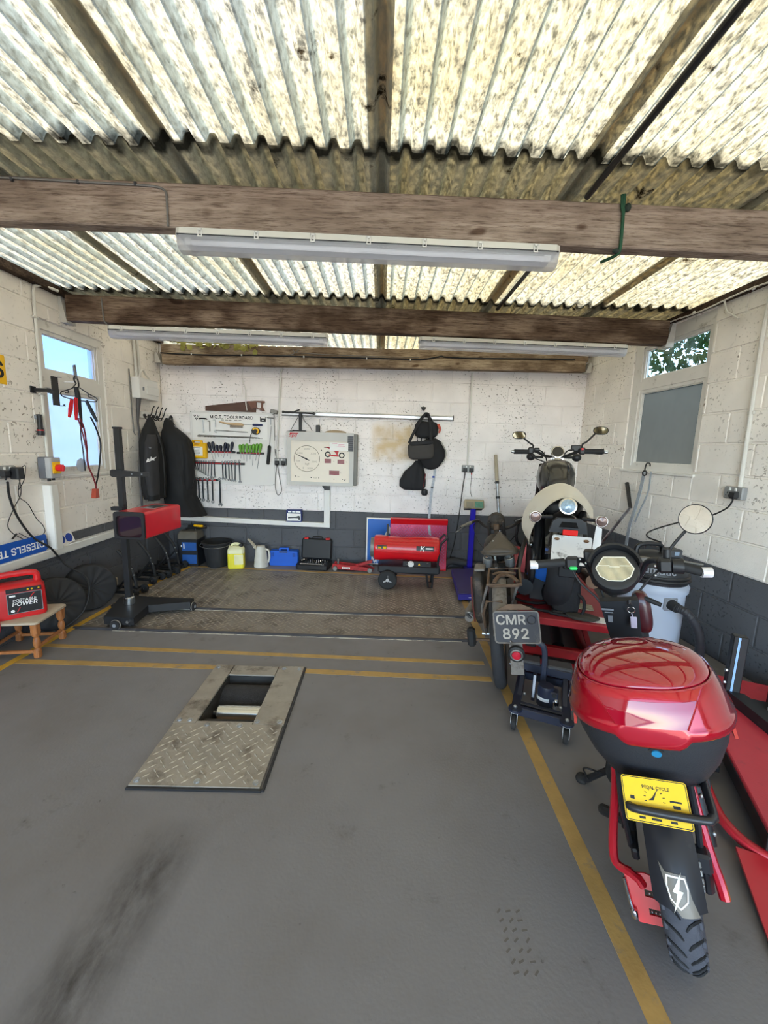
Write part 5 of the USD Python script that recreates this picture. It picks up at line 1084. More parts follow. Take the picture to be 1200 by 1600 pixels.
part('body', G().loft(garment([(.89, 0, -.02, .012, .015, 1), (.86, 0, -.02, .03, .03, 1), (.74, -.01, -.02, .06, .085, .9), (.62, -.005, -.02, .08, .135, .8), (.45, .0, -.01, .09, .150, .8), (.15, .0, -.01, .085, .155, .8), (.0, .0, .0, .07, .14, .8)], 1)), JACK, t, smooth=60)
sl = part('sleeve', G().loft(garment([(.70, .05, -.10, .03, .05, .9), (.60, .075, -.16, .045, .075, .9), (.40, .085, -.19, .05, .085, .85), (.18, .085, -.19, .048, .078, .85), (.05, .08, -.18, .042, .066, .85)], 3, .05, 36)), JACK2, t, smooth=60)
star = Polygon([(-.055, -.03), (-.035, .012), (-.01, .0), (.0, .030), (.012, .012), (.058, .028), (.03, .002), (.036, -.012), (.008, -.008), (-.02, -.022)]).difference(Polygon([(-.03, -.015), (-.022, .0), (-.004, -.004)]))
part('logo', G().prism(star, .004, (.120, -.262, .44), A([.55, .83, 0]), EZ), WHITEINK, sl, smooth=False)
part('button', G().sph((.115, -.258, .56), .011, 10), GREYPL, sl)
part('cuff', G().loft(garment([(.06, .08, -.18, .044, .069, .85), (.0, .08, -.18, .046, .072, .85)], 2, .02, 36)), JACK, sl)
part('zip_flap', G().tube([(.075, -.03, .70), (.098, .0, .55), (.100, .02, .30), (.09, .02, .03)], .008, n=6, k=4), JACK2, t)
t = thing('coat', 'long black coat hanging in the corner to the right of the jacket', 'coat', (LW + .145, 4.825, .60))
part('body', G().loft(garment([(1.14, -.01, .0, .012, .02, 1), (1.11, .0, .0, .04, .04, 1), (1.03, .015, .0, .065, .06, .9), (.96, .05, .0, .11, .10, .75), (.88, .08, .005, .145, .12, .7), (.70, .10, .0, .155, .128, .8), (.55, .09, .0, .15, .125, .8), (.40, .11, .0, .145, .13, .8), (.24, .10, .0, .15, .13, .8), (.10, .14, .0, .175, .13, .75), (.0, .17, .0, .20, .13, .75)], 5, .085)), JACK, t, smooth=60)
part('sleeve', G().loft(garment([(.90, .20, -.05, .035, .05, .9), (.70, .245, -.06, .045, .065, .9), (.45, .25, -.07, .045, .065, .9), (.32, .22, -.06, .035, .05, .9)], 8, .07, 30)), JACK, t, smooth=60)
part('collar_loop', G().tube([(.02, -.02, 1.10), (.03, .0, 1.16), (.03, .03, 1.15), (.03, .04, 1.08)], .010, n=6, k=4), JACK2, t)
part('lining_patch', G().box((.085, .0, 1.035), (.004, .03, .06), .002, rot(0, -28)), mat('pale_lining', '8d8a90', .7), t)

# ---------------------------------------------------------------- floor along the left wall
WOOD = mat('turned_stool_wood', '9c6236', .45, var=.2, stretch=(6, 6, 1.5), sc=6, coat=.15)
SEAT = mat('pale_stool_seat', 'b3a48f', .7, var=.12, sc=10, dirt='7d6f5e', damt=.36, dsc=10)
t = thing('stool', 'low wooden stool with turned legs at the left edge, carrying the red power pack', 'stool', (-2.44, 2.67, 0), 9)
leg = [(.012, 0), (.020, .004), (.021, .055), (.017, .065), (.012, .07), (.018, .085), (.0225, .11), (.018, .135), (.012, .145), (.019, .155), (.023, .165), (.024, .235)]
for x, y in ((.14, -.135), (.14, .135), (-.14, .135), (-.14, -.135)):
    part('leg', G().lathe(leg, (x, y, 0), n=16).box((x, y, .03), (.036, .036, .05), .004).box((x, y, .21), (.042, .042, .075), .004), WOOD, t)
for a, b in (((.14, -.135), (.14, .135)), ((-.14, -.135), (-.14, .135)), ((-.14, -.135), (.14, -.135)), ((-.14, .135), (.14, .135))):
    c = (A(a) + A(b)) / 2; part('rail', G().box((c[0], c[1], .045 if a[0] != b[0] else .075), (abs(a[0] - b[0]) + .02 if a[0] != b[0] else .016, abs(a[1] - b[1]) + .02 if a[1] != b[1] else .016, .022), .003), WOOD, t)
part('seat', G().loft([ring_pts(.33, .32, .02, .240), ring_pts(.345, .335, .02, .246), ring_pts(.345, .335, .02, .258), ring_pts(.33, .32, .02, .264)]), SEAT, t, smooth=30)
t = thing('power_pack', 'red portable jump starter pack with a carrying handle standing on the stool', 'jump starter', (-2.455, 2.655, .266), 42)
part('body', G().loft([ring_pts(.27, .165, .03, 0), ring_pts(.285, .18, .03, .015), ring_pts(.28, .175, .035, .19), ring_pts(.25, .15, .04, .215), ring_pts(.22, .10, .04, .225)]), REDP, t, smooth=30)
part('handle', G().tube([(-.105, 0, .21), (-.10, 0, .27), (-.06, 0, .285), (.06, 0, .285), (.10, 0, .27), (.105, 0, .21)], .021, n=10, k=5), REDP, t)
part('label', G().box((.03, -.0895, .105), (.175, .003, .135), .001), mat('black_label', '19181a', .35), t, smooth=False)
part('label_border', G().prism(rrect(.18, .14, .004, .03, .105).difference(rrect(.172, .132, .004, .03, .105)), .001, (0, -.0912, 0), EX, EZ), GREYPL, t, smooth=False)
part('lettering', G().text('PORTABLE', .017, (.03, -.0912, .125), EX, A([.15, 0, 1]), .0006, True).text('POWER', .026, (.03, -.0912, .100), EX, A([.15, 0, 1]), .0006, True).box((-.03, -.0914, .158), (.03, .0006, .012)).prism(Point(-.035, .055).buffer(.010), .0006, (0, -.0912, 0), EX, EZ), WHITEINK, t, smooth=False)
part('red_flash', G().prism(Polygon([(.075, .165), (.085, .165), (.06, .135), (.055, .135)]), .0006, (0, -.0912, 0), EX, EZ), REDINK, t, smooth=False)
part('red_flash', G().prism(Polygon([(.0, .075), (.006, .075), (-.01, .045), (-.016, .045)]), .0006, (0, -.0912, 0), EX, EZ), REDINK, t, smooth=False)
part('control_strip', G().box((.03, -.088, .193), (.18, .006, .028), .001), mat('black_label', '19181a'), t, smooth=False)
for x in (.05, .07, .105): part('indicator', G().sph((x, -.091, .193), .006, 8), YELP, t)
part('jack_lead', G().tube([(-.14, -.02, .17), (-.20, -.06, .155), (-.26, -.10, .14)], .017, n=10, k=4), REDP, t)
part('clamp', G().hull([(-.155 + dx, -.10 + dy, z) for dx, dy, z in ((0, 0, .19), (.03, 0, .19), (.0, .03, .19), (-.005, -.01, .08), (.035, -.01, .08), (0, .03, .08), (.01, 0, .02), (.03, .0, .02))]).hull([(-.20 + dx, -.10 + dy, z) for dx, dy, z in ((0, 0, .13), (.025, 0, .13), (.0, .03, .13), (.02, -.01, .03), (.04, -.01, .03), (.02, .03, .03))]), REDP, t, smooth=20)
part('red_cable', G().tube([(-.11, -.11, .02), (-.115, -.15, -.05), (-.16, -.18, -.13), (-.25, -.2, -.20)], .010, n=8, k=6), mat('pink_red_cable', 'b33a4a', .45), t)
TUB = mat('dusty_black_rubber', '262628', .7, var=.3, sc=5, bump=.4, bsc=50, dirt='55504a', damt=.30, dsc=6)
def tub(label, c, ax, R, dp, n=56):
    """Rubber wheel cover: a shallow drum with a pleated face."""
    t = thing('wheel_cover', label, 'wheel cover', c)
    ax = A(ax, float); ax /= np.linalg.norm(ax); x = np.cross(ax, EZ); x /= np.linalg.norm(x); y = np.cross(ax, x)
    a = np.linspace(0, 2 * math.pi, n + 1)[:-1]; rings = []
    for r, hh, f in ((.92, -dp, 0), (1, -dp * .9, .0), (1.02, -dp * .5, .01), (.99, -.012, .015), (.93, .0, .03), (.75, .008, .055), (.45, .010, .06), (.16, .006, .03), (.02, .0, 0)):
        h2 = hh + f * R * np.sign(np.sin(a * 14)) * np.abs(np.sin(a * 14)) ** .6 * .42
        rings.append(A(R * r * (np.cos(a)[:, None] * x + np.sin(a)[:, None] * y) + np.broadcast_to(h2, a.shape)[:, None] * ax))
    part('cover', G().loft(rings), TUB, t, smooth=28)
    part('rim', G().torus(-ax * dp * .95, ax, R * .95, .014, n=40, m=8), BLACKR, t)
    return t, ax, x, y
t, ax, x, y = tub('upright round black wheel cover leaning on the left wall, showing its pleated face', (-2.475, 3.36, .205), (.70, -.70, .16), .195, .11)
part('pale_patch', G().box(-ax * .06 - x * .188, (.02, .07, .08), .01), mat('worn_pale_rubber', '8e8370', .8, var=.3, sc=20), t)
tub('big black wheel cover slumped behind the stool, lower than the other', (-2.475, 2.99, .205), (.80, -.55, .22), .20, .10)
# paddock stands
def paddock(label, x, y, rz, s=1.0):
    t = thing('paddock_stand', label, 'paddock stand', (x, y, 0), rz, 'paddock stands along the left wall')
    g = lambda: G()
    part('base_bar', g().tube([(-.30 * s, -.07, .045), (-.02, -.07, .045), (0, -.05, .045), (0, .05, .045), (-.02, .07, .045), (-.30 * s, .07, .045)], .015, n=10, k=3), BLACKM, t)
    part('upright', g().tube([(-.01, 0, .05), (-.035, 0, .20), (-.075, 0, .30), (-.14, 0, .385), (-.18, 0, .43)], .015, n=10, k=4), BLACKM, t)
    part('brace', g().tube([(-.21, 0, .05), (-.10, 0, .17), (-.045, 0, .23)], .011, n=8).cyl((-.21, -.07, .045), (-.21, .07, .045), .011), BLACKM, t)
    for yy in (-.06, .06):
        part('wheel', g().lathe([(.008, -.018), (.036, -.018), (.042, -.010), (.042, .010), (.036, .018), (.008, .018)], (.012, yy * 1.2, .042), EY, n=20), BLACKR, t)
        part('bolt', g().cyl((.012, yy * 1.2 - .021, .042), (.012, yy * 1.2 + .021, .042), .008, n=6), STEEL, t)
    for z, xx in ((.20, -.036), (.26, -.055)): part('pin', g().sph((xx + .012, -.013, z), .007, 8), STEEL, t)
    for yy in (-.07, .07): part('rubber_end', g().cyl((-.28 * s, yy, .045), (-.34 * s, yy, .045), .019, n=10), BLACKR, t)
    return t
paddock('black paddock stand nearest the headlight tester, second from the wheel covers', -2.34, 4.12, -6)
paddock('black paddock stand partly hidden behind the headlight tester post', -2.305, 3.74, -4)
paddock('black paddock stand second from the back corner, with a silver pin', -2.29, 4.335, -8)
paddock('black paddock stand closest to the back corner, beside the blue carton', -2.315, 4.575, -8)
# headlight tester
t = thing('headlight_tester', 'red-hooded headlight beam tester on a black post and wheeled base', 'headlight tester', (-2.115, 3.30, 0))
bs = Polygon([(-.035, -.275), (.205, -.285), (.175, -.03), (.48, .07), (.475, .155), (.10, .165), (-.14, .20), (-.165, .12)])
part('base', G().prism(bs, .062, (0, 0, .030)), BLACKM, t, smooth=False)
part('foot_pedal', G().loft([ring_pts(.10, .05, .02, .05, cx=-.10, cy=.0), ring_pts(.11, .055, .022, .075, cx=-.10), ring_pts(.09, .04, .02, .085, cx=-.10)]), BLACKP, t)
for (x, y, r, ax) in ((.07, -.30, .038, EY), (.485, .11, .036, EX), (-.16, .17, .036, EX)):
    w = part('wheel', G().lathe([(.008, -.018), (r - .006, -.018), (r, -.012), (r, .012), (r - .006, .018), (.008, .018)], (x, y, r), ax, n=24), BLACKR, t)
    part('hub', G().lathe([(.001, -.021), (.014, -.021), (.016, .021), (.001, .021)], (x, y, r), ax, n=12), GREYPL, w)
    part('tread_ring', G().torus((x, y, r), ax, r - .001, .005, n=28, m=6), mat('pale_tyre_ring', '77736c', .6), w)
for x, y in ((.16, -.288), (.40, .06)): part('bolt', G().cyl((x, y + .004, .06), (x, y - .010, .06), .012, n=8), STEEL, t)
part('collar', G().lathe([(.040, .09), (.042, .10), (.042, .150), (.036, .158), (.001, .158)], n=20), STEEL, t)
part('post', G().box((0, 0, .85), (.048, .042, 1.42), .004), BLACKM, t)
part('post_cap', G().box((0, 0, 1.565), (.056, .050, .016), .003), BLACKP, t)
part('sight_arm', G().hull([(x, y, z) for x, z0, z1 in ((-.055, 1.185, 1.225), (-.04, 1.175, 1.235)) for y in (-.045, -.025) for z in (z0, z1)] + [(x, y, z) for x, z0, z1 in ((.25, 1.188, 1.218),) for y in (-.045, -.025) for z in (z0, z1)]).box((0, -.015, 1.205), (.07, .05, .05), .006), BLACKP, t, smooth=30)
for x in (.12, .20): part('arm_screw', G().cyl((x, -.044, 1.204), (x, -.049, 1.204), .006, n=8), GREYPL, t)
HR = rot(0, 0, -5); HO = A([.195, -.24, .715])
hx = lambda g: g.xf(HR, HO)
pf = rrect(.245, .212, .022, 0, .106)
hood = part('hood', hx(G().prism(pf.difference(rrect(.225, .192, .016, 0, .106)), .47, (0, .475, 0), EX, EZ).prism(rrect(.24, .205, .02, 0, .106), .006, (0, .475, 0), EX, EZ)), RED, t, smooth=30)
part('front_bezel', hx(G().prism(pf.difference(rrect(.205, .165, .03, 0, .100)), .022, (0, .012, 0), EX, EZ)), BLACKP, hood, smooth=30)
n_ = {'p': ('principled_bsdf', {'base_color': (.018, .006, .009), 'roughness': .06, 'coat_weight': .6})}
part('lens', hx(G().prism(rrect(.21, .17, .03, 0, .100), .012, (0, .020, 0), EX, EZ)), nodes_mat('dark_plum_lens', n_, []), hood, smooth=False)
part('top_window', hx(G().box((.01, .30, .2125), (.10, .17, .004), .001)), BLACKP, hood, smooth=False)
part('window_rim', hx(G().prism(rrect(.125, .195, .006, .01, .30).difference(rrect(.105, .175, .004, .01, .30)), .004, (0, 0, .2115))), DULL, hood, smooth=False)
part('window_pane', hx(G().box((-.01, .245, .2142), (.08, .05, .002), 0)), GREYPL, hood, smooth=False)
part('carriage', G().box((.045, -.01, .82), (.10, .09, .11), .006).box((-.03, -.01, .915), (.10, .05, .03), .004), BLACKM, t)

# ---------------------------------------------------------------- right wall things
def frame(C, th, ph=0.0):
    """Axes (right, forward, up) of something standing at C, turned th degrees to the right and leaning ph degrees to the left."""
    a, b = rad(th), rad(ph)
    H, S = A([math.sin(a), math.cos(a), 0]), A([math.cos(a), -math.sin(a), 0])
    u = EZ * math.cos(b) - S * math.sin(b); r = S * math.cos(b) + EZ * math.sin(b)
    return r, H, u
t = thing('right_conduit', 'white conduit down the right wall to the grey socket', 'conduit', (0, 0, 0))
part('pipe', G().tube([rw(2.78, .014, 1.27), rw(2.80, .014, 2.33), rw(2.80, .014, 2.40), rw(2.79, .014, 2.585)], [.013, .013, .011, .011], n=10), PVCG, t)
part('saddle_clip', G().box(rw(2.79, .012, 1.78), (.014, .05, .024), .003, rot(0, 0, 2.4)), PVCG, t)
so = socket('double_socket', tuple(rw(2.80, 0, 1.232)), -RS, 'grey double socket on the right wall below the white conduit')
plug(tuple(rw(2.775, .043, 1.222)), -RS, 'black plug in the right-hand wall socket, feeding the vacuum cleaner')
solo('vacuum_cable', G().tube([rw(2.775, .056, 1.175), rw(2.80, .07, 1.12), rw(2.88, .12, 1.05), rw(2.98, .25, .985), rw(2.98, .45, .92), rw(2.85, .58, .90), rw(2.66, .62, .90)], .0055, n=7, k=6), CABLE, 'black cable curving from the right wall socket to the vacuum cleaner', 'cable')
t = thing('breaker_bar', 'long cranked chrome bar with a black end leaning on the right wall', 'bar', (0, 0, 0))
part('rod', G().tube([rw(3.84, .05, .975), rw(3.93, .10, .80), rw(4.03, .16, .60), rw(4.20, .26, .25), rw(4.31, .33, .012)], .014, n=10), STEEL, t)
part('sleeve', G().tube([rw(3.965, .03, 1.205), rw(3.93, .034, 1.14), rw(3.87, .044, 1.025), rw(3.84, .05, .972)], [.018, .018, .017, .016], n=10, k=2), mat('worn_black_chrome', '3f3d3c', .35, .7, var=.3, sc=30), t)
HOOKY = 3.67
strap('tie_down_strap', [rw(3.70, .055, 1.335), rw(3.72, .05, 1.2), rw(3.76, .05, 1.0), rw(3.80, .06, .80), rw(3.80, .07, .60)], .04, 'pale grey tie-down strap hooked on the right window sill', mat('pale_grey_webbing', '9aa0a6', .6, var=.2, sc=40), .004, RN)
strap('tie_down_strap', [rw(3.62, .05, 1.335), rw(3.63, .045, 1.15), rw(3.70, .045, .98), rw(3.745, .05, .85)], .018, 'narrow loose end of webbing beside the tie-down strap under the window', mat('pale_grey_webbing', '9aa0a6'), .003, RN)
t = thing('strap_hook', 'black S-shaped hook holding the tie-down strap at the window sill', 'hook', tuple(rw(3.67, .05, 1.36)))
part('hook', G().tube([A([0, -.03, .02]), A([0, -.02, .045]), A([0, .02, .045]), A([0, .035, .01]), A([-.005, .03, -.015]), A([-.01, .02, -.03])], .006, n=7, k=4).torus((-.008, .022, -.045), (1, .2, 0), .022, .006, n=18, m=6), BLACKM, t)
t = thing('roof_cable', 'pale cable clipped along the top of the right wall', 'cable', (0, 0, 0))
part('run', G().tube([rw(s, .036, 2.60 + .008 * math.sin(s * 9)) for s in np.arange(.2, 4.0, .12)], .006, n=6), CABLEW, t)
for k in range(7): part('clip', G().box(rw(.4 + .5 * k, .032, 2.604), (.014, .02, .022), .003), PVC, t)
part('loose_end', G().tube([rw(3.12, .036, 2.60), rw(3.10, .02, 2.52), rw(3.05, .016, 2.48), rw(3.0, .016, 2.44)], .007, n=6, k=4), CABLEW, t)

# ---------------------------------------------------------------- cables, cord and creeper on the beams
for ya, yb, lab in ((-1.0, 2.06, 'thin black pipe running under the nearest roof sheets, right of the middle'), (2.165, 3.52, 'continuation of the thin black pipe beyond the nearest beam')):
    solo('black_pipe', G().cyl((.925, ya, roof_z(ya) - .016), (.915, yb, roof_z(yb) - .016), .014, n=10), BLACKP, lab, 'pipe')
t = thing('beam_cable', 'grey cable clipped along the nearest beam and down to its light', 'cable', (0, 0, 0))
part('run', G().tube([(-2.4, 2.062, 2.622), (-1.8, 2.062, 2.632), (-1.4, 2.062, 2.626), (-1.15, 2.062, 2.622), (-1.06, 2.062, 2.616), (-1.025, 2.062, 2.60), (-1.02, 2.062, 2.56), (-1.02, 2.062, 2.455)], .005, n=6, k=5), CABLEG, t)
for x in (-1.72, -1.42, -1.16): part('clip', G().box((x, 2.061, 2.626), (.012, .012, .016), .002), DGREY, t)
solo('middle_beam_cable', G().tube([(-2.30, 3.503, 2.60), (-2.295, 3.502, 2.52), (-2.29, 3.502, 2.43), (-2.27, 3.51, 2.395)], .005, n=6, k=4), CABLEG, 'grey cable down the left end of the middle beam', 'cable')
t = thing('back_beam_cable', 'black cable sagging along the beam over the back wall', 'cable', (0, 0, 0))
part('run', G().tube([(-2.56, 4.86, 2.47), (-2.3, 4.85, 2.462), (-1.9, 4.848, 2.462), (-1.5, 4.847, 2.475), (-.9, 4.847, 2.478), (-.3, 4.847, 2.484), (.25, 4.847, 2.488), (.45, 4.847, 2.492), (.60, 4.855, 2.52), (.66, 4.86, 2.535), (.72, 4.86, 2.525), (1.0, 4.855, 2.522), (1.6, 4.855, 2.535), (2.2, 4.855, 2.545)], .008, n=7, k=6), CABLE, t)
part('spur', G().tube([(-1.05, 4.86, 2.55), (-1.03, 4.852, 2.52), (-1.08, 4.848, 2.49), (-1.3, 4.846, 2.475)], .005, n=6, k=5).tube([(-.98, 4.86, 2.555), (-1.0, 4.852, 2.53), (-.95, 4.848, 2.515), (-.3, 4.85, 2.505), (.4, 4.85, 2.51)], .004, n=6, k=5), CABLEG, t)
for x in (-2.2, -1.63, -.92, -.2, .3): part('clip', G().box((x, 4.842, 2.468 + .012 * (x + 2.2) / 2.5), (.014, .014, .022), .002), PVC, t)
t = thing('tied_rope', 'dark green cord tied round the nearest beam at its right half', 'rope', (0, 0, 0))
part('loop', G().tube([(1.085, 2.058, 2.655), (1.09, 2.058, 2.55), (1.092, 2.058, 2.425), (1.085, 2.075, 2.405), (1.07, 2.11, 2.403), (1.06, 2.16, 2.41)], .0075, n=7, k=5).tube([(1.075, 2.06, 2.655), (1.08, 2.058, 2.60), (1.09, 2.056, 2.57)], .006, n=6, k=4), mat('green_rope_fibre', '1f4a33', .8, var=.2, sc=60), t)
part('knot', G().sph((1.105, 2.055, 2.60), (.016, .012, .018), 10).sph((1.075, 2.06, 2.415), (.018, .012, .010), 10), mat('dark_knot', '1c2a22', .8), t)
t = thing('creeper', 'pale yellow-green creeper leaves growing in over the back beam on the left', 'plant', (0, 0, 0))
part('stem', G().tube([(-2.45, 4.87, 2.60), (-2.2, 4.845, 2.588), (-1.9, 4.84, 2.583), (-1.6, 4.84, 2.58), (-1.45, 4.85, 2.585)], .005, n=5, k=4), mat('creeper_stem', '77703a', .7), t)
r6 = np.random.default_rng(6)
n_ = {'d': ('diffuse_bsdf', {'color': lin('b3b06a')}), 't': ('translucent_bsdf', {'color': lin('c8c777')}), 'm': ('mix_closure', {'fac': .4})}
LEAFM = nodes_mat('creeper_leaf', n_, [('d.BSDF', 'm.closure1'), ('t.BSDF', 'm.closure2')], 'm.closure')
for k in range(46):
    x = -2.42 + 1.0 * r6.uniform() ** 1.1; s = r6.uniform(.045, .075)
    V = A([[0, 0, 0], [.35, .45, .06], [.8, .42, .0], [1.1, 0, -.08], [.8, -.42, .0], [.35, -.45, .06], [.55, 0, .10]]) * s
    V = V @ rot(*r6.uniform(0, 360, 3)).T + A([x, 4.835 + r6.uniform(-.02, .02), 2.575 + r6.uniform(-.035, .02)])
    part('leaf', (V, A([[0, 6, 1], [1, 6, 2], [2, 6, 3], [3, 6, 4], [4, 6, 5], [5, 6, 0]])), LEAFM, t, smooth=False)

# ---------------------------------------------------------------- vacuum cleaner
DRUM = mat('milky_blue_grey_drum', 'a3acbb', .4, var=.05, sc=3)
t = thing('vacuum_cleaner', 'industrial vacuum cleaner with a milky grey drum and black head by the right wall', 'vacuum cleaner', (1.86, 2.62, 0), 0)
part('drum', G().lathe([(.17, .10), (.185, .12), (.19, .20), (.192, .58), (.205, .60), (.207, .635), (.195, .655), (.17, .66), (.001, .66)], n=44), DRUM, t)
part('head', G().lathe([(.195, .655), (.20, .67), (.197, .72), (.185, .775), (.15, .815), (.08, .835), (.001, .838)], n=40), BLACKP, t)
part('head_band', G().torus((0, 0, .682), EZ, .196, .014, n=40, m=8).torus((0, 0, .705), EZ, .193, .012, n=40, m=8), CABLE, t)
tx = meshkit.text_mesh('numatic', .042, .002, True); v = np.array(tx.vertices); v[:, 0] -= v[:, 0].mean()
a_ = -1.98 + (v[:, 0]) / .19
rv = .1945 - .10 * np.clip(v[:, 1] - .03, 0, 1) + v[:, 2]
part('lettering', (np.stack([rv * np.cos(a_), rv * np.sin(a_), .733 + v[:, 1]], 1), tx.faces), GREYPL, t, smooth=False)
part('handle', G().tube([(-.12, .02, .80), (-.12, .02, .86), (-.08, .02, .885), (.02, .02, .885), (.05, .02, .86), (.05, .02, .80)], .015, n=8, k=3), BLACKP, t)
part('switch_box', G().box((.06, -.06, .850), (.085, .09, .055), .008), DGREY, t)
part('switch', G().box((.06, -.107, .853), (.03, .004, .025), .001), mat('pale_switch', '77889a', .4), t)
part('clamp_lever', G().hull([(x, y, z) for x in (-.20, -.10) for y in (-.10, -.06) for z in (.79, .82)]), mat('taupe_lever', '6f6a63', .5), t, smooth=20)
part('inlet_plate', G().box((.0, -.192, .545), (.085, .02, .085), .008, rot(0, 0, 0)), GREYPL, t)
part('inlet_collar', G().cyl((.0, -.20, .545), (.005, -.25, .54), .034, .030, n=16), BLACKR, t)
hose_p = spline([(.005, -.24, .54), (.04, -.28, .525), (.10, -.30, .44), (.14, -.30, .32), (.16, -.27, .18), (.19, -.20, .08), (.25, -.05, .05), (.28, .15, .05)], 14)
part('hose', G().tube(hose_p, .0255 + .0015 * np.sin(np.arange(len(hose_p)) * 2.4), n=12), mat('ribbed_black_hose', '26262a', .55, var=.1), t)
part('base', G().lathe([(.001, .06), (.19, .06), (.20, .08), (.19, .105), (.001, .105)], n=28), BLACKP, t)
for k in range(4):
    a = rad(45 + 90 * k); part('castor', G().cyl((.17 * math.cos(a) - .012, .17 * math.sin(a), .03), (.17 * math.cos(a) + .012, .17 * math.sin(a), .03), .03, n=16).box((.17 * math.cos(a), .17 * math.sin(a), .055), (.03, .03, .02)), DGREY, t)

# ---------------------------------------------------------------- motorcycle lift tables
LIFTR = mat('lift_red_paint', '98161f', .38, coat=.1, var=.08, dirt='6d1418', damt=.33, dsc=6)
DECKR = mat('lift_deck_red', '9a2a33', .48, var=.08, dirt='861a20', damt=.36, dsc=8, bump=.25, bsc=120)
fr = frame(None, 17)
t = thing('motorcycle_lift', 'raised red scissor lift table carrying the dark cruiser motorcycle', 'lift table', (.948, 2.555, 0), mat=fr)
part('deck', G().box((.30, 1.05, .382), (.60, 2.1, .03), .004), DECKR, t)
part('side_rail', G().box((.015, 1.05, .352), (.03, 2.1, .05), .003), LIFTR, t)
part('side_rail', G().box((.585, 1.05, .352), (.03, 2.1, .05), .003), LIFTR, t)
part('end_lip', G().box((.30, .006, .372), (.60, .014, .045), .003), LIFTR, t)
for x in (.09, .51):
    part('scissor_arm', G().hull([(x + d, y, z) for d in (-.018, .018) for y, z in ((.12, .09), (.20, .09), (1.72, .34), (1.80, .34))]), LIFTR, t, smooth=False)
    part('scissor_arm', G().hull([(x + d + .04, y, z) for d in (-.018, .018) for y, z in ((.12, .34), (.20, .34), (1.72, .09), (1.80, .09))]), LIFTR, t, smooth=False)
    part('base_rail', G().box((x, 1.0, .045), (.07, 1.95, .07), .005), LIFTR, t)
for y, z, w_ in ((.02, .045, .09), (.12, .12, .05), (1.96, .045, .09)): part('cross_rail', G().box((.30, y, z), (.54, w_, .07), .006), LIFTR, t)
part('hydraulic_ram', G().cyl((.30, .25, .10), (.30, 1.1, .26), .04, n=16), BLACKM, t)
part('pivot_bar', G().cyl((.06, .95, .21), (.58, .95, .21), .018, n=10), STEEL, t)

fr2 = frame(None, 25.5)
DECKP = mat('faded_lift_deck_red', 'bc3541', .45, var=.07, dirt='99303a', damt=.36, dsc=8, bump=.25, bsc=120)
LIFTP = mat('faded_lift_red_paint', 'b5242f', .38, coat=.15, var=.07)
t = thing('low_lift_table', 'lowered red lift table along the right edge with a black wheel clamp', 'lift table', (1.419, 1.242, 0), mat=fr2)
part('deck', G().box((.36, .62, .138), (.70, 1.24, .026), .004), DECKP, t)
part('side_skirt', G().box((.012, .62, .105), (.012, 1.24, .06), .002), BLACKM, t)
part('guard_tube', G().tube([(-.085, 1.10, .045), (-.088, .45, .045), (-.09, .20, .045), (-.07, .10, .045), (-.02, .03, .045), (.06, .0, .045)], .020, n=12, k=4), LIFTP, t)
part('base_frame', G().box((.36, .62, .045), (.60, 1.16, .07), .004), BLACKM, t)
part('rail_bracket', G().box((-.045, .46, .05), (.07, .05, .03), .003), BLACKM, t)
rp = part('ramp', G().hull([(x, 0, z) for x in (-.075, .66) for z in (.040, .052)] + [(x, -.42, z) for x in (-.075, .66) for z in (.0, .006)]), LIFTP, t, smooth=False)
sl_ = A([0, -.42, -.046]) / math.hypot(.42, .046); sn = np.cross(EX, -sl_)
ro = A([0, 0, .0525])
part('yellow_sticker', G().prism(sbox(.02, .03, .34, .25), .0012, ro, EX, sl_, sn), mat('sticker_yellow', 'd8c23a', .5, var=.05), rp, smooth=False)
g = G().prism(Polygon([(.035, .05), (.085, .05), (.10, .065), (.10, .12), (.035, .12)]).difference(Polygon([(.041, .056), (.083, .056), (.094, .068), (.094, .114), (.041, .114)])), .0016, ro, EX, sl_, sn).prism(sbox(.02, .03, .34, .25).difference(sbox(.024, .034, .336, .246)), .0016, ro, EX, sl_, sn)
for k in range(5): g.prism(sbox(.05, .145 + .018 * k, .10 + .03 * (k % 3), .152 + .018 * k), .0016, ro, EX, sl_, sn).prism(sbox(.13, .06 + .02 * k, .30 - .02 * (k % 2), .067 + .02 * k), .0016, ro, EX, sl_, sn)
part('sticker_print', g, INK, rp, smooth=False)
part('tie_ring', G().torus((.055, .10, .153), (1, .2, .2), .018, .004, n=20, m=6).cyl((.055, .10, .150), (.055, .10, .158), .012, n=10), CHROME, t)
t2 = thing('wheel_clamp', 'black wheel clamp standing on the low red lift table at the right edge', 'wheel clamp', (1.419, 1.242, .152), mat=fr2)
part('post', G().box((.155, .965, .185), (.065, .05, .37), .004), BLACKM, t2)
part('blue_stripe', G().box((.148, .9385, .20), (.010, .002, .33)), mat('blue_white_stripe', '8fb4e8', .4), t2, smooth=False)
for z in (.10, .17): part('bolt', G().cyl((.118, .94, z), (.108, .94, z), .010, n=8), STEEL, t2)
part('arm', G().hull([(.13 + d, .94, z) for d in (0, .075) for z in (.0, .055)] + [(.23 + d, .66, z) for d in (0, .09) for z in (.0, .055)]), BLACKM, t2, smooth=False)
part('foot_plate', G().box((.33, .93, .012), (.35, .08, .024), .003), BLACKM, t2)
part('second_jaw', G().box((.36, .97, .09), (.09, .035, .16), .004), BLACKM, t2)
part('hex_bolt', G().cyl((.30, .885, .03), (.30, .872, .03), .016, n=6), STEEL, t2)

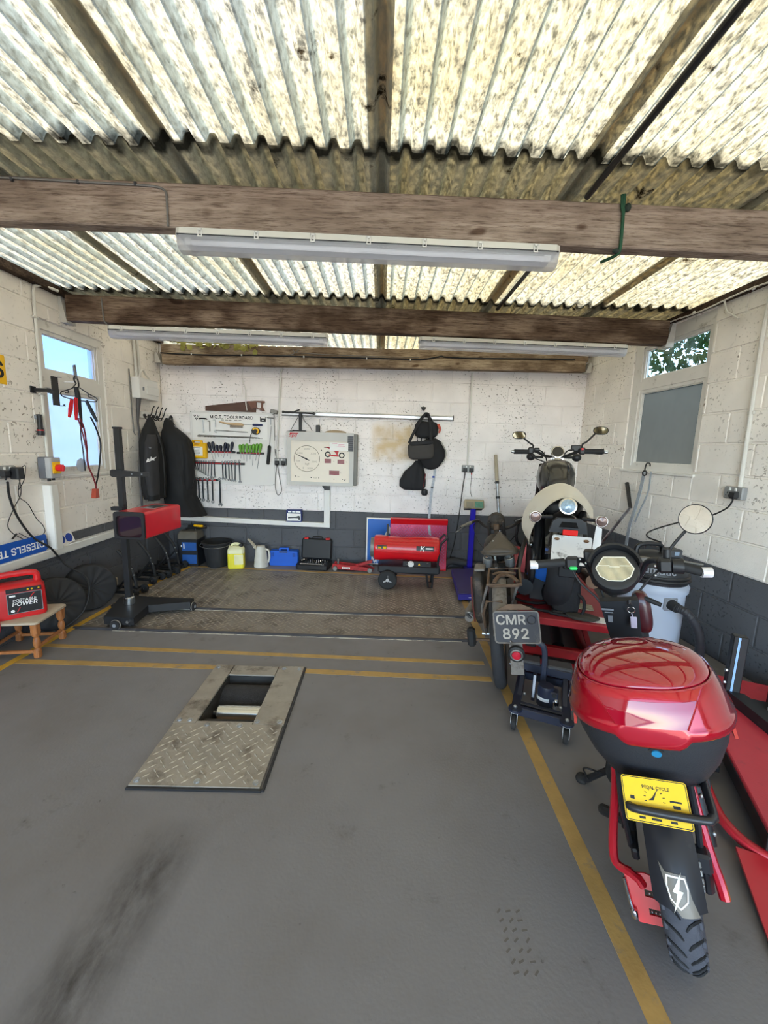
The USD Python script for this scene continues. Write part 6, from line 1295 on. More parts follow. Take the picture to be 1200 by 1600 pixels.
# ---------------------------------------------------------------- motorcycle jack
JB = mat('navy_black_jack_paint', '1d2233', .4, var=.1, dirt='3b3a3c', damt=.3, dsc=12)
JG = mat('worn_grey_saddle_pad', '46464a', .6, var=.15, bump=.3)
t = thing('motorcycle_jack', 'navy-black motorcycle jack on castors standing behind the old motorcycle', 'motorcycle jack', (.872, 1.925, 0), mat=frame(None, 24))
for x in (-.125, .13):
    part('side_rail', G().box((x, .22, .085), (.045, .46, .03), .004), JB, t)
    part('castor_plate', G().lathe([(.001, .098), (.034, .098), (.036, .104), (.034, .112), (.001, .112)], (x, .0, 0), n=20), JB, t)
    part('castor_bolt', G().sph((x, .0, .118), .011, 8), STEEL, t)
    c = part('castor_fork', G().hull([(x + s * .017 + d, y, z) for s in (-1,) for d in (0, .003) for y, z in ((-.022, .095), (.022, .095), (.0, .032), (-.03, .032), (-.03, .045))]).hull([(x + .017 + d, y, z) for d in (-.003, 0) for y, z in ((-.022, .095), (.022, .095), (.0, .032), (-.03, .032), (-.03, .045))]).cyl((x, 0, .092), (x, 0, .098), .030, n=16), mat('zinc_castor', 'c4c6c8', .35, .8), t)
    part('castor_wheel', G().lathe([(.008, -.012), (.036, -.012), (.040, -.006), (.040, .006), (.036, .012), (.008, .012)], (x, -.016, .040), EX, n=24), BLACKR, c)
    part('rear_wheel', G().lathe([(.008, -.012), (.036, -.012), (.040, -.006), (.040, .006), (.036, .012), (.008, .012)], (x, .43, .040), EX, n=20), BLACKR, t)
    part('lift_arm', G().hull([(x * .93 + d, y, z) for d in (-.012, .012) for y, z in ((.10, .085), (.13, .085), (.38, .165), (.41, .165))]), JB, t, smooth=False)
for y, z in ((.025, .085), (.085, .075), (.42, .085)): part('cross_beam', G().box((0, y, z), (.26, .028, .048), .004), JB, t)
for x in (-.095, .085): part('saddle_pad', G().box((x, .40, .195), (.14, .09, .035), .006, rot(0, 0, 4)), JG, t)
part('saddle_beam', G().box((0, .365, .172), (.33, .03, .05), .004), JB, t)
part('ram_body', G().lathe([(.001, .05), (.045, .05), (.045, .15), (.040, .165), (.001, .167)], (.02, .21, 0), n=20), JB, t)
part('ram_label', G().lathe([(.0456, .085), (.0456, .105)], (.02, .21, 0), n=20, cap=False), PAPER, t)
part('release_valve', G().lathe([(.012, .06), (.016, .07), (.016, .10), (.012, .115), (.006, .12)], (.075, .165, 0), n=12), CHROME, t)
part('pump_block', G().box((.06, .20, .10), (.05, .06, .10), .006), JB, t)
part('pump_hole', G().cyl((.065, .168, .135), (.065, .164, .135), .012, n=14), INK, t)
part('pale_strip', G().box((-.045, .215, .135), (.014, .004, .14), .001), mat('pale_steel_strip', 'c9ccd6', .4, .4), t)
part('safety_tab', G().box((-.045, .24, .12), (.02, .04, .16), .003), JB, t)
part('pump_handle', G().tube([(.0, .34, .10), (.0, .35, .22), (-.01, .36, .31), (-.04, .365, .335), (-.085, .37, .33)], .017, n=10, k=4), mat('scuffed_navy_tube', '2f3547', .45, var=.2, dirt='55565c', damt=.36, dsc=12), t)
part('handle_grip', G().cyl((-.06, .367, .333), (-.115, .372, .328), .026, n=12), BLACKR, t)
part('side_pin', G().cyl((-.20, .37, .16), (-.12, .37, .16), .006, n=8).cyl((.155, .36, .15), (.17, .36, .21), .005, n=8), CHROME, t)
for x, y, z in ((.165, .33, .17), (.165, .35, .15), (-.09, .16, .11), (.10, .12, .105)): part('bolt', G().sph((x, y, z), .009, 8), STEEL, t)

# ---------------------------------------------------------------- dark cruiser motorcycle on the raised lift
GLOSSB = mat('gloss_black_paint', '141312', .12, coat=.8, var=.1)
TANKM = mat('dark_grey_metallic_tank', '3a3835', .28, .55, coat=.6, var=.12, sc=3)
ENG = mat('engine_black_metal', '202022', .4, .5, var=.25, sc=14)
TYREM = mat('tyre_rubber', '222225', .75, var=.2, sc=20, bump=.3, bsc=120)
AMBER = mat('smoked_indicator_lens', '6e5750', .18, .35, coat=.5, var=.3, sc=50)
MIRROR = mat('mirror_glass', 'e4e6e6', .02, 1.0, var=0)
def wheel(parent, name, c, R, r, rim=GREYPL, ax=EX, spokes=0, tm=TYREM, sm=None):
    """A tyre, its rim, hub and spokes."""
    c = A(c, float)
    ty = part(name, G().torus(c, ax, R - r, r, n=44, m=12), tm, parent)
    g = G().torus(c, ax, R - 2 * r + .006, .014, n=40, m=8)
    part('rim', g, rim, ty)
    part('hub', G().cyl(c - A(ax) * .055, c + A(ax) * .055, .035, n=16), DULL, ty)
    if spokes:
        g = G(); x = np.cross(ax, EZ); 
        for k in range(spokes):
            a = 2 * math.pi * k / spokes; d = math.cos(a) * x + math.sin(a) * EZ; s = (-1) ** k
            g.cyl(c + A(ax) * .045 * s + .03 * d, c + (R - 2 * r + .008) * d, .0022, n=4)
        part('spokes', g, sm or DULL, ty, kind='stuff')
    return ty
CM = frame(None, 18)
t = thing('cruiser_motorcycle', 'dark grey cruiser motorcycle on the raised red lift, tail towards the viewer', 'motorcycle', (1.18, 2.50, 0), mat=CM)
wheel(t, 'rear_wheel', (0, .26, .398 + .315), .315, .085)
wheel(t, 'front_wheel', (0, 1.70, .398 + .315), .315, .06)
def arc_band(cy, cz, R, w, a0, a1, n=18, th=.006, drop=.35):
    """A mudguard: a curved band over a wheel; angles from the rear, in degrees."""
    rings = []
    for a in np.linspace(a0, a1, n):
        a = rad(a); d = A([0, -math.cos(a), math.sin(a)]); o = A([0, cy, cz])
        us = np.linspace(-1, 1, 9)
        outer = [o + d * (R - drop * w * .5 * u * u) + EX * u * w / 2 for u in us]
        inner = [o + d * (R - th - drop * w * .5 * u * u) + EX * u * (w / 2 - th * .6) for u in us[::-1]]
        rings.append(A(outer + inner))
    return G().loft(rings)
part('rear_fender', arc_band(.26, .713, .375, .225, 22, 105, 18, .008, .55), GLOSSB, t)
lt = part('tail_light', G().lathe([(.052, -.03), (.055, .0), (.052, .012), (.045, .014)], (-.005, -.03, 1.145), A([0, -1, .25]), n=28), CHROME, t)
part('lens', G().lathe([(.045, .0), (.040, .014), (.022, .022), (.001, .024)], (-.005, -.035, 1.147), A([0, -1, .25]), n=24), mat('clear_led_lens', '8fa4b4', .12, .4, coat=.8, var=.3, sc=60), lt)
part('tail_bracket', G().hull([(x, y, z) for x, z in ((-.105, .985), (.115, .985), (-.085, 1.055), (.10, 1.055), (-.06, 1.075), (.07, 1.075)) for y in (-.075, -.03)]), BLACKP, t, smooth=20)
part('bracket_panel', G().hull([(x, y, z) for x, z in ((-.05, 1.02), (.06, 1.02), (-.035, 1.055), (.045, 1.055)) for y in (-.082, -.07)]), GLOSSB, t, smooth=20)
part('reflector', G().box((.014, -.098, .993), (.085, .012, .034), .003), mat('bright_red_reflector', 'e0201a', .25, coat=.4, var=.02), t)
pl = part('number_plate', G().prism(rrect(.222, .175, .012), .004, (.026, -.115, .888), EX, A([0, .12, .993])), mat('dirty_white_plate', 'cfccc6', .5, var=.05, dirt='77716a', damt=.36, dsc=18), t, smooth=False)
for x in (-.058, .105): part('plate_screw', G().sph((x, -.115, .952), (.016, .006, .009), 10), mat('rusty_screw', '7a5a3f', .5, .5, var=.3, sc=60), pl)
part('plate_lamp', G().box((.015, -.135, .800), (.055, .04, .05), .006), BLACKP, t)
part('plate_stay', G().box((.02, -.09, .83), (.10, .02, .24), .006), BLACKP, t)
for s, x in ((-1, -.19), (1, .185)):
    i = part('indicator', G().lathe([(.001, -.03), (.028, -.025), (.036, -.005), (.037, .012), (.033, .016)], (x, -.055, 1.072), A([0, -1, 0]), n=22), CHROME, t)
    part('lens', G().lathe([(.033, .014), (.026, .024), (.001, .028)], (x, -.055, 1.072), A([0, -1, 0]), n=20), AMBER, i)
    part('stalk', G().cyl((x - s * .03, -.05, 1.072), (s * .09, -.01, 1.072), .010, .013, n=10), BLACKP, i)
# the pale plastic sheet draped over the seat
prof = spline(A([(-.205, .855), (-.245, .93), (-.225, 1.04), (-.165, 1.145), (-.09, 1.215), (0, 1.243), (.085, 1.215), (.15, 1.15), (.195, 1.08)]), 6)
V0 = []
ys = np.linspace(0, 1, 9)
for i, (x, z) in enumerate(prof):
    u = i / (len(prof) - 1)
    near = .06 + .10 * math.exp(-((u - .0) / .10) ** 2) ; far = .44 - .22 * math.exp(-(u / .12) ** 2) - .10 * math.exp(-((1 - u) / .2) ** 2)
    for v in ys: V0.append([x * (.84 + .20 * v), near + (far - near) * v, z - .055 + .085 * v - (.02 * v * v)])
V0 = A(V0); m = len(ys); Fq = A([[i * m + j, (i + 1) * m + j, (i + 1) * m + j + 1, i * m + j + 1] for i in range(len(prof) - 1) for j in range(m - 1)])
dr = thing('plastic_sheet', 'cream white plastic sheet arched over the seat of the cruiser motorcycle', 'sheet', (1.18, 2.50, 0), mat=CM)
SHW = mat('cream_plastic_sheet', 'dcd6c8', .5, var=.04, sc=4, dirt='b7a078', damt=.34, dsc=5)
th = A([0, 0, .004])
g = G().add(V0, Fq).add(V0 + th, Fq[:, ::-1])
part('arch', g, SHW, dr, smooth=True)
part('right_flap', G().hull([(x, y, z) for y in (.10, .104) for x, z in ((.175, .80), (.235, .80), (.225, 1.0), (.19, 1.02))]).hull([(x, y, z) for y in (.05, .16) for x, z in ((.19, .775), (.27, .83), (.19, .80))]), PAPER, dr, smooth=False)
part('clip', G().sph((-.19, .16, .845), (.02, .03, .02), 10), STEEL, dr)
part('seat', blob((.0, .52, 1.09), (.30, .46, .14), 3, .03, e=.6), mat('black_vinyl_seat', '1c1a19', .5, var=.15, bump=.3), t, smooth=60)
tk = G()
rings = []
for y, w_, z0, z1 in ((.70, .10, 1.16, 1.24), (.74, .19, 1.13, 1.32), (.82, .275, 1.09, 1.39), (.92, .305, 1.10, 1.42), (1.02, .29, 1.15, 1.405), (1.10, .22, 1.22, 1.37), (1.15, .12, 1.28, 1.34)):
    a = np.linspace(0, 2 * math.pi, 29)[:-1]; c_, s_ = np.cos(a), np.sin(a)
    xx = np.sign(c_) * np.abs(c_) ** .75 * w_ / 2 * (1 - .14 * np.clip(-s_, 0, 1)); zz = (z0 + z1) / 2 + np.sign(s_) * np.abs(s_) ** .85 * (z1 - z0) / 2
    rings.append(np.stack([xx, np.full_like(xx, y), zz], 1))
part('fuel_tank', tk.loft(rings), TANKM, t, smooth=60)
for s in (-1, 1): part('tank_stripe', G().tube([(s * .07, .735, 1.305), (s * .085, .80, 1.362), (s * .07, .92, 1.402)], .004, n=6, k=4).tube([(s * .07, .735, 1.300), (s * .075, .725, 1.22), (s * .06, .72, 1.15)], .004, n=6, k=4), GLOSSB, t)
part('filler_cap', G().lathe([(.03, 0), (.034, .01), (.028, .022), (.001, .026)], (.01, .99, 1.405), EZ, n=18), CHROME, t)
part('engine', G().box((0, .92, .82), (.36, .50, .46), .04).box((0, .85, 1.08), (.2, .3, .14), .03), ENG, t)
for s in (-1, 1):
    part('cylinder_fins', G().box((s * .12, .95, .98), (.10, .16, .02), .004).box((s * .12, .95, 1.02), (.10, .16, .02), .004).box((s * .12, .95, .94), (.10, .16, .02), .004), ENG, t)
    part('shock_absorber', G().cyl((s * .15, .12, .74), (s * .14, .36, 1.06), .030, n=12), BLACKM, t)
    part('swingarm', G().box((s * .13, .45, .69), (.04, .5, .06), .01), ENG, t)
    part('fork_leg', G().cyl((s * .095, 1.68, .71), (s * .095, 1.26, 1.36), .026, n=12), BLACKM, t)
    part('side_panel', blob((s * .15, .58, .93), (.08, .34, .24), 4 + s, .03), GLOSSB, t, smooth=60)
part('exhaust', G().tube([(.16, 1.1, .72), (.19, .8, .60), (.20, .4, .62), (.20, .05, .66)], [.025, .03, .045, .045], n=14, k=4), mat('brown_heat_steel', '5b4638', .35, .8, var=.25), t)
part('belt_guard', blob((-.165, .42, .70), (.05, .62, .30), 5, .03, e=.5), BLACKP, t, smooth=60)
part('left_exhaust', G().tube([(-.13, 1.15, .80), (-.19, 1.05, .62), (-.215, .75, .52), (-.215, .35, .52), (-.21, .08, .56)], [.03, .035, .045, .055, .055], n=14, k=4), mat('black_exhaust', '1a1817', .4, .3, var=.2), t)
part('crash_bar', G().tube([(-.10, 1.2, .95), (-.24, 1.18, .85), (-.26, 1.16, .65), (-.12, 1.14, .55)], .014, n=8, k=4), BLACKM, t)
part('oil_pipe', G().tube([(-.12, .52, 1.11), (-.165, .50, 1.10), (-.175, .48, 1.05), (-.14, .46, 1.01)], .011, n=8, k=5), BLACKP, t)
part('handlebar', G().tube([(-.345, 1.10, 1.470), (-.20, 1.16, 1.485), (-.15, 1.19, 1.478), (-.08, 1.24, 1.445), (.0, 1.255, 1.437), (.09, 1.24, 1.447), (.17, 1.19, 1.482), (.23, 1.16, 1.492), (.39, 1.10, 1.492)], .0125, n=10, k=4), BLACKM, t)
for s, xa, xb, z in ((-1, -.345, -.225, 1.473), (1, .235, .375, 1.492)):
    gp = part('grip', G().cyl((xa, 1.105 if s < 0 else 1.158, z), (xb, 1.155 if s < 0 else 1.108, z + .003), .021, n=14), BLACKR, t)
    part('bar_end', G().lathe([(.012, 0), (.016, .008), (.012, .03), (.001, .032)], ((xa if s < 0 else xb), 1.103, z), (s, -.3, 0), n=12), STEEL, gp)
    c = (-.205, 1.165, 1.487) if s < 0 else (.215, 1.165, 1.495)
    part('switch_gear', G().box(c, (.05, .055, .06), .010).box((c[0] + .05 * -s, c[1] + .02, c[2] + .012), (.05, .04, .03), .008), BLACKP, t)
    part('lever', G().tube([(c[0], c[1] + .05, c[2] - .01), (c[0] + s * .07, c[1] + .07, c[2] - .015), (c[0] + s * .17, c[1] + .04, c[2] - .02)], .006, n=7, k=4), BLACKM, t)
part('master_cylinder', G().box((.165, 1.19, 1.525), (.075, .05, .04), .006), BLACKP, t)
part('red_switch', G().box((.212, 1.132, 1.512), (.02, .012, .018), .003), REDP, t)
MT = A([0, .30, .954])
for s, p, e in ((-1, (-.315, 1.17, 1.622), (-.19, 1.185, 1.535)), (1, (.345, 1.17, 1.672), (.215, 1.18, 1.555))):
    mh = part('mirror', G().loft([A([[p[0] + .060 * k * math.copysign(abs(math.cos(a)) ** .8, math.cos(a)), p[1] + y + .315 * .036 * k * math.copysign(abs(math.sin(a)) ** .8, math.sin(a)), p[2] + .036 * k * math.copysign(abs(math.sin(a)) ** .8, math.sin(a))] for a in np.linspace(0, 6.283, 25)[:-1]]) for y, k in ((.03, .4), (.018, .85), (.0, 1.0), (-.006, .97))]), BLACKP, t, smooth=40)
    part('glass', G().prism(Polygon([(.054 * math.copysign(abs(math.cos(a)) ** .8, math.cos(a)), .030 * math.copysign(abs(math.sin(a)) ** .8, math.sin(a))) for a in np.linspace(0, 6.283, 25)[:-1]]), .001, (p[0], p[1] - .0075, p[2]), EX, MT), MIRROR, mh, smooth=False)
    part('stem', G().tube([(p[0] - s * .035, p[1] + .01, p[2] - .02), (e[0] + s * .03, e[1], e[2] + .02), e, (e[0], e[1] + .005, e[2] - .05)], .0075, n=8, k=3), BLACKM, mh)
for s, z in ((-1, 1.432), (1, 1.436)):
    part('front_indicator', G().sph((s * .195, 1.30, z), (.040, .034, .036), 16), BLACKP, t)
    part('indicator_stalk', G().cyl((s * .16, 1.30, z), (s * .09, 1.30, z), .011, n=8), BLACKP, t)
part('gauge', G().lathe([(.02, -.03), (.052, -.02), (.057, .0), (.055, .014), (.047, .018)], (.018, 1.15, 1.478), A([0, -.93, .36]), n=32), CHROME, t)
part('gauge_face', G().lathe([(.045, .0185), (.001, .0195)], (.018, 1.15, 1.478), A([0, -.93, .36]), n=28), mat('brown_black_dial', '2a2622', .35), t)
part('yoke_cover', G().hull([(x, y, z) for x in (-.035, .07) for y in (1.12, 1.19) for z in (1.405, 1.43)]), CHROME, t, smooth=20)
part('brake_hose', G().tube([(-.19, 1.19, 1.475), (-.12, 1.26, 1.49), (-.06, 1.30, 1.42), (-.05, 1.34, 1.3)], .006, n=6, k=5).tube([(.20, 1.19, 1.48), (.12, 1.26, 1.50), (.07, 1.30, 1.42), (.05, 1.34, 1.3)], .006, n=6, k=5).tube([(-.21, 1.18, 1.46), (-.16, 1.24, 1.42), (-.05, 1.28, 1.38)], .005, n=6, k=5), CABLE, t)
part('headlamp', G().lathe([(.03, -.10), (.08, -.05), (.09, .02), (.085, .05), (.001, .055)], (0, 1.42, 1.30), EY, n=24), BLACKP, t)
# things lying on the raised lift
def deckp(x, y, z=0.0): return A([.948, 2.555, .3975]) + x * fr[0] + y * fr[1] + z * EZ
BLUECL = mat('blue_cloth', '1668c8', .75, var=.1, bump=.3, bsc=60)
t = thing('grey_box', 'dark grey box under the blue cloth on the raised lift', 'box', deckp(.16, .33), mat=fr)
part('carton', G().box((0, .0, .135), (.16, .07, .27), .004), DGREY, t)
t = thing('blue_cloth', 'bright blue cloth hanging over a grey box on the raised lift', 'cloth', deckp(.16, .33), mat=fr)
part('cloth', G().hull([(-.09, -.045, .26), (-.11, -.04, .20), (.09, -.045, .275), (.10, -.055, .13), (.10, -.04, .13), (-.09, -.04, .275), (.09, .04, .285), (-.09, .04, .28), (.05, -.06, .15), (-.085, -.045, .21)]), BLUECL, t, smooth=15)
part('fold', G().hull([(.05, -.065, .16), (.115, -.065, .12), (.11, -.065, .09), (.115, -.055, .14), (.06, -.05, .17)]), mat('pale_blue_lining', '9db4d6', .7), t, smooth=15)
t = thing('black_bag', 'slumped black nylon bag on the front edge of the raised lift', 'bag', deckp(.30, .16, .0), mat=fr)
part('body', blob((0, 0, .125), (.17, .14, .27), 9, .12, e=.6), FAB, t, smooth=60)
part('strap', G().tube([(.05, -.05, .17), (.10, -.09, .12), (.09, -.10, .03), (.02, -.10, .012), (-.10, -.08, .012)], .010, n=6, k=5), FAB, t)
solo('instruction_booklet', G().box(deckp(.42, .30, .004), (.17, .11, .006), .001, rot(0, 0, -20)), mat('printed_booklet', 'a89f86', .7, var=.35, sc=30), 'printed booklet lying on the raised lift behind the black bag', 'booklet')
solo('white_card', G().box(deckp(.49, .085, .002), (.15, .10, .003), 0, rot(0, 0, -16)), PAPER, 'white card lying at the front right corner of the raised lift', 'card')
t = thing('rag', 'oily dark rag on the raised lift beside the white card', 'rag', deckp(.40, .07, .0), mat=fr)
part('cloth', blob((0, 0, .015), (.18, .09, .035), 12, .25, e=.9), mat('oily_rag', '3d3a33', .85, var=.3, sc=14, bump=.5), t, smooth=60)
t = thing('buckle_strap', 'black strap with a buckle lying across the raised lift', 'strap', deckp(.10, .10, .0), mat=fr)
part('webbing', G().tube([(-.08, .03, .01), (.0, .01, .010), (.06, .0, .012), (.12, .0, .010)], .009, n=6, k=4), FAB, t)
part('buckle', G().box((.15, .0, .016), (.07, .05, .028), .008).box((-.05, .03, .014), (.10, .04, .018), .008), BLACKP, t)
t = thing('red_tray', 'oval red tray with a black rim on the raised lift beside the old motorcycle', 'tray', deckp(.09, .30, .0), mat=fr)
ov = lambda k, z: A([[.115 * k * math.cos(a), .09 * k * math.sin(a), z] for a in np.linspace(0, 6.283, 33)[:-1]])
part('base', G().loft([ov(.9, .0), ov(.98, .012), ov(.93, .018)]), LIFTR, t)
part('rim', G().tube(ov(.98, .016), .010, n=8, closed=True), BLACKR, t)
t = thing('plastic_wedge', 'thin pink-red plastic wedge standing up behind the old motorcycle saddle', 'wedge', deckp(-.01, .42, .0), mat=fr)
part('blade', G().prism(Polygon([(.005, .0), (.045, .0), (.046, .22), (.040, .36), (.036, .40), (.030, .36), (.015, .22)]), .006, (0, 0, 0), EX, A([.03, .05, 1])), mat('faded_red_plastic', 'd0474a', .45), t, smooth=False)
t = thing('orange_plug', 'orange plastic stopper on top of the blue cloth near the white scooter grip', 'stopper', deckp(.10, .33, .286), mat=fr)
part('body', G().lathe([(.030, 0), (.026, .02), (.018, .05), (.020, .06), (.012, .075), (.001, .077)], n=12), mat('orange_plastic', 'd95a2a', .5), t)

# ---------------------------------------------------------------- old motorcycle with the black number plate
OLDB = mat('weathered_black_paint', '2b2622', .6, var=.3, sc=10, dirt='5f5144', damt=.42, dsc=9, bump=.3)
OLDG = mat('weathered_grey_guard', '76706a', .65, .2, var=.2, sc=12, dirt='4f463d', damt=.42, dsc=10, bump=.4)
RUST = mat('rusty_brown_steel', '6a5442', .7, .35, var=.3, sc=20, bump=.4)
LEATHER = mat('worn_saddle_leather', '4c443b', .55, var=.15, sc=14, bump=.35, bsc=90)
VM = frame(None, 17, 8)
t = thing('vintage_motorcycle', 'old rusty black motorcycle with the number plate CMR 892 parked by the yellow line', 'motorcycle', (.82, 2.40, 0), mat=VM)
wheel(t, 'rear_wheel', (0, 0, .325), .325, .036, RUST, EX, 28, TYREM, RUST)
wheel(t, 'front_wheel', (0, 1.22, .325), .325, .034, RUST, EX, 28, TYREM, RUST)
part('rear_mudguard', arc_band(0, .325, .365, .082, 22, 118, 24, .004, .5).xf(I3, (.03, 0, 0)), OLDG, t)
part('front_mudguard', arc_band(1.22, .325, .365, .10, 40, 150, 18, .004, .5), OLDB, t)
part('mudguard_stay', G().tube([(-.075, .0, .325), (-.07, -.15, .52), (-.04, -.22, .62), (.04, -.22, .62), (.07, -.15, .52), (.075, .0, .325)], .008, n=7), RUST, t)
BP = mat('old_black_plate', '2e2e36', .5, var=.2, sc=8, dirt='55504b', damt=.38, dsc=16, bump=.2)
pu, pn = A([-.03, .20, .98]), None
px = A([1, 0, .02]); pu = pu / np.linalg.norm(pu)
pl = part('number_plate', G().prism(rrect(.232, .168, .018), .005, (.115, -.375, .535), px, pu), BP, t, smooth=False)
part('plate_rim', G().prism(rrect(.236, .172, .019).difference(rrect(.222, .158, .014)), .008, (.115, -.375, .535), px, pu), OLDG, pl, smooth=False)
o_ = A([.115, -.375, .535]) + np.cross(px, pu) * .0055
OLDW = mat('aged_white_letters', 'aba49a', .6, var=.12, sc=40)
part('lettering', G().text('CMR', .050, o_ + px * -.026 + pu * .040, px, pu, .002, True).text('892', .053, o_ + px * -.008 - pu * .034, px, pu, .002, True), OLDW, pl, smooth=False)
part('plate_boss', G().torus(o_ + px * .078 + pu * .038, np.cross(px, pu), .021, .004, n=20, m=6), BP, pl)
part('plate_bracket', G().hull([A([.115, -.362, .535]) + px * a + pu * b + np.cross(px, pu) * c for a, b in ((-.10, .084), (.10, .084), (-.035, .115), (.035, .115)) for c in (0, -.006)]), RUST, pl, smooth=False)
part('tail_flap', G().box((.105, -.385, .375), (.068, .006, .20), .002, rot(-8)), OLDG, t)
tl = part('tail_light', G().lathe([(.02, -.02), (.042, -.01), (.044, .012), (.030, .018)], (.105, -.395, .395), A([0, -1, -.1]), n=24), BLACKM, t)
part('lens', G().lathe([(.027, .012), (.022, .026), (.001, .030)], (.105, -.395, .395), A([0, -1, -.1]), n=18), mat('ruby_lens', 'b51f33', .2, coat=.5), tl)
part('lens_ring', G().torus((.105, -.413, .393), (0, 1, .1), .029, .005, n=24, m=6), DULL, tl)
part('flap_rivet', G().sph((.08, -.395, .462), .007, 8), STEEL, t)
CX = (.05, 0, -.01)
rk = part('carrier', G().tube([(-.085, -.13, .70), (.105, -.13, .70), (.105, .16, .715), (-.085, .16, .715)], .009, n=8, closed=True).tube([(-.075, -.115, .685), (.095, -.115, .685)], .006, n=6).xf(I3, CX), RUST, t)
part('carrier_slat', G().tube([(-.05, -.10, .70), (-.02, .0, .715), (.02, .05, .705), (.06, -.02, .712), (.09, -.08, .70)], .012, n=7, k=5).tube([(-.06, .05, .712), (.0, .08, .715), (.08, .06, .712)], .008, n=7, k=4).xf(I3, CX), RUST, rk)
for s in (-1, 1): part('carrier_stay', G().tube([(s * .088 + .05, -.10, .68), (s * .085, -.05, .52), (s * .08, .0, .34)], .008, n=7), OLDG, t)
rings = []
for y, w_, z0, z1 in ((.36, .14, .765, .795), (.38, .24, .752, .80), (.44, .265, .748, .822), (.50, .19, .76, .845), (.56, .105, .775, .865), (.63, .065, .785, .868), (.67, .04, .79, .855)):
    a = np.linspace(0, 2 * math.pi, 25)[:-1]; s_ = np.sin(a)
    rings.append(np.stack([.035 + np.cos(a) * w_ / 2, np.full_like(a, y), np.where(s_ > 0, z0 + (z1 - z0) * s_, z0 + .012 * s_)], 1))
sd = part('saddle', G().loft(rings), LEATHER, t, smooth=60)
part('saddle_skirt', G().tube([(-.098, .45, .755), (-.06, .37, .757), (.035, .345, .757), (.13, .37, .757), (.168, .45, .755)], .010, n=8, k=5), LEATHER, sd)
SPR = mat('tarnished_silver_can', 'a9aaa8', .35, .8, var=.12)
for x in (-.058, .10):
    part('spring_can', G().lathe([(.034, 0), (.034, .06), (.030, .062), (.028, .06), (.028, .006), (.001, .005)], (x, .38, .672), A([.12 * (1 if x < 0 else -1), -.25, 1]), n=20), SPR, t)
    part('spring', G().tube([(x + .018 * math.cos(a * 1.0), .39 + .018 * math.sin(a), .69 + a * .0035) for a in np.arange(0, 20, .5)], .004, n=5), DULL, t)
part('saddle_frame', G().tube([(-.06, .38, .735), (-.03, .44, .70), (.035, .50, .66), (.10, .44, .70), (.11, .38, .735)], .008, n=7, k=3), RUST, t)
part('white_tube', G().cyl((-.012, .48, .83), (.0, .46, .62), .008, n=8), PVCG, t)
part('tank', blob((.0, .82, .70), (.20, .46, .20), 2, .02, e=.75), OLDB, t, smooth=60)
part('frame_tube', G().tube([(0, .38, .64), (0, .42, .40), (0, .30, .26)], .018, n=10, k=3).tube([(0, .42, .66), (0, 1.0, .80)], .018, n=10).tube([(0, 1.02, .76), (0, .85, .42), (0, .5, .24), (0, .0, .325)], .018, n=10, k=4), OLDB, t)
part('engine', G().box((0, .56, .34), (.17, .26, .22), .03).box((0, .66, .52), (.13, .13, .20), .02), mat('oily_engine_case', '4b4640', .5, .5, var=.3, sc=12, dirt='26221e', damt=.42), t)
part('side_case', blob((-.115, .30, .50), (.085, .34, .38), 6, .03, e=.5), OLDB, t, smooth=60)
part('side_case_edge', G().tube([(-.155, .15, .66), (-.16, .14, .50), (-.155, .16, .34)], .006, n=6, k=3), mat('worn_red_edge', '5b2a24', .6), t)
part('tool_box', G().box((-.10, .24, .695), (.07, .13, .02), .004), OLDG, t)
part('silencer', G().tube([(-.19, .52, .34), (-.20, .34, .335), (-.20, .22, .34)], [.028, .042, .030], n=16, k=5), OLDG, t)
part('silencer_bracket', G().tube([(-.19, .22, .34), (-.215, .19, .385), (-.19, .17, .40), (-.155, .2, .375)], .010, n=8, k=4), DULL, t)
part('footrest', G().box((-.19, .18, .22), (.055, .06, .13), .014), BLACKR, t)
part('footrest_bar', G().cyl((-.19, .20, .19), (.12, .20, .19), .012, n=8), RUST, t)
part('rear_spindle', G().cyl((-.10, 0, .325), (.10, 0, .325), .010, n=8), STEEL, t)
part('chain_guard', G().box((-.07, .22, .385), (.02, .55, .06), .006), OLDB, t)
for s in (-1, 1): part('girder_fork', G().tube([(s * .06, 1.02, .88), (s * .065, 1.10, .60), (s * .06, 1.22, .325)], .014, n=8), OLDB, t)
part('handlebar', G().tube([(-.285, .86, .872), (-.21, .95, .895), (-.15, 1.05, .893), (-.095, 1.08, .835), (-.02, 1.09, .81), (.07, 1.09, .808), (.14, 1.08, .828), (.20, 1.04, .872), (.28, .96, .885)], .0125, n=10, k=5), mat('tarnished_bar', '3b3430', .4, .6, var=.35, sc=20), t)
part('bar_grip', G().cyl((-.285, .86, .872), (-.205, .955, .896), .016, n=12), DULL, t)
part('lever', G().tube([(-.275, .90, .862), (-.30, .88, .845), (-.325, .84, .84)], .006, n=6).tube([(.16, 1.06, .87), (.22, 1.0, .90), (.27, .94, .91)], .006, n=6), STEEL, t)
part('headlamp', G().lathe([(.001, -.09), (.06, -.06), (.075, .0), (.07, .04), (.001, .05)], (.0, 1.16, .87), EY, n=22), OLDB, t)
part('control_cable', G().tube([(-.15, 1.05, .90), (-.20, 1.15, .82), (-.16, 1.12, .68), (-.06, 1.0, .60)], .004, n=5, k=6).tube([(.15, 1.05, .88), (.18, 1.12, .78), (.08, 1.1, .66)], .004, n=5, k=6), CABLE, t)
part('fork_clamp', G().box((.0, 1.07, .825), (.05, .05, .05), .008).cyl((0, 1.05, .62), (0, 1.07, .85), .022, n=10), RUST, t)

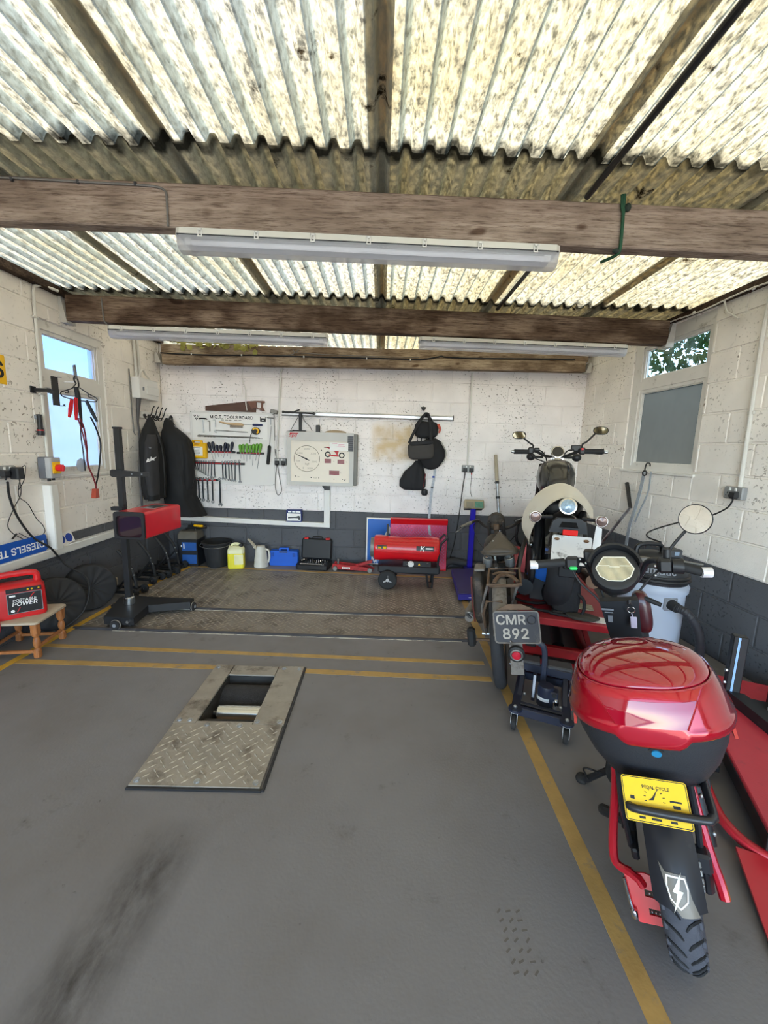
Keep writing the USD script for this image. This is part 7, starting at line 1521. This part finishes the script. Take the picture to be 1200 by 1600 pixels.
# ---------------------------------------------------------------- electric scooter-bike with the red top box
EM = frame(None, 28, 14)
BIKEB = mat('scooter_black_paint', '17171a', .38, var=.12, coat=.2)
REDM = mat('metallic_red_bar', 'b01525', .28, .35, coat=.7, var=.06)
FATT = mat('fat_tyre_rubber', '3a3b42', .8, var=.15, sc=20, bump=.3, bsc=150)
t = thing('electric_scooter', 'black electric scooter bike with a red top box and yellow rear plate, nearest the viewer', 'electric bike', (.985, 1.035, 0), mat=EM)
RC = A([0, 0, .25])
# rear tyre with sunk curved grooves cut between raised tread blocks
ty = part('rear_tyre', G().torus(RC, EX, .200, .0475, n=56, m=16), FATT, t)
GRV = mat('tyre_groove_black', '0d0d0f', .9, var=.05)
n_g = 30
for k in range(n_g):
    for s in (-1, 1):
        a0 = 2 * math.pi * (k + (.5 if s > 0 else 0)) / n_g
        pts = []
        for u, dv in ((.10, .0), (.30, .055), (.55, .085), (.85, .09), (1.15, .06)):
            th_ = u * s; a = a0 + dv
            d = A([0, -math.cos(a), math.sin(a)])
            pts.append(RC + d * (.200 + .0478 * math.cos(th_)) + EX * .0478 * math.sin(th_))
        part('tread_groove', G().tube(pts, [.0022, .0040, .0044, .0040, .0022], n=5, k=2), GRV, ty)
for k in range(n_g):
    for s in (-1, 1):
        a = 2 * math.pi * (k + .25 + (.5 if s > 0 else 0)) / n_g; d = A([0, -math.cos(a), math.sin(a)]); dt = A([0, math.sin(a), math.cos(a)])
        o = RC + d * (.2 + .0475 * math.cos(.95)) + EX * s * .0475 * math.sin(.95)
        part('shoulder_lug', G().box(o, (.010, .020, .012), .002, np.stack([EX, dt, d], 1)), FATT, ty)
part('rear_rim', G().lathe([(.150, -.035), (.158, -.03), (.158, .03), (.150, .035)], RC, EX, n=40), BLACKM, t)
part('hub_motor', G().lathe([(.001, -.05), (.09, -.048), (.10, -.03), (.10, .03), (.09, .048), (.001, .05)], RC, EX, n=32), DGREY, t)
wheel(t, 'front_wheel', (0, .98, .25), .25, .05, BLACKM, EX, 0, FATT)
mg = part('rear_mudguard', arc_band(0, .25, .287, .116, 20, 120, 30, .004, .62), mat('scuffed_black_mudguard', '1d1d21', .42, var=.2, sc=8, dirt='4a4745', damt=.30, dsc=7), t)
def onguard(u, v, lift=.0015):
    """Point on the mudguard: u metres across, v degrees up from the rear."""
    a = rad(v); d = A([0, -math.cos(a), math.sin(a)]); k = u / .0625
    return RC + d * (.287 - .62 * .125 * .5 * k * k + lift) + EX * u
def film(poly_uv, name, m, parent, lift=.0015, n=10):
    """Thin film following the mudguard, from a polygon in (across m, angle deg)."""
    mm = trimesh.creation.extrude_polygon(Polygon(poly_uv) if not hasattr(poly_uv, 'geom_type') else poly_uv, .1, engine='earcut')
    keep = np.abs(mm.face_normals[:, 2]) > .9
    f = mm.faces[keep & (mm.triangles_center[:, 2] > .05)]
    v, f = trimesh.remesh.subdivide_to_size(mm.vertices * A([1, .005, 0]), f, .006)
    return part(name, (A([onguard(p[0], p[1] / .005, lift) for p in v]), f), m, parent, smooth=True)
sh = [(-.022, 35), (.020, 35), (.024, 30.5), (.019, 25), (.0, 21.5), (-.019, 25), (-.024, 30.5)]
sp = Polygon(sh)
badge = film([(-.034, 40), (-.022, 36), (.022, 36), (.028, 27), (.040, 19), (.0, 18.5), (-.020, 24), (-.027, 32)], 'badge_film', mat('clear_grey_film', '6d675e', .35), mg, .0012)
inner = Polygon([(p[0] * .86, 28.5 + (p[1] - 28.5) * .88) for p in sh])
film(sp.difference(inner), 'shield_outline', WHITEINK, badge, .002)
film([(.013, 37), (-.012, 28.5), (-.002, 28.0), (-.016, 19.5), (.012, 29.2), (.003, 29.5)], 'bolt_mark', mat('pale_bolt_print', 'd8d5c4', .5), badge, .0024)
# rack, plate
rk = part('rack_loop', G().tube([(-.085, .16, .542), (-.085, -.14, .552), (-.080, -.195, .562), (-.06, -.212, .565), (.075, -.212, .565), (.10, -.20, .565), (.108, -.15, .556), (.108, .16, .542)], .0105, n=12, k=4), BIKEB, t)
part('rack_plate', G().box((.010, .06, .543), (.19, .24, .008), .002), BIKEB, t)
for s in (-.10, .075): part('rack_stay', G().tube([(s, -.05, .58), (s * 1.1, -.02, .42), (s * 1.05, .0, .26)], .009, n=8), BIKEB, t)
YP = mat('plate_yellow', 'e3b90f', .4, var=.03)
pu2 = A([0, .60, .80]); po = A([-.016, -.190, .578])
ez2 = np.cross(EX, pu2)
pl = part('rear_plate', G().prism(rrect(.150, .104, .007), .003, po, EX, pu2), YP, t, smooth=False)
part('plate_border', G().prism(rrect(.146, .100, .006).difference(rrect(.143, .097, .005)), .0006, po + ez2 * .003, EX, pu2), INK, pl, smooth=False)
g = G().text('PEDAL CYCLE', .0068, po + ez2 * .003 + pu2 * .030 + EX * .004, EX, pu2, .0006, True)
for u, wd in ((-.036, .014), (-.004, .022), (.034, .014)): g.prism(sbox(u - wd / 2, -.043, u + wd / 2, -.038), .0006, po + ez2 * .003, EX, pu2)
g.prism(sbox(.032, .003, .058, .007), .0006, po + ez2 * .003, EX, pu2).prism(sbox(.038, -.010, .054, -.003), .0006, po + ez2 * .003, EX, pu2)
for k in range(9):
    a = rad(200 - 27 * k); g.prism(LineString([(.020 * math.cos(a), .020 * math.sin(a)), (.024 * math.cos(a), .024 * math.sin(a))]).buffer(.0008), .0006, po + ez2 * .003 + pu2 * .006 + EX * -.002, EX, pu2)
g.prism(Polygon([(.010, .022), (-.002, -.004), (-.014, -.006), (-.004, .002)]), .0008, po + ez2 * .003 + pu2 * .006 + EX * -.002, EX, pu2)
g.prism(sbox(-.058, -.006, -.048, .002), .0006, po + ez2 * .003 + pu2 * .004, EX, pu2)
part('plate_print', g, INK, pl, smooth=False)
for s in (-.055, .03): part('plate_clip', G().box((s, -.130, .575), (.036, .008, .008), .002), YELP, t)
part('plate_bracket', G().box((-.016, -.160, .556), (.08, .012, .06), .004, rot(-38)), BIKEB, t)
# top box
BOXB = mat('box_black_plastic', '18181b', .6, var=.08, bump=.25, bsc=200)
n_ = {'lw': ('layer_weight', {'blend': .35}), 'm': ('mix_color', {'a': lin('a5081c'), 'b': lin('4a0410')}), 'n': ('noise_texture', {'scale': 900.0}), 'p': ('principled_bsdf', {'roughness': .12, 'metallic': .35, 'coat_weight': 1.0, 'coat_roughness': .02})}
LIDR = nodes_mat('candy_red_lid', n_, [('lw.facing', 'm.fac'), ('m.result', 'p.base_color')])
n_ = {'p': ('principled_bsdf', {'base_color': lin('85061a'), 'roughness': .04, 'coat_weight': 1.0, 'coat_roughness': .01, 'specular_ior_level': .7})}
LENSR = nodes_mat('glossy_red_lens', n_, [])
def se(w, d, z, cy=.06, e=2.6, n=48, chin=0.0, tilt=0.0):
    a = np.linspace(0, 2 * math.pi, n + 1)[:-1]; c_, s_ = np.cos(a), np.sin(a)
    x = np.sign(c_) * np.abs(c_) ** (2 / e) * w / 2; y = np.sign(s_) * np.abs(s_) ** (2 / e) * d / 2
    front = np.clip(-s_, 0, 1)
    zz = z - chin * np.clip((.090 - np.abs(x)) / .022, 0, 1) * (s_ < 0) + tilt * (y / d)
    return np.stack([x, y + cy, zz], 1)
bx_ = part('box_base', G().loft([se(.235, .235, .549, .05), se(.285, .285, .557, .05), se(.345, .335, .610, .05), se(.388, .368, .670, .05), se(.412, .386, .728, .05)]), BOXB, t, smooth=50)
LID = [(.426, .398, .724, 2.6), (.434, .406, .730, 2.6), (.436, .408, .744, 2.6), (.428, .400, .752, 2.6), (.420, .392, .762, 2.55), (.404, .376, .795, 2.5), (.384, .356, .822, 2.45), (.366, .338, .838, 2.4), (.356, .328, .843, 2.4), (.345, .317, .843, 2.4)]
part('box_lid', G().loft([se(w, d, z, .05, e, 96, chin=.024 if z < .745 else 0) for w, d, z, e in LID]), LIDR, t, smooth=32)
part('lid_dome', G().loft([se(w, d, z, .05, e, 96) for w, d, z, e in ((.349, .321, .840, 2.4), (.343, .315, .852, 2.38), (.328, .300, .864, 2.35), (.300, .272, .876, 2.3), (.26, .234, .887, 2.25), (.20, .18, .896, 2.2), (.13, .115, .902, 2.1), (.06, .05, .905, 2), (.004, .004, .906, 2))]), LENSR, t, smooth=True)
part('lid_seam', G().tube(se(.353, .325, .8445, .05, 2.4, 64), .003, n=6, closed=True), LENSR, t)
# flat rear reflector panel in the lid
_z = [l[2] for l in LID]
rear_y = lambda x, z: .05 - np.interp(z, _z, [l[1] for l in LID]) / 2 * (1 - (abs(x) / (np.interp(z, _z, [l[0] for l in LID]) / 2)) ** np.interp(z, _z, [l[3] for l in LID])) ** (1 / np.interp(z, _z, [l[3] for l in LID]))
V, Fq = [], []
for v in np.linspace(0, 1, 5):
    for u in np.linspace(-1, 1, 13):
        x = u * (.085 + .035 * v); z = .757 + .064 * v; V.append([x, rear_y(x, z) - .0015, z])
for i in range(4):
    for j in range(12): Fq.append([i * 13 + j, i * 13 + j + 1, (i + 1) * 13 + j + 1, (i + 1) * 13 + j])
part('rear_reflector', (A(V), A(Fq)), LENSR, t, smooth=True)
part('reflector_edge', G().tube([A([x, rear_y(x, z) - .0015, z]) for x, z in ((-.120, .821), (-.1025, .789), (-.085, .757))], .002, n=5).tube([A([x, rear_y(x, z) - .0015, z]) for x, z in ((.120, .821), (.1025, .789), (.085, .757))], .002, n=5), LIDR, t)
part('latch', G().lathe([(.001, .012), (.021, .012), (.023, .006), (.023, -.02)], (.005, -.122, .680), A([0, -1, -.35]), n=24), BLACKP, t)
part('key_barrel', G().lathe([(.001, .015), (.012, .015), (.013, .010)], (.005, -.122, .680), A([0, -1, -.35]), n=20).box((.0, -.122, .645), (.003, .004, .014), .001), mat('blue_key_barrel', '2b7ea8', .35, .3), t)
for s in (-1, 1):
    part('side_clip', G().hull([(s * .214 + dx, y, z) for dx in (-.004, .004) for y, z in ((.02, .735), (.08, .735), (.03, .685), (.07, .685))]).hull([(s * .206 + dx, y, z) for dx in (-.004, .004) for y, z in ((.02, .690), (.06, .690), (-.01, .665), (.04, .660))]), mat('coral_red_clip', 'd24b44', .4), t, smooth=20)
# seat, frame and body
part('seat', blob((.0, .34, .700), (.22, .26, .12), 8, .02, e=.6), mat('grey_black_seat', '2e2d2c', .6, var=.08), t, smooth=60)
part('seat_post', G().cyl((0, .36, .40), (0, .36, .70), .022, n=12), BIKEB, t)
part('main_frame', G().tube([(0, .10, .33), (0, .26, .32), (0, .45, .27), (0, .62, .42), (0, .70, .70)], .032, n=12, k=5), BIKEB, t)
for s in (-1, 1): part('swingarm', G().box((s * .095, .12, .27), (.022, .30, .04), .006, rot(6)), BIKEB, t)
for s in (-1, 1): part('shock', G().cyl((s * .105, .02, .30), (s * .10, .16, .55), .020, n=12), BLACKM, t)
part('battery_case', G().box((0, .42, .40), (.13, .22, .20), .02), BLACKP, t)
part('left_foot_bar', G().tube([(-.112, .09, .52), (-.125, .05, .42), (-.150, .0, .30), (-.158, -.028, .235), (-.145, -.038, .215), (-.115, -.045, .21)], .013, n=8, k=4), REDM, t)
fp = part('left_plate', G().prism(Polygon([(-.055, .06), (.0, .07), (.05, .06), (.055, -.03), (.04, -.055), (-.03, -.06), (-.05, -.02)]).difference(union_all([sbox(-.005, .010, .035, .028), sbox(.0, -.034, .038, -.018)])), .008, (-.080, -.064, .150), EX, A([0, .35, .94])), RED, t, smooth=False)
part('plate_arm', G().tube([(-.145, -.038, .215), (-.115, -.05, .212), (-.095, -.06, .205), (-.085, -.065, .19)], .012, n=8), REDM, t)
for z in (.185, .140):
    for x in (-.072, -.062, -.052): part('plate_rivet', G().sph((x, -.074 - (.165 - z) * .3, z - .010), .0035, 6), STEEL, fp)
part('silver_cable', G().tube([(-.135, -.06, .20), (-.132, -.07, .175), (-.126, -.085, .140), (-.120, -.092, .125)], .005, n=8, k=4).lathe([(.009, 0), (.011, .006), (.009, .02), (.004, .026)], (-.121, -.091, .132), A([.1, -.3, -1]), n=12), CHROME, t)
part('right_foot_bar', G().tube([(.080, .09, .52), (.088, .05, .41), (.100, .0, .30), (.112, -.035, .235), (.116, -.05, .20)], .014, n=8, k=4), REDM, t)
for z, y in ((.33, .03), (.42, .065)): part('bar_bolt', G().sph((.122 if z < .4 else .108, y, z), .007, 8), STEEL, t)
part('silencer_block', G().box((.085, .02, .21), (.03, .07, .11), .010, rot(12)).box((.078, -.02, .285), (.045, .05, .06), .008), BIKEB, t)
for k in range(14):
    a = rad(140 + 17 * k); part('chain_link', G().box((.068, .065 * math.cos(a) - .0, .25 + .065 * math.sin(a)), (.008, .016, .008), .002, rot(math.degrees(a) + 90)), DULL, t)
for p in ([(-.115, .05, .30), (-.165, .10, .28), (-.185, .16, .235), (-.175, .19, .20)], [(-.105, .16, .46), (-.13, .17, .42), (-.14, .175, .37), (-.135, .18, .34)], [(.10, .22, .47), (.125, .21, .42), (.135, .205, .37), (.13, .20, .34)]):
    part('foot_peg', G().tube(p, [.014, .018, .019, .016], n=10, k=4), BLACKR, t)
part('side_stand', G().tube([(-.07, .42, .27), (-.143, .45, .20), (-.265, .49, .095), (-.285, .50, .085)], [.013, .013, .014, .017], n=10), BIKEB, t)
part('stand_foot', G().sph((-.292, .505, .082), (.026, .030, .022), 12), BLACKR, t)
part('stand_loop', G().tube([(-.20, .45, .16), (-.24, .44, .18), (-.27, .45, .17), (-.26, .47, .11)], .004, n=6, k=4), BLACKM, t)
part('pedal_pin', G().cyl((-.12, .28, .52), (-.135, .28, .46), .012, n=10), BLACKR, t)
part('pedal_reflector', G().box((-.130, .262, .49), (.010, .004, .05), .001, rot(0, 12)), PAPER, t)
part('floor_deck', G().box((0, .50, .20), (.16, .30, .03), .01), BIKEB, t)
# steering column, shield, display
part('steering_column', G().hull([(x, y, z) for x in (-.105, .045) for y, z in ((.60, .87), (.66, .87))] + [(x, y, z) for x in (-.065, .025) for y, z in ((.64, .50), (.72, .50))]), BLACKP, t, smooth=25)
part('fork_leg', G().cyl((-.085, .72, .55), (-.085, .98, .25), .020, n=10).cyl((.085, .72, .55), (.085, .98, .25), .020, n=10), BIKEB, t)
# the steering is turned a touch on its column
SR = rot(0, 5.5, 0) @ np.diag([.94, 1, 1]); SP = A([0, .60, .98]); ST = SP - SR @ SP + A([-.05, 0, .045])
def spart(name, g, *a, **k): return part(name, g.xf(SR, ST), *a, **k)
MN = A(EM) @ A([-.75, -.65, .14])
pod_ax = A([0, -.80, .60])
pod = spart('display_pod', G().lathe([(.02, -.12), (.07, -.10), (.094, -.05), (.100, .0), (.094, .016), (.078, .020)], (.028, .60, .965), pod_ax, n=36), BLACKP, t)
px_, py_ = EX, np.cross(pod_ax / np.linalg.norm(pod_ax), EX)
oct_ = Polygon([(-.078, .0), (-.045, .052), (.045, .052), (.078, .0), (.062, -.036), (.03, -.055), (-.03, -.055), (-.062, -.036)]).buffer(.006)
oct_ = affinity.scale(oct_, .88, .88, origin=(0, 0))
po2 = A([.028, .60, .965]) + pod_ax * .0205
spart('display_glass', G().prism(oct_, .002, po2, px_, py_), mat('olive_mirror_glass', 'bdbaa8', .08, .85, var=.25, sc=14), pod, smooth=False)
spart('display_rim', G().prism(oct_.buffer(.004).difference(oct_), .003, po2, px_, py_).prism(sbox(-.070, .0115, -.02, .0135), .0028, po2, px_, py_).prism(sbox(.02, .0115, .070, .0135), .0028, po2, px_, py_).prism(sbox(-.02, .006, .02, .008), .0028, po2, px_, py_), mat('pale_rim', 'e4e0cf', .4), pod, smooth=False)
g = G(); rings = []
for k in range(15):
    a = rad(10 + 160 * k / 14); d = px_ * math.cos(a) + py_ * math.sin(a); c0 = A([.028, .60, .965])
    rings.append(A([c0 + d * .095 + pod_ax * -.03, c0 + d * .104 + pod_ax * -.03, c0 + d * .112 + pod_ax * .045, c0 + d * .102 + pod_ax * .045]))
spart('visor', g.loft(rings), BLACKP, pod)
spart('column_print', G().box((-.01, .594, .79), (.05, .002, .008), .0).box((-.005, .598, .775), (.035, .002, .005), 0).box((.0, .602, .745), (.02, .002, .03), 0), GREYPL, t, smooth=False)
spart('handlebar', G().tube([(-.33, .60, .985), (-.20, .63, .990), (-.135, .645, 1.0), (-.095, .67, .985), (-.07, .70, .92), (-.04, .72, .86), (.08, .72, .86), (.135, .70, .92), (.16, .67, .985), (.20, .645, 1.0), (.26, .63, .985), (.37, .60, .962)], .0125, n=10, k=4), BIKEB, t)
for s, xa, xb, z0, z1 in ((-1, -.315, -.185, .986, .992), (1, .285, .355, .980, .965)):
    g_ = spart('grip', G().cyl((xa, .603 if s < 0 else .622, z0), (xb, .632 if s < 0 else .604, z1), .0195, n=14), BLACKR, t)
    e_ = (-.325, .600, .985) if s < 0 else (.366, .601, .963)
    spart('white_end', G().cyl((e_[0] - .018, e_[1] - .004, e_[2] + .001), (e_[0] + .018, e_[1] + .005, e_[2] - .001), .021, n=14), mat('white_silver_end', 'd9d8dc', .3, .3), g_)
spart('left_switch', G().box((-.150, .625, .992), (.06, .05, .055), .010), BLACKP, t)
spart('left_mount', G().box((-.075, .66, 1.015), (.05, .05, .06), .008), BLACKP, t)
spart('green_button', G().box((-.145, .598, .972), (.036, .012, .016), .005), mat('green_button_plastic', '36d46a', .35), t)
for x, z in ((-.09, .995), (-.115, 1.012), (.185, .985), (.185, .945)): spart('switch_bolt', G().sph((x, .605, z), .007, 8), STEEL, t)
spart('right_switch', G().box((.225, .625, .985), (.06, .055, .062), .012).lathe([(.03, -.02), (.032, .02)], (.27, .62, .982), EX, n=16), BLACKP, t)
spart('brake_lever', G().tube([(-.12, .67, .985), (-.20, .70, .975), (-.30, .68, .968)], .006, n=7, k=4), BLACKM, t)
spart('right_brake_lever', G().tube([(.24, .66, .985), (.29, .69, .985), (.37, .67, .975)], [.010, .006, .006], n=7, k=4), DULL, t)
mr = spart('mirror', G().lathe([(.02, -.022), (.055, -.016), (.062, .0), (.060, .004)], (.345, .66, 1.170), MN, n=32), BLACKP, t)
spart('glass', G().lathe([(.058, .0045), (.001, .005)], (.345, .66, 1.170), MN, n=32, cap=False), MIRROR, mr)
spart('mirror_stem', G().tube([(.315, .672, 1.125), (.28, .665, 1.085), (.245, .65, 1.04), (.235, .64, 1.0)], .0065, n=8, k=3), BLACKM, mr)
spart('stem_mount', G().cyl((.235, .638, .99), (.235, .642, 1.05), .016, n=12), BLACKP, t)
spart('brake_cable', G().tube([(-.12, .68, .99), (-.08, .75, .95), (-.03, .74, .82), (.0, .70, .70)], .005, n=6, k=5).tube([(-.16, .64, .97), (-.12, .62, .90), (-.06, .62, .84), (-.03, .61, .80)], .005, n=6, k=5).tube([(.24, .67, .97), (.20, .74, .92), (.12, .74, .82), (.05, .70, .72)], .005, n=6, k=5), CABLE, t)
part('right_fairing', blob((.055, .72, .78), (.075, .10, .19), 4, .02, e=.7), mat('dark_red_fairing', '3d0f14', .3, coat=.5, var=.1), t, smooth=60)
part('foot_lever', G().tube([(.03, .70, .86), (.08, .69, .845), (.13, .68, .82)], [.012, .012, .009], n=10, k=4), BLACKR, t)
part('key_ring', G().torus((.012, .585, .835), (0, 1, .2), .014, .0018, n=20, m=5).cyl((.01, .60, .87), (.01, .585, .857), .008, n=10), CHROME, t)
part('key_tag', G().box((.014, .584, .78), (.024, .005, .05), .002, rot(0, 4)).cyl((.012, .585, .821), (.013, .585, .805), .002, n=6), mat('mauve_key_tag', 'b9afc2', .5), t)
part('front_pouch', G().box((.0, .79, .62), (.14, .05, .2), .02), BLACKP, t)
